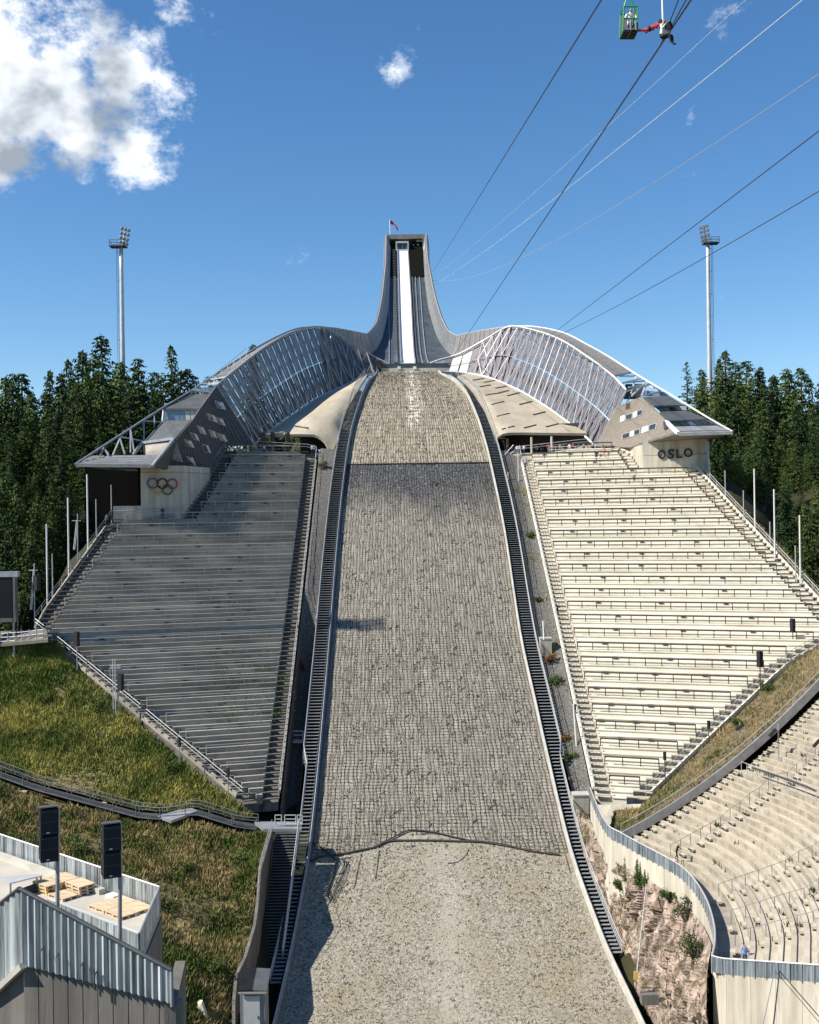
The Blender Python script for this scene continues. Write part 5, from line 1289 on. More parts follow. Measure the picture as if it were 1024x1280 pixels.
for bv, px, py, r, h, mt, lab in ((bvRK, 858, 1152, 1.5, 1.8, 'leaf_dark', 'broad dark shrub growing in the middle of the rock face'), (bvRK, 838, 1128, 1.0, 1.1, 'leaf_dark', 'low green shrub on the rock just below the cream wall'),
        (bvRK, 866, 1196, 1.5, 1.6, 'leaf_dark', 'large dark shrub low on the rock beside the wall corner'), (bvRK, 800, 1108, .8, .9, 'leaf', 'small pale shrub on the upper rock near the little spruces'), (bvRK, 775, 1110, .9, .8, 'leaf_dark', 'low brown green shrub at the left of the rock face'),
        (bvRK, 745, 1040, .9, .8, 'leaf', 'shrub at the top of the rock near the concrete box'), 
        (bvGR, 664, 672, .9, .9, 'leaf', 'green weed clump on the gravel below the railed landing'), (bvGR, 672, 752, .8, .6, 'leaf', 'low weeds on the gravel strip half way down the sunlit stand'), (bvGR, 689, 828, 1.0, 1.1, 'leaf_rust', 'rust coloured shrub on the gravel strip below the upper concrete box'), (bvGR, 694, 855, 1.1, 1.0, 'leaf', 'green shrub just below the rust coloured one'), (bvGR, 712, 950, 1.0, .8, 'leaf', 'green weeds at the lower end of the right gravel strip'), (bvGR, 706, 925, .8, .6, 'leaf_rust', 'brownish weeds above the lower concrete box'),
        (bvGL, 378, 838, .7, 1.3, 'leaf_rust', 'rusty dry shrub in the dark ditch left of the slope'), (bvGL, 404, 586, 1.0, 1.1, 'leaf', 'green shrub at the top of the left gravel strip'),
        (bvU, 70, 818, 1.5, 1.9, 'leaf', 'round green bush at the corner of the dark stand'), (bvU, 22, 850, 1.5, 1.2, 'leaf', 'yellow green bush on the upper grass bank at the picture edge'), (bvU, 124, 890, 1.1, 1.5, 'leaf', 'upright bush on the grass bank below the ladder mast'), (bvU, 60, 880, 1.3, 1.0, 'leaf', 'low bush in the middle of the upper grass bank'), (bvU, 215, 965, 1.2, .9, 'leaf', 'low bush on the grass bank above the footbridge platform'),
        (bvLo, 92, 1072, 1.3, 2.0, 'leaf', 'tall leafy weed between the two speaker poles'), (bvLo, 235, 1095, 1.3, 1.0, 'leaf', 'low bush on the lower bank right of the second speaker'), (bvLo, 300, 1080, 1.3, .8, 'leaf', 'bright grass clump near the stair wall'), (bvLo, 262, 1215, 1.5, 1.0, 'leaf', 'dark green clump low on the bank beside the hut'), (bvLo, 215, 1140, 1.3, .9, 'leaf_dark', 'low dark bush on the bank behind the terrace corner'),
        (bvBK, 960, 865, 1.1, 1.0, 'leaf', 'bush on the brown bank near the right picture edge'), (bvBK, 990, 830, 1.4, 1.2, 'leaf_dark', 'dark bush at the upper end of the brown bank'), (bvBK, 920, 908, .9, .7, 'leaf', 'small bush half way down the brown bank')):
    p, n = bhit(bv, px, py); sid += 1
    if p is None: continue
    shrub(p, r, h, lab, mt, sid, 620 if r > .8 else 420, .11)
# weeds in the terraces
wrng = random.Random(3); vs = MB()
for _ in range(130):
    s = SL; px = wrng.uniform(265, 362); py = wrng.uniform(815, 905); p = s.hit(px, py)
    for _k in range(7): q = p + V((wrng.gauss(0, .5), wrng.gauss(0, .15), .05)); vs.add([q + V((-.07, 0, 0)), q + V((.07, 0, 0)), q + V((wrng.gauss(0, .1), 0, wrng.uniform(.15, .4)))], [(0, 1, 2)])
for _ in range(26):
    p = SL.hit(wrng.gauss(285, 20), wrng.gauss(757, 6)); 
    for _k in range(6): q = p + V((wrng.gauss(0, .4), 0, .05)); vs.add([q + V((-.07, 0, 0)), q + V((.07, 0, 0)), q + V((wrng.gauss(0, .1), 0, wrng.uniform(.15, .35)))], [(0, 1, 2)])
vs.build('weeds', 'leaf', loc=(0, 0, 0), kind='stuff')
vs = MB()
for _ in range(80):
    i = wrng.randrange(2, min(34, len(rows_t))); tt, wdt = rows_t[i]; s = wrng.uniform(1, LEN - 1); p = pc(s) + pn(s) * (tt - .1); z = zrow + .42 * i - .4
    for _k in range(wrng.choice((5, 8, 14, 24))): q = V((p.x + wrng.gauss(0, .2), p.y + wrng.gauss(0, .3), z)); vs.add([q + V((-.05, 0, 0)), q + V((.05, 0, 0)), q + V((wrng.gauss(0, .14), wrng.gauss(0, .14), wrng.uniform(.2, .55)))], [(0, 1, 2)])
vs.build('weeds', 'leaf_dark', loc=(0, 0, 0), kind='stuff')

# ------------------------------------------------------------------ spruce forest
def spruce(seed, h=20.0, rad=.22, nb=330, full=1.0, expo=.78, droop=.5):
    rng = random.Random(seed); m = MB(); ph = rng.random() * 6.28
    for i in range(nb):
        f = (i + rng.random()) / nb; f = f ** 1.12
        if rng.random() > full: continue
        a = rng.random() * 6.283; lob = 1 + .22 * math.sin(2 * a + ph + f * 7) + .16 * math.sin(5 * a - f * 13 + ph)
        z = h * (.05 + .945 * f); r = (h * rad * (1 - f) ** expo * rng.uniform(.55, 1.08) + .22) * lob
        ca, sa = math.cos(a), math.sin(a); side = V((-sa, ca, 0)); out = V((ca, sa, 0)); sg = 5 if f < .8 else 3
        for s in range(sg + 1):
            u = (s + rng.uniform(-.3, .3)) / sg
            if u < .12: continue
            p = out * (r * u) + V((0, 0, z + r * (.30 * f * u - droop * u * (1 - .35 * u))))
            L_ = rng.uniform(.45, .95) * (.55 + .45 * (1 - f)) * (1.15 - .35 * u); wv = L_ * rng.uniform(.20, .36)
            for sgn in (-1, 1):
                d = (side * sgn * rng.uniform(.2, .9) + out * rng.uniform(.1, .7) - V((0, 0, rng.uniform(.25, 1.0)))).normalized(); w2 = d.cross(V((rng.gauss(0, 1), rng.gauss(0, 1), rng.gauss(0, .5)))).normalized() * wv
                m.add([p - w2 * .5, p + w2 * .5, p + d * L_ * .6 + w2 * .7, p + d * L_, p + d * L_ * .55 - w2 * .7], [(0, 1, 2, 3, 4)])
    tr = MB().tube([(0, 0, -1.5), (0, 0, h * .3), (0, 0, h * .7), (0, 0, h * .995)], [h * .016, h * .013, h * .007, .03], 7)
    for k in range(5): tp = V((0, 0, h * (.955 + .01 * k))); d = V((rng.gauss(0, 1), rng.gauss(0, 1), .6)).normalized() * (.5 - .07 * k); m.add([tp, tp + d + V((0, 0, .12)), tp + d - V((0, 0, .1))], [(0, 1, 2)])
    return m, tr
PROTO = []
for sd, (rad, nb, fu, ex, dr, mt) in enumerate(((.20, 360, 1, .80, .50, 'spruce_a'), (.165, 330, 1, .78, .55, 'spruce_b'), (.235, 380, 1, .74, .45, 'spruce_b'), (.185, 340, .9, .85, .40, 'spruce_a'), (.16, 190, .8, .70, .25, 'spruce_a'), (.25, 400, 1, .66, .55, 'spruce_b'), (.21, 330, .85, .60, .30, 'spruce_a'))):
    c, tr = spruce(100 + sd, 20, rad, nb, fu, ex, dr); PROTO.append((c.mesh('crown', mt), tr.mesh('trunk', 'bark')))
frng = random.Random(21)
TREES = {'n': 0}
def tree(kind, p, height, label, group, rz):
    t = thing('spruce_tree', label, 'tree', p, group); sc = height / 20
    for nm, me in zip(('crown', 'trunk'), PROTO[kind]):
        o = bpy.data.objects.new(nm, me); COL.objects.link(o); o.parent = t; WORLDLOC[o.name] = V(p)
    wf = frng.uniform(.95, 1.3); t.scale = (sc * wf, sc * wf, sc); t.rotation_euler = (frng.gauss(0, .018), frng.gauss(0, .018), rz); TREES['n'] += 1; return t
def treepx(px, py, Y, kind=None, label=None, group=None):
    top = P(px, py, Y); g = ground(top.x, top.y) - .3; h = top.z - g
    if h < 6: return
    tree(frng.choice((0, 1, 2, 3, 5, 6, 5, 2)) if kind is None else kind, V((top.x, top.y, g)), h, label, group, frng.random() * 6.28)
GLF, GRF = 'spruces of the left forest', 'spruces of the right forest'
LBL_L = 'dark green spruce in the dense forest left of the ringed building'; LBL_R = 'dark green spruce in the dense forest right of the sunlit stand'
for x, y, Y, k, lab in ((132, 418, 232, 0, 'tallest spruce of the left forest, its tip just left of the light mast'), (103, 438, 236, 1, 'slender spruce tip left of the tallest spruce of the left forest'), (85, 448, 240, 1, 'thin spruce rising above the left forest, second left of its tallest'), (212, 431, 236, 1, 'narrow spruce rising alone between the left light mast and the wing'), (57, 462, 245, 1, 'pointed spruce top far left of the light mast'), (236, 460, 244, 0, 'broad spruce close to the left wing chord'), (315, 429, 262, 0, 'small spruce tip showing just above the left wing chord')):
    treepx(x, y, Y, k, lab, GLF)
for x, y, Y in ((6, 470, 236), (16, 466, 240), (27, 465, 238), (38, 492, 232), (70, 480, 230), (118, 446, 228), (146, 452, 226), (160, 468, 240), (176, 462, 236), (192, 464, 240), (200, 470, 232), (222, 462, 230), (248, 468, 238), (262, 470, 244), (275, 466, 248)): treepx(x, y, Y, None, LBL_L, GLF)
for row, (Y, base, n) in enumerate(((222, 488, 17), (212, 512, 16), (204, 536, 13), (197, 562, 11), (190, 590, 10))):
    for i in range(n):
        x = lerp(-60, (250, 210, 160, 110, 100)[row], (i + frng.random() * .8) / n); treepx(x, base + frng.gauss(0, 17) + (-22 if 90 < x < 150 and row < 2 else 0), Y + frng.uniform(-4, 4), None, LBL_L, GLF)
for x, y, Y in ((20, 600, 184), (45, 615, 182), (70, 592, 186), (-10, 590, 178), (5, 640, 174), (62, 640, 180), (95, 610, 190), (130, 590, 203), (150, 600, 204), (112, 600, 198), (36, 655, 172), (-20, 650, 168)): treepx(x, y, Y, None, LBL_L, GLF)
treepx(859, 452, 262, 4, 'thin sparse conifer standing alone just left of the right light mast', GRF)
for x, y, Y in ((880, 470, 248), (893, 448, 244), (905, 438, 240), (918, 452, 244), (930, 450, 238), (942, 462, 246), (955, 458, 240), (966, 468, 242), (978, 460, 238), (990, 466, 242), (1002, 458, 236), (1014, 470, 240), (1026, 466, 236), (870, 490, 240), (1040, 470, 240)): treepx(x, y, Y, None, LBL_R, GRF)
for row, (Y, base, n, x0) in enumerate(((228, 488, 13, 872), (216, 512, 13, 880), (207, 540, 12, 890), (199, 568, 11, 900), (192, 600, 10, 915), (184, 632, 9, 940), (176, 662, 7, 965))):
    for i in range(n):
        x = lerp(x0, 1075, (i + frng.random() * .8) / n); treepx(x, base + frng.gauss(0, 16), Y + frng.uniform(-4, 4), None, LBL_R, GRF)
for x, y, Y in ((985, 598, 190), (1003, 590, 192), (1020, 600, 188), (1038, 596, 186), (975, 622, 186), (996, 630, 182), (1014, 640, 180), (1030, 632, 178), (962, 606, 192), (1046, 650, 174)): treepx(x, y, Y, None, LBL_R, GRF)
BAND = ((0, 180, 'front'), (180, 194, 'second'), (194, 203, 'third'), (203, 214, 'fourth'), (214, 225, 'fifth'), (225, 237, 'sixth'), (237, 400, 'rearmost'))
ORD = ['first', 'second', 'third', 'fourth', 'fifth', 'sixth', 'seventh', 'eighth', 'ninth', 'tenth', 'eleventh', 'twelfth', 'thirteenth', 'fourteenth', 'fifteenth', 'sixteenth', 'seventeenth', 'eighteenth', 'nineteenth', 'twentieth', 'twenty-first', 'twenty-second', 'twenty-third', 'twenty-fourth', 'twenty-fifth', 'twenty-sixth', 'twenty-seventh', 'twenty-eighth', 'twenty-ninth', 'thirtieth']
for lab, sidew in ((LBL_L, 'left'), (LBL_R, 'right')):
    its = [o for o in COL.objects if o.get('label') == lab]
    for a, b, nm in BAND:
        row = sorted([o for o in its if a <= o.location.y < b], key=lambda o: proj(o.location)[0])
        for i, o in enumerate(row): o['label'] = 'dark spruce, %s from the left in the %s row of the %s forest' % (ORD[i], nm, sidew)
print('trees', TREES)
for x, y, Y, r, h, lab in ((18, 705, 163, 3.2, 8.5, 'light green leafy tree at the left forest edge above the video screen'), (-4, 690, 168, 3.2, 10, 'leafy tree cut by the left picture edge above the video screen'), (48, 672, 176, 2.6, 8, 'leafy tree between the video screen and the white poles'), (985, 700, 176, 2.6, 3.6, 'round green bush behind the lowest tall pole right of the sunlit stand'), (1012, 700, 172, 2.6, 3.6, 'green bush at the right picture edge behind the tall poles'), (955, 650, 186, 2.4, 3.4, 'green bush behind the highest tall pole right of the sunlit stand'), (925, 618, 192, 2.4, 4.5, 'light green bush at the forest edge just right of the lettered wall'), (1000, 660, 180, 2.6, 3.4, 'dark bush low in the right forest between two tall poles')):
    p = P(x, y, Y); g = ground(p.x, p.y); shrub(V((p.x, p.y, g - .2)), r, h if x < 900 else max(h, p.z - g + 2), lab, 'leaf' if 'light' in lab else 'leaf_dark', 300 + int(abs(x)), 1500, .20)
# greenery behind the left gallery
for i, (x, y, r) in enumerate(((335, 552, 2.2), (350, 549, 2.0), (366, 552, 2.2), (381, 550, 2.2), (392, 555, 1.8), (343, 560, 1.8), (372, 560, 1.8), (358, 562, 1.6))):
    p = P(x, 546 + (i % 4) * 4, 250 + (i % 3) * 4); g_ = ground(p.x, p.y); shrub(V((p.x, p.y, g_)), r * 1.4, max(3, p.z - g_), ('sunlit bush seen through the left gallery, ' + ('at its left end', 'second from the left end', 'behind the middle column', 'near the right columns', 'at its right end', 'low at the left', 'low at the right', 'low in the middle')[i]), 'leaf', 60 + i, 2200, .34)
# little spruces on the rock
for px, py, h, lab in ((783, 1102, 3.0, 'small young spruce growing against the cream wall, the taller one'), (797, 1106, 2.6, 'thin young spruce just right of the taller one at the cream wall'), (806, 1108, 1.7, 'smallest young spruce at the cream wall, low and bushy')):
    p, n = bhit(bvRK, px, py)
    if p is not None: tree(1, p, h, lab, 'young spruces at the wall', px)
# ------------------------------------------------------------------ left foreground: stair, wall, hut, footbridge, terrace
fb = thing('footbridge', 'narrow steel footbridge with railing crossing the grass bank on the left', 'footbridge', wkp[3] + V((0, 0, -1)))
deck = [polyat(wkp, k / 39) for k in range(40)]
for a, b in zip(deck[:-1:3], deck[3::3]):
    MB().slab([a + V((0, -.75, 0)), b + V((0, -.75, 0)), b + V((0, .75, 0)), a + V((0, .75, 0))], (0, 0, -.12)).build('deck_plate', 'steel_dark', fb)
MB().tube([a + V((0, -.8, -.12)) for a in deck], .08, 5).build('deck_beam', 'steel_dark', fb)
for sd in (-.75, .75):
    for h in (1.15, .8, .45): MB().tube([a + V((0, sd, h)) for a in deck], .03 if h < 1 else .045, 4).build('handrail', 'steel_dark' if h < 1 else 'steel_grey', fb)
    pm = MB().tube([V((0, 0, 0)), V((0, 0, 1.15))], .055, 4).mesh('rail_post', 'steel_grey')
    for k in range(17): place('rail_post', pm, fb, polyat(deck, k / 16) + V((0, sd, 0)))
pf = Pl([(197, 1021, 127.2), (235, 1010, 129), (248, 1014, 128), (214, 1027, 126)]); MB().slab([p + V((0, 0, .1)) for p in pf], (0, 0, -.3)).build('viewing_platform', 'steel', fb)
for x, y in ((28, 1002), (128, 1016)):
    a = P(x, y - 16, 129.6); MB().bx(a.x - .55, a.x + .55, a.y - .3, a.y + .3, a.z - 2.4, a.z - .25).build('concrete_support', 'concrete_wall', fb)
# stair down beside the slope, with its walls
ls = thing('concrete_stair', 'wide steel stair with dark treads descending beside the left board of the slope', 'stairs', P(340, 1195, 113.5))
pa0, pb0 = P(344, 1036, 124), P(373, 1037, 124.2); pa1, pb1 = P(325, 1197, 113.2), P(352, 1200, 113.2)
n = 44
for k in range(n):
    f = k / (n - 1); a = pa0.lerp(pa1, f); b = pb0.lerp(pb1, f); zz = min(a.z, b.z)
    MB().slab([V((a.x, a.y - .14, zz)), V((b.x, a.y - .14, zz)), V((b.x, a.y + .12, zz)), V((a.x, a.y + .12, zz))], (0, 0, -.05)).build('stair_tread', 'steel_grey', ls)
MB().slab([pa0 + V((0, 0, -.5)), pb0 + V((0, 0, -.5)), pb1 + V((0, 0, -.5)), pa1 + V((0, 0, -.5))], (0, 0, -.4)).build('stair_bed', 'black_metal', ls)
for h in (.1, .65, 1.15): MB().tube([pb0 + V((.1, 0, h)), pb1 + V((.1, 0, h))], .07 if h != .65 else .04, 4).build('handrail', 'rail_grey', ls)
for k in range(9): q = pb0.lerp(pb1, k / 8) + V((.1, 0, 0)); MB().tube([q, q + V((0, 0, 1.15))], .05, 4).build('rail_post', 'rail_grey', ls)
# landing with box rails
la = thing('stair_landing', 'small steel landing with pale box railing at the head of the lower stair', 'landing', P(358, 1028, 128))
MB().slab([P(318, 1027, 126.4), P(377, 1027, 126.4), P(377, 1036, 124.4), P(330, 1036, 124.4)], (0, 0, -.35)).build('landing_plate', 'steel', la)
for x0, x1, Y in ((344, 352, 125), (356, 370, 125), (372, 378, 124.7)):
    for h in (0, 6, 11): MB().tube([P(x0, 1030 - h, Y), P(x1, 1030 - h, Y)], .05, 4).build('rail_bar', 'rail_grey', la)
    for x in (x0, x1): MB().tube([P(x, 1031, Y), P(x, 1019, Y)], .06, 4).build('rail_post', 'rail_grey', la)
# box railed platform between stand and stair
pt_ = thing('crossing_platform', 'little white railed platform bridging the dark ditch beside the dark stand', 'platform', P(371, 926, 146))
MB().slab([P(365, 924, 146), P(379, 924, 146), P(379, 927, 145), P(365, 927, 145)], (0, 0, -.2)).build('platform_plate', 'steel_pale', pt_)
for y in (914, 919): MB().tube([P(365, y, 146), P(379, y, 146)], .07, 4).build('rail_bar', 'white_paint', pt_)
for x in (365, 379): MB().tube([P(x, 925, 146), P(x, 913.5, 146)], .08, 4).build('rail_post', 'white_paint', pt_)
MB().tube([P(376, 927, 145.5), P(367, 944, 145.5)], .06, 4).build('strut', 'rail_grey', pt_)
# right hand crossing platform
pt2 = thing('crossing_platform', 'grey grating platform between the gravel strip and the top of the sunlit stand', 'platform', P(652, 640, 190))
MB().slab([P(647, 638, 191), P(659, 638, 191), P(660, 645, 189), P(649, 646, 189)], (0, 0, -.25)).build('platform_plate', 'steel_pale', pt2)
for x, y0, y1 in ((647.5, 566, 622), (635, 590, 630)): MB().tube([P(x, y0, 196), P(x + 1.5, y1, 196)], .1, 5).build('tall_post', 'steel_pale', pt2)
for x, y0, y1, nm in ((679, 776, 800, 'thin pale post standing on the upper concrete box'), (717, 880, 965, 'tall thin white post beside the lower end of the sunlit stand')):
    MB().tube([P(x, y0, 153 if y0 < 800 else 141), P(x + (1 if y0 < 800 else 6), y1, 153 if y0 < 800 else 141)], .11, 6).build('marker_post', 'white_paint', label=nm, category='post', group='posts beside the sunlit stand')
# concrete side wall
cw = thing('stair_wall', 'weathered concrete wall with pale top separating the grass bank from the lower stair', 'wall', w_edge[4] + V((0, 0, -3)))
for a, b in zip(w_edge, w_edge[1:]):
    for k in range(2):
        p = a.lerp(b, k / 2); q = a.lerp(b, (k + 1) / 2 - .006); zb = min(H(p.y), H(q.y)) - 1.5
        m = MB(); m.slab([p + V((.0, 0, .25)), q + V((0, 0, .25)), V((q.x, q.y, zb)), V((p.x, p.y, zb))], (.30, 0, 0)); m.build('wall_panel', 'concrete_dark', cw)
ge = MB()
for k in range(14):
    a = polyat(w_edge[:4], k / 13) + V((.2, 0, .25)); ge.tube([a, a + V((0, 0, .9))], .03, 4)
ge.tube([polyat(w_edge[:4], k / 13) + V((.2, 0, 1.15)) for k in range(14)], .035, 4); ge.build('wall_rail', 'rail_grey', cw)
# hut
hp_ = P(318, 1275, 106.6); z0 = H(100) - .6
x0 = P(300, 1240, 100).x; x1 = P(334, 1240, 100).x; hy0, hy1 = 99, 102; ze = P(318, 1240, hy0).z; zr = ze + .5
ht = thing('stair_hut', 'small grey hut with dark sheet roof and pale door below the lower stair', 'hut', V(((x0 + x1) / 2, 100, z0)))
MB().bx(x0 + .12, x1 - .12, hy0 + .15, hy1 - .1, z0 - 2.5, ze - .02).build('hut_body', 'hut_wall', ht)
xm = lerp(x0, x1, .52)
MB().slab([V((x0, hy0 - .1, ze + .06)), V((xm - .01, hy0 - .1, ze + .12)), V((xm - .01, hy1, zr + .3)), V((x0, hy1, zr + .24))], (0, 0, .12)).build('roof_sheet', 'roof_black', ht)
MB().slab([V((xm + .01, hy0 - .1, ze + .12)), V((x1 + .12, hy0 - .1, ze)), V((x1 + .12, hy1, zr + .2)), V((xm + .01, hy1, zr + .3))], (0, 0, .12)).build('roof_sheet', 'roof_grey', ht)
MB().beam(V((x0, hy0 - .12, ze - .03)), V((x1 + .1, hy0 - .12, ze - .06)), .08, .16).build('fascia', 'timber_clad', ht)
a = P(304, 1246, hy0); b = P(325, 1284, hy0); d_ = MB().bx(a.x, b.x, hy0 + .05, hy0 + .16, b.z - 1, a.z).build('door', 'door_grey', ht); MB().bx(b.x - .2, b.x - .12, hy0 - .02, hy0 + .05, b.z + .7, b.z + 1.0).build('handle', 'steel_dark', d_)
MB().bx(x1 + .02, x1 + .9, hy0 - .8, hy1 + 2.5, z0 - 2, H(102) + .3).build('hut_apron', 'concrete_board', ht)
# end blocks beside the slope
MB().slab([P(252, 1254, 98), P(237, 1252, 100), P(226, 1290, 100), P(268, 1300, 98)], (0, .6, 0)).build('concrete_block', 'concrete_wall', label='grey wedge of concrete at the bottom of the bank near the metal wall', category='concrete block')

# ---- terrace with pallets
zF = -17.5; zT = -16.5
rr_, fr_, fl_, rl_ = hitz(199, 1109, zT), hitz(173.5, 1167.5, zT), hitz(60, 1124, zT), hitz(-16, 1038, zT)
FL = lambda p, dz=0: V((p.x, p.y, CAM.z + zF + dz))
tz = thing('terrace', 'pale concrete terrace with a galvanised parapet holding wooden pallets, lower left', 'terrace', FL((rr_ + fr_) / 2, -3))
fl2 = hitz(-30, 1090, zT)
MB().slab([FL(rr_), FL(fr_), FL(fl_), FL(fl2), FL(rl_)], (0, 0, -.4)).build('terrace_floor', 'deck_pale', tz)
def pwall(a, b, n, name='parapet_panel'):
    d = (b - a); d.z = 0; d.normalize(); no = V((d.y, -d.x, 0))
    for k in range(n):
        p = a.lerp(b, k / n); q = a.lerp(b, (k + 1) / n - .012); corr_panel(p, q, CAM.z + zF + .02, CAM.z + zT, CAM.z + zF + .02, CAM.z + zT, no, 5, 'galvanised', tz, name, .018)
    MB().tube([V((a.x, a.y, CAM.z + zT + .02)), V((b.x, b.y, CAM.z + zT + .02))], .045, 5).build('top_rail', 'steel_pale', tz)
    for k in range(n + 1): p = a.lerp(b, k / n); MB().tube([FL(p, -.1), FL(p, 1.0)], .04, 4).build('parapet_post', 'steel', tz)
pwall(rl_, rr_, 16); pwall(rr_, fr_, 6); pwall(fr_, fl_, 6)
for a, b in ((rr_, fr_), (fr_, fl_), (rl_, rr_)):
    MB().slab([FL(a, -.41), FL(b, -.41), FL(b, -9), FL(a, -9)], (.05, .25, 0)).build('terrace_wall', 'concrete_dark', tz)
k1 = FL(hitz(128, 1121, zF)); 
MB().beam(FL(rl_, .12) + V((0, -.5, 0)), FL(rl_.lerp(rr_, .72), .12) + V((0, -.5, 0)), .35, .24).build('kerb', 'concrete_board', tz)
MB().beam(FL(rl_.lerp(rr_, .76), .11) + V((0, -.6, 0)), FL(rl_.lerp(rr_, .80), .11) + V((0, -.6, 0)), .4, .2).build('loose_block', 'white_paint', tz)
ex = (rr_ - rl_); ex.z = 0; ex.normalize(); ey = V((ex.y, -ex.x, 0)); ey = ey if ey.y < 0 else -ey
def pallet(c, label, rot=0.0, yellow=False, L_=1.25, W_=.85, dz=0):
    t = thing('pallet', label, 'pallet', FL(c, dz), 'wooden pallets on the terrace'); a = (ex * math.cos(rot) + ey * math.sin(rot)); b = V((-a.y, a.x, 0)); zz = CAM.z + zF + dz; c = V((c.x, c.y, 0))
    for k in range(7): MB().box(c + b * lerp(-W_ / 2 + .06, W_ / 2 - .06, k / 6) + V((0, 0, zz + .135)), a * L_ / 2, b * .052, (0, 0, .012)).build('top_board', 'wood_raw', t)
    for i in (-1, 0, 1):
        MB().box(c + a * i * (L_ / 2 - .07) + V((0, 0, zz + .108)), a * .05, b * W_ / 2, (0, 0, .014)).build('cross_board', 'wood_raw', t)
        for j in (-1, 0, 1): MB().box(c + a * i * (L_ / 2 - .07) + b * j * (W_ / 2 - .06) + V((0, 0, zz + .058)), a * .07, b * .05, (0, 0, .035)).build('block', 'wood_yellow' if yellow else 'wood_raw', t)
        MB().box(c + b * i * (W_ / 2 - .06) + V((0, 0, zz + .012)), a * L_ / 2, b * .05, (0, 0, .010)).build('bottom_board', 'wood_raw', t)
    return t
pc0 = hitz(151, 1133, zF + .1)
for i, (u, v) in enumerate(((-.62, -.42), (.66, -.42), (-.62, .46), (.66, .46))):
    pallet(pc0 + ex * u + ey * v, ('pale pallet at the back left of the group of four near the parapet corner', 'pale pallet at the back right of the group of four, touching the parapet', 'pale pallet at the front left of the group of four', 'pale pallet at the front right of the group of four')[i], .06 if i % 2 else .02)
pcl = hitz(80, 1110, zF + .2)
for i, (u, v, y) in enumerate(((-.75, -.5, True), (.55, -.5, False), (-.75, .4, True), (.55, .4, False))):
    for l in range(3 if i != 3 else 1): pallet(pcl + ex * u + ey * v, ('pallet with yellow blocks in the rear left stack', 'plain pallet in the rear right stack of the left group', 'pallet with yellow blocks in the front left stack', 'single plain pallet lying in front of the rear right stack')[i] + (', bottom', ', middle', ', top')[l] * (i != 3), .03 * l, y, dz=.15 * l)
tb = thing('bench_table', 'grey metal table on legs left of the pallets on the terrace', 'table', FL(hitz(30, 1112, zF)))
q = [hitz(x, y, zF + .75) for x, y in ((12, 1104), (0, 1097), (46, 1092), (53, 1094))]; MB().slab(q, (0, 0, -.06)).build('table_top', 'steel_pale', tb)
for x, y in ((13, 1104), (46, 1096), (51, 1095)): a = hitz(x, y, zF + .7); MB().tube([a, V((a.x, a.y, CAM.z + zF))], .05, 4).build('leg', 'steel', tb)
MB().slab([FL(p, .02) for p in (q[0], q[3], q[2])], (0, 0, .3)).build('shelf_box', 'dark_interior', tb)

# ---- big corrugated stair parapet
mw = thing('metal_parapet', 'tall galvanised corrugated parapet of a descending stair in the left foreground', 'parapet', P(120, 1280, 34))
def pan(a, b, ha, hb, n, ribs):
    for k in range(n):
        f0, f1 = k / n, (k + 1) / n - .004; p = a.lerp(b, f0); q = a.lerp(b, f1); d = (q - p); d.z = 0; d.normalize(); no = V((d.y, -d.x, 0)); no = no if no.y < 0 else -no
        corr_panel(p, q, p.z - lerp(ha, hb, f0), p.z, q.z - lerp(ha, hb, f1), q.z, no, ribs, 'galvanised', mw, 'metal_panel', .035)
    MB().tube([a + V((0, 0, .02)), b + V((0, 0, .02))], .06, 6).build('top_rail', 'steel_dark', mw)
fa, fb_ = P(24, 1111.5, 31), P(214.5, 1213.5, 29.8); fc = P(-16, 1143, 32.2)
pan(fa, fb_, 2.08, .88, 22, 1); pan(fc, fa, 2.38, 2.08, 6, 1)
MB().tube([fb_, fb_ - V((0, 0, .95))], .05, 5).build('end_post', 'steel', mw)
for x, y in ((55, 1182), (74, 1190), (104, 1202), (118, 1210), (122, 1212)):
    f = (x - 24) / 190; Y = lerp(31, 29.8, f); a = P(x, y + 27, Y - .10); MB().tube([a, a + V((0, 0, .55))], .018, 4).build('hook_rod', 'steel_dark', mw); MB().tube([a + V((0, 0, .55)), a + V((-.03, -.12, .5))], .025, 4).build('hook_tip', 'steel_dark', mw)
fw_ = thing('foundation_wall', 'grey streaked concrete wall panels below the galvanised parapet', 'wall', P(120, 1285, 31))
a, b = P(30, 1207, 31.1), P(219, 1257, 29.95)
for k in range(10):
    f0, f1 = k / 10, (k + 1) / 10 - .006; p = a.lerp(b, f0); q = a.lerp(b, f1); MB().slab([p, q, q - V((0, 0, 9)), p - V((0, 0, 9))], (.15, .4, 0)).build('wall_panel', 'concrete_dark', fw_)
MB().slab([b + V((.01, 0, 0)), b + V((-.3, 3, 0)), b + V((-.3, 3, -9)), b + V((.01, 0, -9))], (-.3, 0, 0)).build('wall_end', 'concrete_dark', fw_)
MB().slab([P(30, 1207.5, 31.2), P(-14, 1248, 32), P(-14, 1400, 32), P(30, 1400, 31.2)], (-.3, .3, 0)).build('side_panel', 'concrete_dark', fw_)
MB().beam(P(29, 1207, 30.9), P(-12, 1246, 31.8), .22, .16).build('ledge', 'concrete_board', fw_)

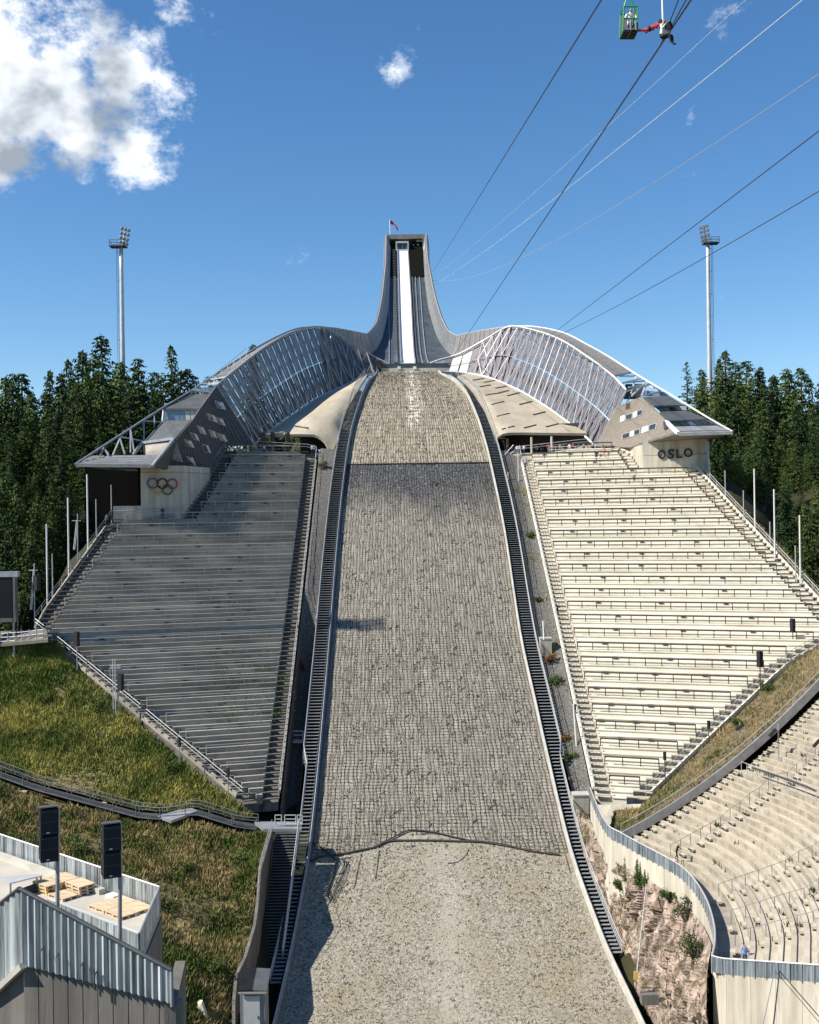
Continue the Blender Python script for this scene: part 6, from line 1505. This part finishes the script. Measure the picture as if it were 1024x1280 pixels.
# ------------------------------------------------------------------ loudspeakers on poles
def spk(t, c, wx, wy, hz, yaw, tilt=0, name='speaker_box'):
    a = V((math.cos(yaw), math.sin(yaw), 0)); b = V((-math.sin(yaw), math.cos(yaw), 0)); up = V((0, 0, 1)) * math.cos(tilt) + b * -math.sin(tilt); f = b * math.cos(tilt) + V((0, 0, 1)) * math.sin(tilt)
    o = MB().box(c, a * wx / 2, f * wy / 2, up * hz / 2).build(name, 'black_metal', t)
    MB().box(c - f * (wy / 2 + .012), a * wx * .44, f * .010, up * hz * .46).build('grille', 'speaker_grille', o)
    if wx > .5 and hz < 1.2:
        MB().box(c - f * (wy / 2 + .026) - up * hz * .40 - a * wx * .1, a * .05, f * .004, up * .025).build('badge', 'white_paint', o)
        for q in (-.3, .3): MB().box(c - a * (wx / 2 + .006) + up * hz * q, a * .006, f * .10, up * .035).build('side_handle', 'steel_dark', o)
        for q in (-.42, 0, .42): MB().box(c - f * (wy / 2 + .024) + up * hz * q, a * wx * .45, f * .004, up * .012).build('grille_bar', 'steel_dark', o)
    return o
for px, yt, yb, lab in ((72, 1008, 1140, 'two stacked black loudspeakers on a steel pole, the left of the pair by the terrace'), (150, 1028, 1180, 'two stacked black loudspeakers on a steel pole, the right of the pair by the terrace')):
    Y = 41.5; base = P(px, yb + 25, Y); t = thing('speaker_pole', lab, 'loudspeaker', base, 'speaker poles by the terrace')
    MB().tube([P(px, yt + 2, Y), base], .075, 10).build('pole', 'steel', t)
    for k in range(2):
        c = P(px - 11.5, yt + 17 + 33.5 * k, Y - .15); spk(t, c, .62, .70, .94, math.radians(24))
        MB().tube([c + V((.2, .1, -.45)), P(px, yt + 34 + 33 * k, Y)], .05, 5).build('bracket', 'black_metal', t)
    MB().box(P(px - 11, yt, Y - .15), (.31, .13, 0), (-.13, .33, -.06), (0, .01, .02)).build('rain_cover', 'roof_metal', t)
def smallspk(px, py, h, base_y, lab, s=None, Y=None, ladder=False, tilt=0, yaw=0.5, mast=None):
    Yb = s.hit(px, base_y).y if s else Y; b = P(px, base_y, Yb); w_ = h / F * Yb; t = thing('speaker_pole', lab, 'loudspeaker', b, 'small speakers on the stands')
    top = P(mast[0], mast[1], Yb) if mast else P(px, py - h * .45, Yb)
    MB().tube([V((top.x, top.y, b.z)), top], .07, 6).build('pole', 'steel_dark' if s is SR else 'steel', t)
    c = P(px, py, Yb - .25); o = spk(t, c, w_ * .30, w_ * .27, w_, yaw, tilt)
    if mast: MB().tube([c, V((top.x, top.y, c.z + .2))], .05, 4).build('bracket', 'steel_dark', t)
    if ladder:
        for dx in (-.55, -.25): MB().tube([V((top.x + dx, top.y - .2, b.z)), V((top.x + dx, top.y - .2, top.z + 1.5))], .045, 4).build('ladder_rail', 'steel_pale', t)
        for k in range(22): z = lerp(b.z + .3, top.z + 1.3, k / 21); MB().tube([V((top.x - .55, top.y - .2, z)), V((top.x - .25, top.y - .2, z))], .025, 3).build('rung', 'steel_pale', t)
        for q in (.3, .6): MB().tube([V((top.x - .9, top.y - .2, top.z + q)), V((top.x + .4, top.y - .2, top.z + q))], .035, 4).build('cross_arm', 'steel_pale', t)
for a in ((96, 799, 18, 838, 'black speaker on a pole at the upper left edge of the dark stand'), (224, 928, 11, 962, 'small black speaker on a pole half way down the edge of the dark stand'), (285, 966, 11, 1000, 'small black speaker on a pole near the lowest point of the dark stand')): smallspk(*a, s=SL, yaw=-.4)
smallspk(151, 853, 20, 895, 'black speaker on a ladder mast at the lower left edge of the dark stand', SL, ladder=True, mast=(147, 838), yaw=-.4)
for a in ((991, 782, 17, 800, 'black speaker at the far right edge of the sunlit stand'), (950, 824, 20, 862, 'long black speaker on a pole low on the right edge of the sunlit stand'), (886, 906, 10, 935, 'small black speaker on a pole above the brown bank'), (831, 945, 10, 975, 'small black speaker on a pole near the lowest point of the sunlit stand')): smallspk(*a, s=SR, yaw=.5)
smallspk(925, 909, 12, 922, 'tilted black speaker on the side wall of the bowl', Y=bowl(0, 14).y - .5, tilt=.9, yaw=.8)
smallspk(966, 916, 12, 975, 'tilted black speaker on a mast above the cross aisle of the bowl', Y=118, tilt=.7, yaw=.8, mast=(973, 905)); smallspk(1021, 929, 12, 990, 'tilted black speaker at the right picture edge above the bowl', Y=115, tilt=.7, yaw=.8, mast=(1030, 920))

# ------------------------------------------------------------------ poles, masts, screen
def pole(px, yt, yb, Y, r, lab, mt='white_paint', grp='thin poles along the stands'):
    b = P(px, yb, Y); t = P(px, yt, Y); o = MB().tube([V((b.x, b.y, b.z - 5)), V((b.x, b.y, t.z))], [r, r * .8], 8).build('thin_pole', mt, loc=b, label=lab, category='pole', group=grp); return o
LP = ((59, 655, 720, 'pale pole left of the dark stand, lowest of the tall white row'), (86, 622, 706, 'tall pale pole left of the dark stand, in the middle of the row'), (110, 593, 679, 'tallest pale pole left of the dark stand, under the building canopy edge'), (120.5, 624, 664, 'short grey pole between the tallest pole and the dark recess'), (139.5, 606, 642, 'grey pole beside the dark recess under the canopy'), (66, 692, 742, 'short dark pole beside the lowest white pole'))
for px, yt, yb, lab in LP: pole(px, yt, yb, SL.hit(px + 4, yb).y + 1, .14 if yb - yt > 60 else .10, lab, 'white_paint' if yb - yt > 60 else 'rail_grey')
RP = ((887.7, 575, 602, 'short grey pole at the corner of the lettered wall', 0), (907, 588, 621, 'grey pole at the top of the brown bank', 0), (930, 613, 654, 'grey pole second down the brown bank', 0), (944, 586, 658, 'tall pale pole highest of the three beside the right forest', 1), (963, 652, 683, 'short dark pole left of the middle white pole', 0), (969, 611.5, 699, 'tall pale pole in the middle of the three beside the right forest', 1), (995, 682, 727, 'grey pole just left of the lowest white pole', 0), (1001, 644, 733, 'tall pale pole lowest of the three beside the right forest', 1))
for px, yt, yb, lab, wh in RP: pole(px, yt, yb, SR.hit(px - 4, yb + 3).y + 1, .15 if wh else .10, lab, 'window_white' if wh else 'rail_grey')
for px, yt, yb, lab in ((97, 642, 693, 'lattice antenna pole between two white poles left of the dark stand'), (43, 704, 768, 'antenna pole with black speaker beside the big screen')):
    Y = 150 if px < 50 else SL.hit(px + 6, yb).y + 2; b = P(px, yb, Y); tp = P(px, yt, Y); t = thing('antenna_pole', lab, 'antenna', b)
    MB().tube([V((b.x, b.y, b.z - 1)), tp], .08, 6).build('pole', 'steel', t); MB().tube([P(px - 5, yb - 6, Y), P(px - 1, yt + 8, Y)], .07, 5).build('stay', 'steel_pale', t); MB().tube([P(px - 3.5, yb - 6, Y), P(px + .5, yt + 8, Y)], .07, 5).build('stay', 'steel_pale', t)
    MB().tube([P(px - 7, yt + 9, Y), P(px + 4, yt + 9, Y)], .05, 4).build('cross_arm', 'rail_grey', t)
    if px < 50: spk(t, P(px + 3, yt + 25, Y - .3), .7, .7, 2.0, -.4)
sc = thing('video_screen', 'big black video board with pale frame at the left picture edge', 'screen', P(5, 775, 149))
a, b = P(-22, 722, 149), P(15.5, 773, 149); MB().bx(a.x, b.x, 149, 149.8, b.z, a.z).build('screen_panel', 'screen_black', sc)
for (x0, y0, x1, y1) in ((-22, 715, 22, 721), (15.8, 721.3, 19.5, 778), (-22, 773.3, 15.6, 777.5)):
    a, b = P(x0, y0, 148.9), P(x1, y1, 148.9); MB().bx(a.x, b.x, a.y, a.y + 1.0, b.z, a.z).build('frame_bar', 'steel' if y0 < 720 else 'steel_grey', sc)
for x in (-10, 17): a = P(x, 777.8, 149.4); MB().tube([a, a - V((0, 0, 5))], .15, 6).build('leg', 'steel', sc)
MB().slab([P(18.5, 716, 148.95), P(22, 716, 150), P(22, 722, 150), P(18.5, 722, 148.95)], (.05, 0, 0)).build('side_plate', 'steel', sc)
pth = thing('access_platform', 'railed grey access walk below the big screen at the left edge', 'walkway', P(30, 800, 150))
MB().slab([P(-14, 790, 152), P(58, 786, 149), P(60, 799, 146.5), P(-14, 806, 150)], (0, 0, -.4)).build('walk_plate', 'concrete_dark', pth)
for h in (0, 5, 10): MB().tube([P(-14, 803 - h, 149.8), P(30, 800 - h, 148.4), P(54, 797 - h, 147)], .05, 4).build('handrail', 'rail_grey', pth)
for k in range(8): x = lerp(-8, 54, k / 7); MB().tube([P(x, lerp(803, 797, k / 7), lerp(149.8, 147, k / 7)), P(x, lerp(791, 785, k / 7), lerp(149.8, 147, k / 7))], .05, 4).build('rail_post', 'rail_grey', pth)

def mast(px, ytop, Y, lab, flip, height_extra=0, X=None, ztop=None):
    top = P(px, ytop, Y) if X is None else V((X, Y, ztop)); g = ground(top.x, top.y) - 1
    t = thing('light_mast', lab, 'light mast', V((top.x, top.y, g)), 'floodlight masts')
    n = 12; MB().tube([V((top.x, top.y, lerp(g, top.z, k / n))) for k in range(n + 1)], [lerp(.62, .40, k / n) for k in range(n + 1)], 12).build('pole', 'steel_pale', t, smooth=True)
    lx = top.x + flip * .85
    for dx in (-.16, .16): MB().tube([V((lx + dx, top.y - .1, g + 6)), V((lx + dx, top.y - .1, top.z))], .04, 4).build('ladder_rail', 'steel_dark', t)
    ld = MB()
    for k in range(70): z = lerp(g + 6.5, top.z - .3, k / 69); ld.tube([V((lx - .16, top.y - .1, z)), V((lx + .16, top.y - .1, z))], .025, 3, False); 
    for k in range(9): z = lerp(g + 8, top.z - 1, k / 8); ld.tube([V((lx, top.y - .1, z)), V((top.x, top.y, z))], .05, 3, False)
    ld.build('ladder_rung', 'steel_dark', t, kind='stuff')
    pfx = top.x + flip * .6
    MB().bx(pfx - 1.7, pfx + 1.7, top.y - 1.1, top.y + 1.1, top.z, top.z + .22).build('platform', 'steel_dark', t)
    r = MB(); cs = [V((pfx + a * 1.65, top.y + b * 1.05, top.z + .22)) for a, b in ((-1, -1), (1, -1), (1, 1), (-1, 1), (-1, -1))]
    for h in (.6, 1.15): r.tube([c + V((0, 0, h)) for c in cs], .05, 4)
    for c in cs[:-1]: r.tube([c, c + V((0, 0, 1.15))], .05, 4)
    r.tube([(cs[0] + cs[1]) / 2, (cs[0] + cs[1]) / 2 + V((0, 0, 1.15))], .05, 4); r.build('platform_rail', 'steel_dark', t)
    # tilted rack with rows of lamps facing the slope
    hx = -flip; o = V((top.x + hx * .4, top.y - .4, top.z + .3)); up = V((hx * .18, -.1, 1)).normalized(); ac = V((hx * .45, .9, 0)).normalized() * -1
    MB().beam(o, o + up * 3.6, .18, .18).build('rack_post', 'steel', t)
    for rrow in range(4):
        c = o + up * (.5 + rrow * .95); MB().beam(c - ac * 1.3, c + ac * 1.3, .12, .12).build('rack_bar', 'steel', t)
        for k in range(3):
            q = c + ac * lerp(-1.05, 1.05, k / 2); ax = V((hx * .8, -.55, -.42)).normalized()
            b = MB().tube([q - ax * .22, q, q + ax * .34], [.12, .30, .36], 9).build('floodlight', 'steel_grey', t); MB().tube([q + ax * .345, q + ax * .36], .33, 9).build('lens', 'lamp_glass', b)
mast(151.5, 309, 236, 'tall grey floodlight mast rising from the left forest', -1); mast(885, 305, 246, 'tall pale floodlight mast rising from the right forest', 1)
# unseen mast placed beyond the left edge so its lamp head shades the slope
sp_ = hith(437, 781); dd = 82.0; hd = sp_ + SDIR * dd
mast(0, 0, hd.y, 'unseen floodlight mast placed outside the left picture edge', -1, X=hd.x, ztop=hd.z)

# ------------------------------------------------------------------ cables
def cable(pa, pb, r, lab, mt='rail_dark', sag=0, n=24):
    if pa.y > 200: e_ = (pa.y + 25) / (pa.y - pb.y); s0 = 1 / e_
    else: e_ = 1; s0 = 1
    pts = [pa.lerp(pb, k / n * e_) - V((0, 0, sag * 4 * (k / n * e_) * (1 - k / n * e_))) for k in range(n + 1)]
    MB().tube(pts, r, 5).build('cable', mt, label=lab, category='cable', group='cables above the slope')
cable(P(541, 340, 331), P(790, -62, 40), .035, 'thin dark cable from the tower edge to the top of the picture')
cable(P(560, 455, 300), P(905, -62, 42), .042, 'dark cable from the right wing crest up past the hanging riders, the lower of two')
cable(P(829, 52, 58), P(893, -64, 40), .03, 'dark cable above the hanging riders, the upper of two'); cable(P(826, 56, 60), P(872, -60, 41), .03, 'thin dark cable running up from the riders harness')
cable(P(640, 456, 290), P(1110, 98, 70), .045, 'dark cable over the right wing, the upper of two'); cable(P(640, 443, 290), P(1110, 188, 75), .042, 'dark cable over the right wing passing the floodlight mast', sag=1.3)
cable(P(538, 350, 333), P(1110, 34, 60), .028, 'slack thin cable crossing the sky to the right edge', 'rail_grey', sag=4.5); cable(P(539, 358, 333), P(1062, -48, 60), .026, 'pale thin cable rising to the top right corner', 'strap_pale', sag=1.2); cable(P(539, 347, 333), P(975, -40, 60), .014, 'faint pale cable between the riders and the top right corner', 'strap_pale', sag=1.0)
cable(P(966, 1290, 60), P(976, 1201, 83), .045, 'thin dark stay in front of the cream wall, left of two'); cable(P(952, 1290, 60), P(971, 1201, 83), .03, 'thinner stay in front of the cream wall, right of two', 'rail_grey')
cable(P(795, 1228, 100), P(808, 1105, 108), .045, 'thin pole like stay rising along the rock face', 'rail_grey')
# post and block at the foot of the rock
pb_ = thing('winch_block', 'small concrete block with thin yellow tagged post at the foot of the rock', 'anchor', P(804, 1242, 97))
a = P(804, 1243, 97); a.z = max(a.z, (bhit(bvRK, 812, 1250)[0] or a).z)
MB().bx(a.x - .2, a.x + 1.3, a.y - .4, a.y + .5, a.z - .8, a.z + .1).build('block', 'concrete_dark', pb_); MB().tube([a + V((-.6, 0, .3)), a + V((-.6, 0, 2.6))], .05, 6).build('post', 'rail_dark', pb_); MB().bx(a.x - .8, a.x - .4, a.y - .12, a.y - .02, a.z + 1.3, a.z + 2.0).build('tag', 'wood_yellow', pb_)
# ------------------------------------------------------------------ people
def person_mesh(name, arms, legs=((.10, 0), (-.10, 0)), lean=0.0, sit=False):
    """one continuous skinned body, 1.75 m, facing -Y; arms: per side (elbow, wrist) offsets from the shoulder; legs: per side (x, stride)"""
    bm = bmesh.new(); sk = bm.verts.layers.skin.verify(); seg = []
    def v(p, r):
        x = bm.verts.new(p); x[sk].radius = (r, r) if not isinstance(r, tuple) else r; return x
    def e(a, b, kind): bm.edges.new((a, b)); seg.append((V(a.co), V(b.co), kind))
    L_ = lambda z: -lean * max(0, z - .95)
    pel = v((0, 0, .95), (.155, .115)); pel[sk].use_root = True
    wa = v((0, L_(1.12), 1.12), (.135, .10)); ch = v((0, L_(1.32), 1.32), (.165, .115)); nb = v((0, L_(1.46), 1.47), (.085, .075)); nk = v((0, L_(1.53) - .01, 1.54), .052); h0 = v((0, L_(1.62) - .025, 1.62), (.072, .085)); h1 = v((0, L_(1.7) - .015, 1.70), (.070, .082))
    for a, b, k in ((pel, wa, 'top'), (wa, ch, 'top'), (ch, nb, 'top'), (nb, nk, 'skin'), (nk, h0, 'skin'), (h0, h1, 'skin')): e(a, b, k)
    no = v((0, L_(1.62) - .115, 1.615), .018); e(h0, no, 'skin')
    for i, s in enumerate((-1, 1)):
        sh = v((s * .19, L_(1.42), 1.42), .058); e(nb, sh, 'top'); eo, wo = arms[i]
        el = v((s * .19 + s * eo[0], L_(1.42) + eo[1], 1.42 + eo[2]), .043); wr = v((s * .19 + s * wo[0], L_(1.42) + wo[1], 1.42 + wo[2]), .029); e(sh, el, 'top'); e(el, wr, 'sleeve')
        d = (V(wr.co) - V(el.co)).normalized(); pm = v(V(wr.co) + d * .06, (.034, .018)); e(wr, pm, 'skin')
        sd = V((0, 1, 0)) if abs(d.y) < .7 else V((1, 0, 0))
        for k in range(4): tp = v(V(pm.co) + d * (.085 + .012 * (1.5 - abs(k - 1.2))) + sd * (k - 1.5) * .022 + V((-s * .012, 0, 0)), .009); e(pm, tp, 'skin')
        th = v(V(wr.co) + d * .06 - sd * .06, .010); e(wr, th, 'skin')
        lx, st_ = legs[i]
        if sit:
            hp = v((s * .10, 0, .93), .085); kn = v((s * .12, -.42, .96), .066); an = v((s * .12, -.46, .55), .046); to = v((s * .12, -.62, .50), .040)
        else:
            hp = v((s * .10, 0, .88), .088); kn = v((s * abs(lx), -st_ * .55 - .03, .50), .062); an = v((s * abs(lx), -st_ + .02, .09 + (.08 if st_ < -.1 else 0)), .044); to = v((s * abs(lx) * 1.15, -st_ - .14, .045 + (.05 if st_ < -.1 else 0)), .042)
        e(pel, hp, 'leg'); e(hp, kn, 'leg'); e(kn, an, 'leg'); e(an, to, 'shoe')
    me = bpy.data.meshes.new('tmp'); bm.to_mesh(me); bm.free()
    o = bpy.data.objects.new('tmp', me); COL.objects.link(o)
    m1 = o.modifiers.new('s', 'SKIN'); m1.use_smooth_shade = True; m2 = o.modifiers.new('u', 'SUBSURF'); m2.levels = 1; m2.render_levels = 1
    dg = bpy.context.evaluated_depsgraph_get(); dg.update(); res = bpy.data.meshes.new_from_object(o.evaluated_get(dg)); bpy.data.objects.remove(o); res.name = name
    order = {'skin': 0, 'top': 1, 'leg': 2, 'shoe': 3, 'hair': 4, 'sleeve': 1}
    res.materials.clear()
    for q in ('skin', 'cloth_white', 'cloth_navy', 'shoe', 'hair'): res.materials.append(MATS[q])
    hc = V((0, L_(1.66) - .015, 1.665))
    for p in res.polygons:
        c = p.center; best = min(seg, key=lambda sg: (c - sg[0].lerp(sg[1], max(0, min(1, (c - sg[0]).dot(sg[1] - sg[0]) / max(1e-6, (sg[1] - sg[0]).length_squared))))).length)
        k = order[best[2]]
        if best[2] == 'skin' and (c - hc).length < .16 and (c.z > 1.70 or (c.y > hc.y + .015 and c.z > 1.58)): k = 4
        p.material_index = k; p.use_smooth = True
    return res
dn_ = ((.05, .02, -.28), (.06, -.04, -.53)); fwd = ((.06, -.06, -.27), (.02, -.30, -.24)); hipa = ((.17, .04, -.24), (.05, -.10, -.42)); up_ = ((.10, -.12, -.22), (.0, -.22, -.02))
POSE = [person_mesh('body', (dn_, dn_)), person_mesh('body', (fwd, fwd), lean=.12), person_mesh('body', (hipa, dn_)), person_mesh('body', (dn_, up_)), person_mesh('body', (((.05, .12, -.25), (.06, .10, -.50)), ((.05, -.12, -.25), (.06, -.25, -.44))), legs=((.09, .30), (.09, -.28)), lean=.10), person_mesh('body', (fwd, fwd), lean=.35, legs=((.10, .2), (.10, -.15)))]
def person(p, rz, pose, label, top, leg, group=None, hair='hair', scale=1.0, hatc=None):
    t = thing('person', label, 'person', p, group); o = bpy.data.objects.new('body', POSE[pose]); COL.objects.link(o); o.parent = t; WORLDLOC[o.name] = V(p)
    for i, q in enumerate(('skin', top, leg, 'shoe', hair)): o.material_slots[i].link = 'OBJECT'; o.material_slots[i].material = MATS[q]
    t.rotation_euler = (0, 0, rz); t.scale = (scale,) * 3
    return t
tG, zfR, nR = galR; prng = random.Random(4)
GR_ = 'visitors in the right gallery'
cols = ['black', 'navy', 'white', 'white', 'white', 'grey', 'black', 'red', 'grey', 'pink', 'navy', 'white', 'red', 'black', 'blue', 'grey', 'red', 'black']
xs = [636, 641, 646, 651, 655.5, 669.5, 678.5, 685.5, 690.5, 701, 704.5, 711, 717, 723, 727.5, 730.5, 735, 741]
ordn = ['first', 'second', 'third', 'fourth', 'fifth', 'sixth', 'seventh', 'eighth', 'ninth', 'tenth', 'eleventh', 'twelfth', 'thirteenth', 'fourteenth', 'fifteenth', 'sixteenth', 'seventeenth', 'last']
for i, (x, c) in enumerate(zip(xs, cols)):
    q = SR.hit(x, 560); u, v = SR.uv(q); b = SR.A + SR.r * u + nR * (1.0 + (i % 3) * .7); b.z = zfR
    person(b, prng.uniform(-.7, .7), (0, 1, 2, 0, 3, 2)[i % 6], 'visitor in %s top at the right gallery rail, %s from the left' % (c, ordn[i]), 'cloth_' + c, 'cloth_' + prng.choice(['navy', 'black', 'grey']), GR_, scale=prng.uniform(.94, 1.04))
for x, y, c, l, pz, rz, lab in ((751, 573, 'white', 'navy', 3, .2, 'visitor in white top with pink bag on the top rows of the sunlit stand, standing'), (755.5, 569, 'pink', 'red', 0, -.3, 'visitor in pink and red at the top right rows of the sunlit stand'), (746, 574, 'black', 'black', 1, .4, 'visitor in black bending forward on the top rows of the sunlit stand'), (793, 603, 'grey', 'black', 0, 0, 'lone visitor in grey on the sunlit stand just below the building base'), (657, 583, 'white', 'navy', 0, .3, 'visitor in white top on the stair at the upper left corner of the sunlit stand'), (652, 577, 'black', 'navy', 2, -.2, 'visitor in black at the head of the sunlit stands left stair')):
    person(SR.hit(x, y) + V((0, 0, -.25)), rz, pz, lab, 'cloth_' + c, 'cloth_' + l)
tGL, zfL, nL = galL
for i, (x, c) in enumerate(((325, 'black'), (330, 'white'), (337, 'navy'), (390, 'white'), (393, 'blue'))):
    q = SL.hit(x, 562); u, v = SL.uv(q); b = SL.A + SL.r * u + nL * 1.0; b.z = zfL
    person(b, prng.uniform(-.6, .6), i % 3, 'visitor in %s top in the left gallery, %s from the left' % (c, ordn[i]), 'cloth_' + c, 'cloth_navy', 'visitors in the left gallery')
for x, y, c, pz, rz, lab in ((203.5, 646, 'black', 2, 0, 'dark dressed person standing below the ring emblem on the dark stand'), (128, 677, 'black', 4, .6, 'dark dressed person walking down the left stair of the dark stand'), (133.5, 655, 'grey', 0, .3, 'person in grey at the upper left corner of the dark stand'), (140, 648, 'navy', 1, -.3, 'person in navy at the head of the dark stands left stair'), (287, 580, 'black', 0, 0, 'person in black on the stair beside the dark building facade')):
    person(SL.hit(x, y) + V((0, 0, -.2)), rz, pz, lab, 'cloth_' + c, 'cloth_black')
for x, y, c, pz, rz, lab in ((697, 768, 'black', 5, .6, 'dark dressed person on the left stair half way up the sunlit stand'), (719, 893, 'black', 4, 0, 'dark dressed person on the left stair low on the sunlit stand')):
    person(SR.hit(x, y) + V((0, 0, -.2)), rz, pz, lab, 'cloth_' + c, 'cloth_black')
p = hitz(846, 1077, zP - .5); person(V((p.x, p.y, PC[0].z - .42)), .9, 5, 'man in black climbing the rail stair at the rim of the bowl', 'cloth_black', 'cloth_black')
p = pc(LEN - 1.2) + pn(LEN - 1.2) * 2.3; person(V((p.x, p.y, PC[0].z - .95)), -.4, 0, 'person in blue jacket standing behind the parapet at the corner of the bowl', 'cloth_blue', 'cloth_navy')

# ------------------------------------------------------------------ hanging riders at the top of the picture
YR = 48.0
rc = thing('ride_chair', 'green tubular hanging chair with grey seats at the top of the picture', 'chair', P(788, 41, YR))
gs = lambda x, y, dy=0.0: P(x, y, YR) + V((0, dy, 0))
for dy in (0, .75):
    for a, b in (((780, 8), (779, 39)), ((797, 8), (797, 39)), ((779, 39), (797, 39)), ((780, 8), (797, 8)), ((779.5, 23), (797, 23))): MB().tube([gs(*a, dy), gs(*b, dy)], .035, 6).build('frame_tube', 'paint_green', rc)
for x, y in ((780, 8), (797, 8), (779, 39), (797, 39)): MB().tube([gs(x, y), gs(x, y, .75)], .035, 6).build('frame_tube', 'paint_green', rc)
for x0, x1 in ((779.5, 787.5), (789, 796.5)):
    MB().slab([gs(x0, 37.5, -.05), gs(x1, 37.5, -.05), gs(x1, 37.5, .7), gs(x0, 37.5, .7)], (0, 0, -.10)).build('seat', 'cloth_black', rc)
    MB().slab([gs(x0 + .6, 12, .66), gs(x1 - .6, 12, .66), gs(x1 - .4, 36, .6), gs(x0 + .4, 36, .6)], (0, .06, 0)).build('backrest', 'cloth_grey', rc)
for x in (781, 796): MB().tube([gs(x, 8, .35), gs(788, -14, .35)], .04, 5).build('hanger', 'paint_green', rc)
MB().tube([gs(788, -14, .35), gs(789, -70, .35)], .05, 6).build('hanger_rod', 'paint_green', rc)
def rider(x, y, sc, label, top, leg, rz, yb=YR):
    pel = P(x, y, yb); t = thing('person', label, 'person', pel - V((0, 0, .95 * sc))); o = bpy.data.objects.new('body', SITM); COL.objects.link(o); o.parent = t; WORLDLOC[o.name] = WORLDLOC[t.name]
    for i, q in enumerate(('skin', top, leg, 'shoe', 'hair')): o.material_slots[i].link = 'OBJECT'; o.material_slots[i].material = MATS[q]
    t.scale = (sc,) * 3; t.rotation_euler = (0, 0, rz); return t
SITM = person_mesh('body', (up_, up_), sit=True, lean=.05)
rider(788.2, 32, .95, 'rider in white top seated in the green hanging chair', 'cloth_white', 'cloth_grey', .1, YR + .35)
rider(828, 46, .95, 'rider in white and black hanging in a harness below the pale strap', 'cloth_white', 'cloth_black', .9)
hs = thing('harness', 'pale hanging strap with black trolley above the harnessed rider', 'harness', P(828, 30, YR))
MB().tube([P(826.5, -60, YR), P(829, 27, YR)], .05, 6).build('strap', 'strap_pale', hs); MB().beam(P(823.5, 26, YR), P(836, 30, YR), .12, .14).build('spreader_bar', 'steel_dark', hs)
for x in (824.5, 834.5): MB().tube([P(x, 27, YR), P(829 + (x - 829) * .6, 44, YR)], .03, 5).build('sling', 'strap_pale', hs)
MB().tube([P(835, 29, YR), P(837.5, 36, YR)], .16, 7).build('pack', 'cloth_black', hs)
th = thing('tether', 'red and black towing tether between the green chair and the harness', 'tether', P(812, 37, YR))
MB().tube([P(798, 38, YR), P(806, 37.5, YR), P(815, 35, YR), P(826, 30, YR)], .055, 6).build('rope', 'strap_red', th)
for x, y in ((808, 38), (812, 36), (816, 34.5), (821, 32)): MB().tube([P(x - 1.2, y + .6, YR), P(x + 1.2, y - .6, YR)], .12, 6).build('clip', 'strap_red' if x != 812 else 'cloth_black', th)
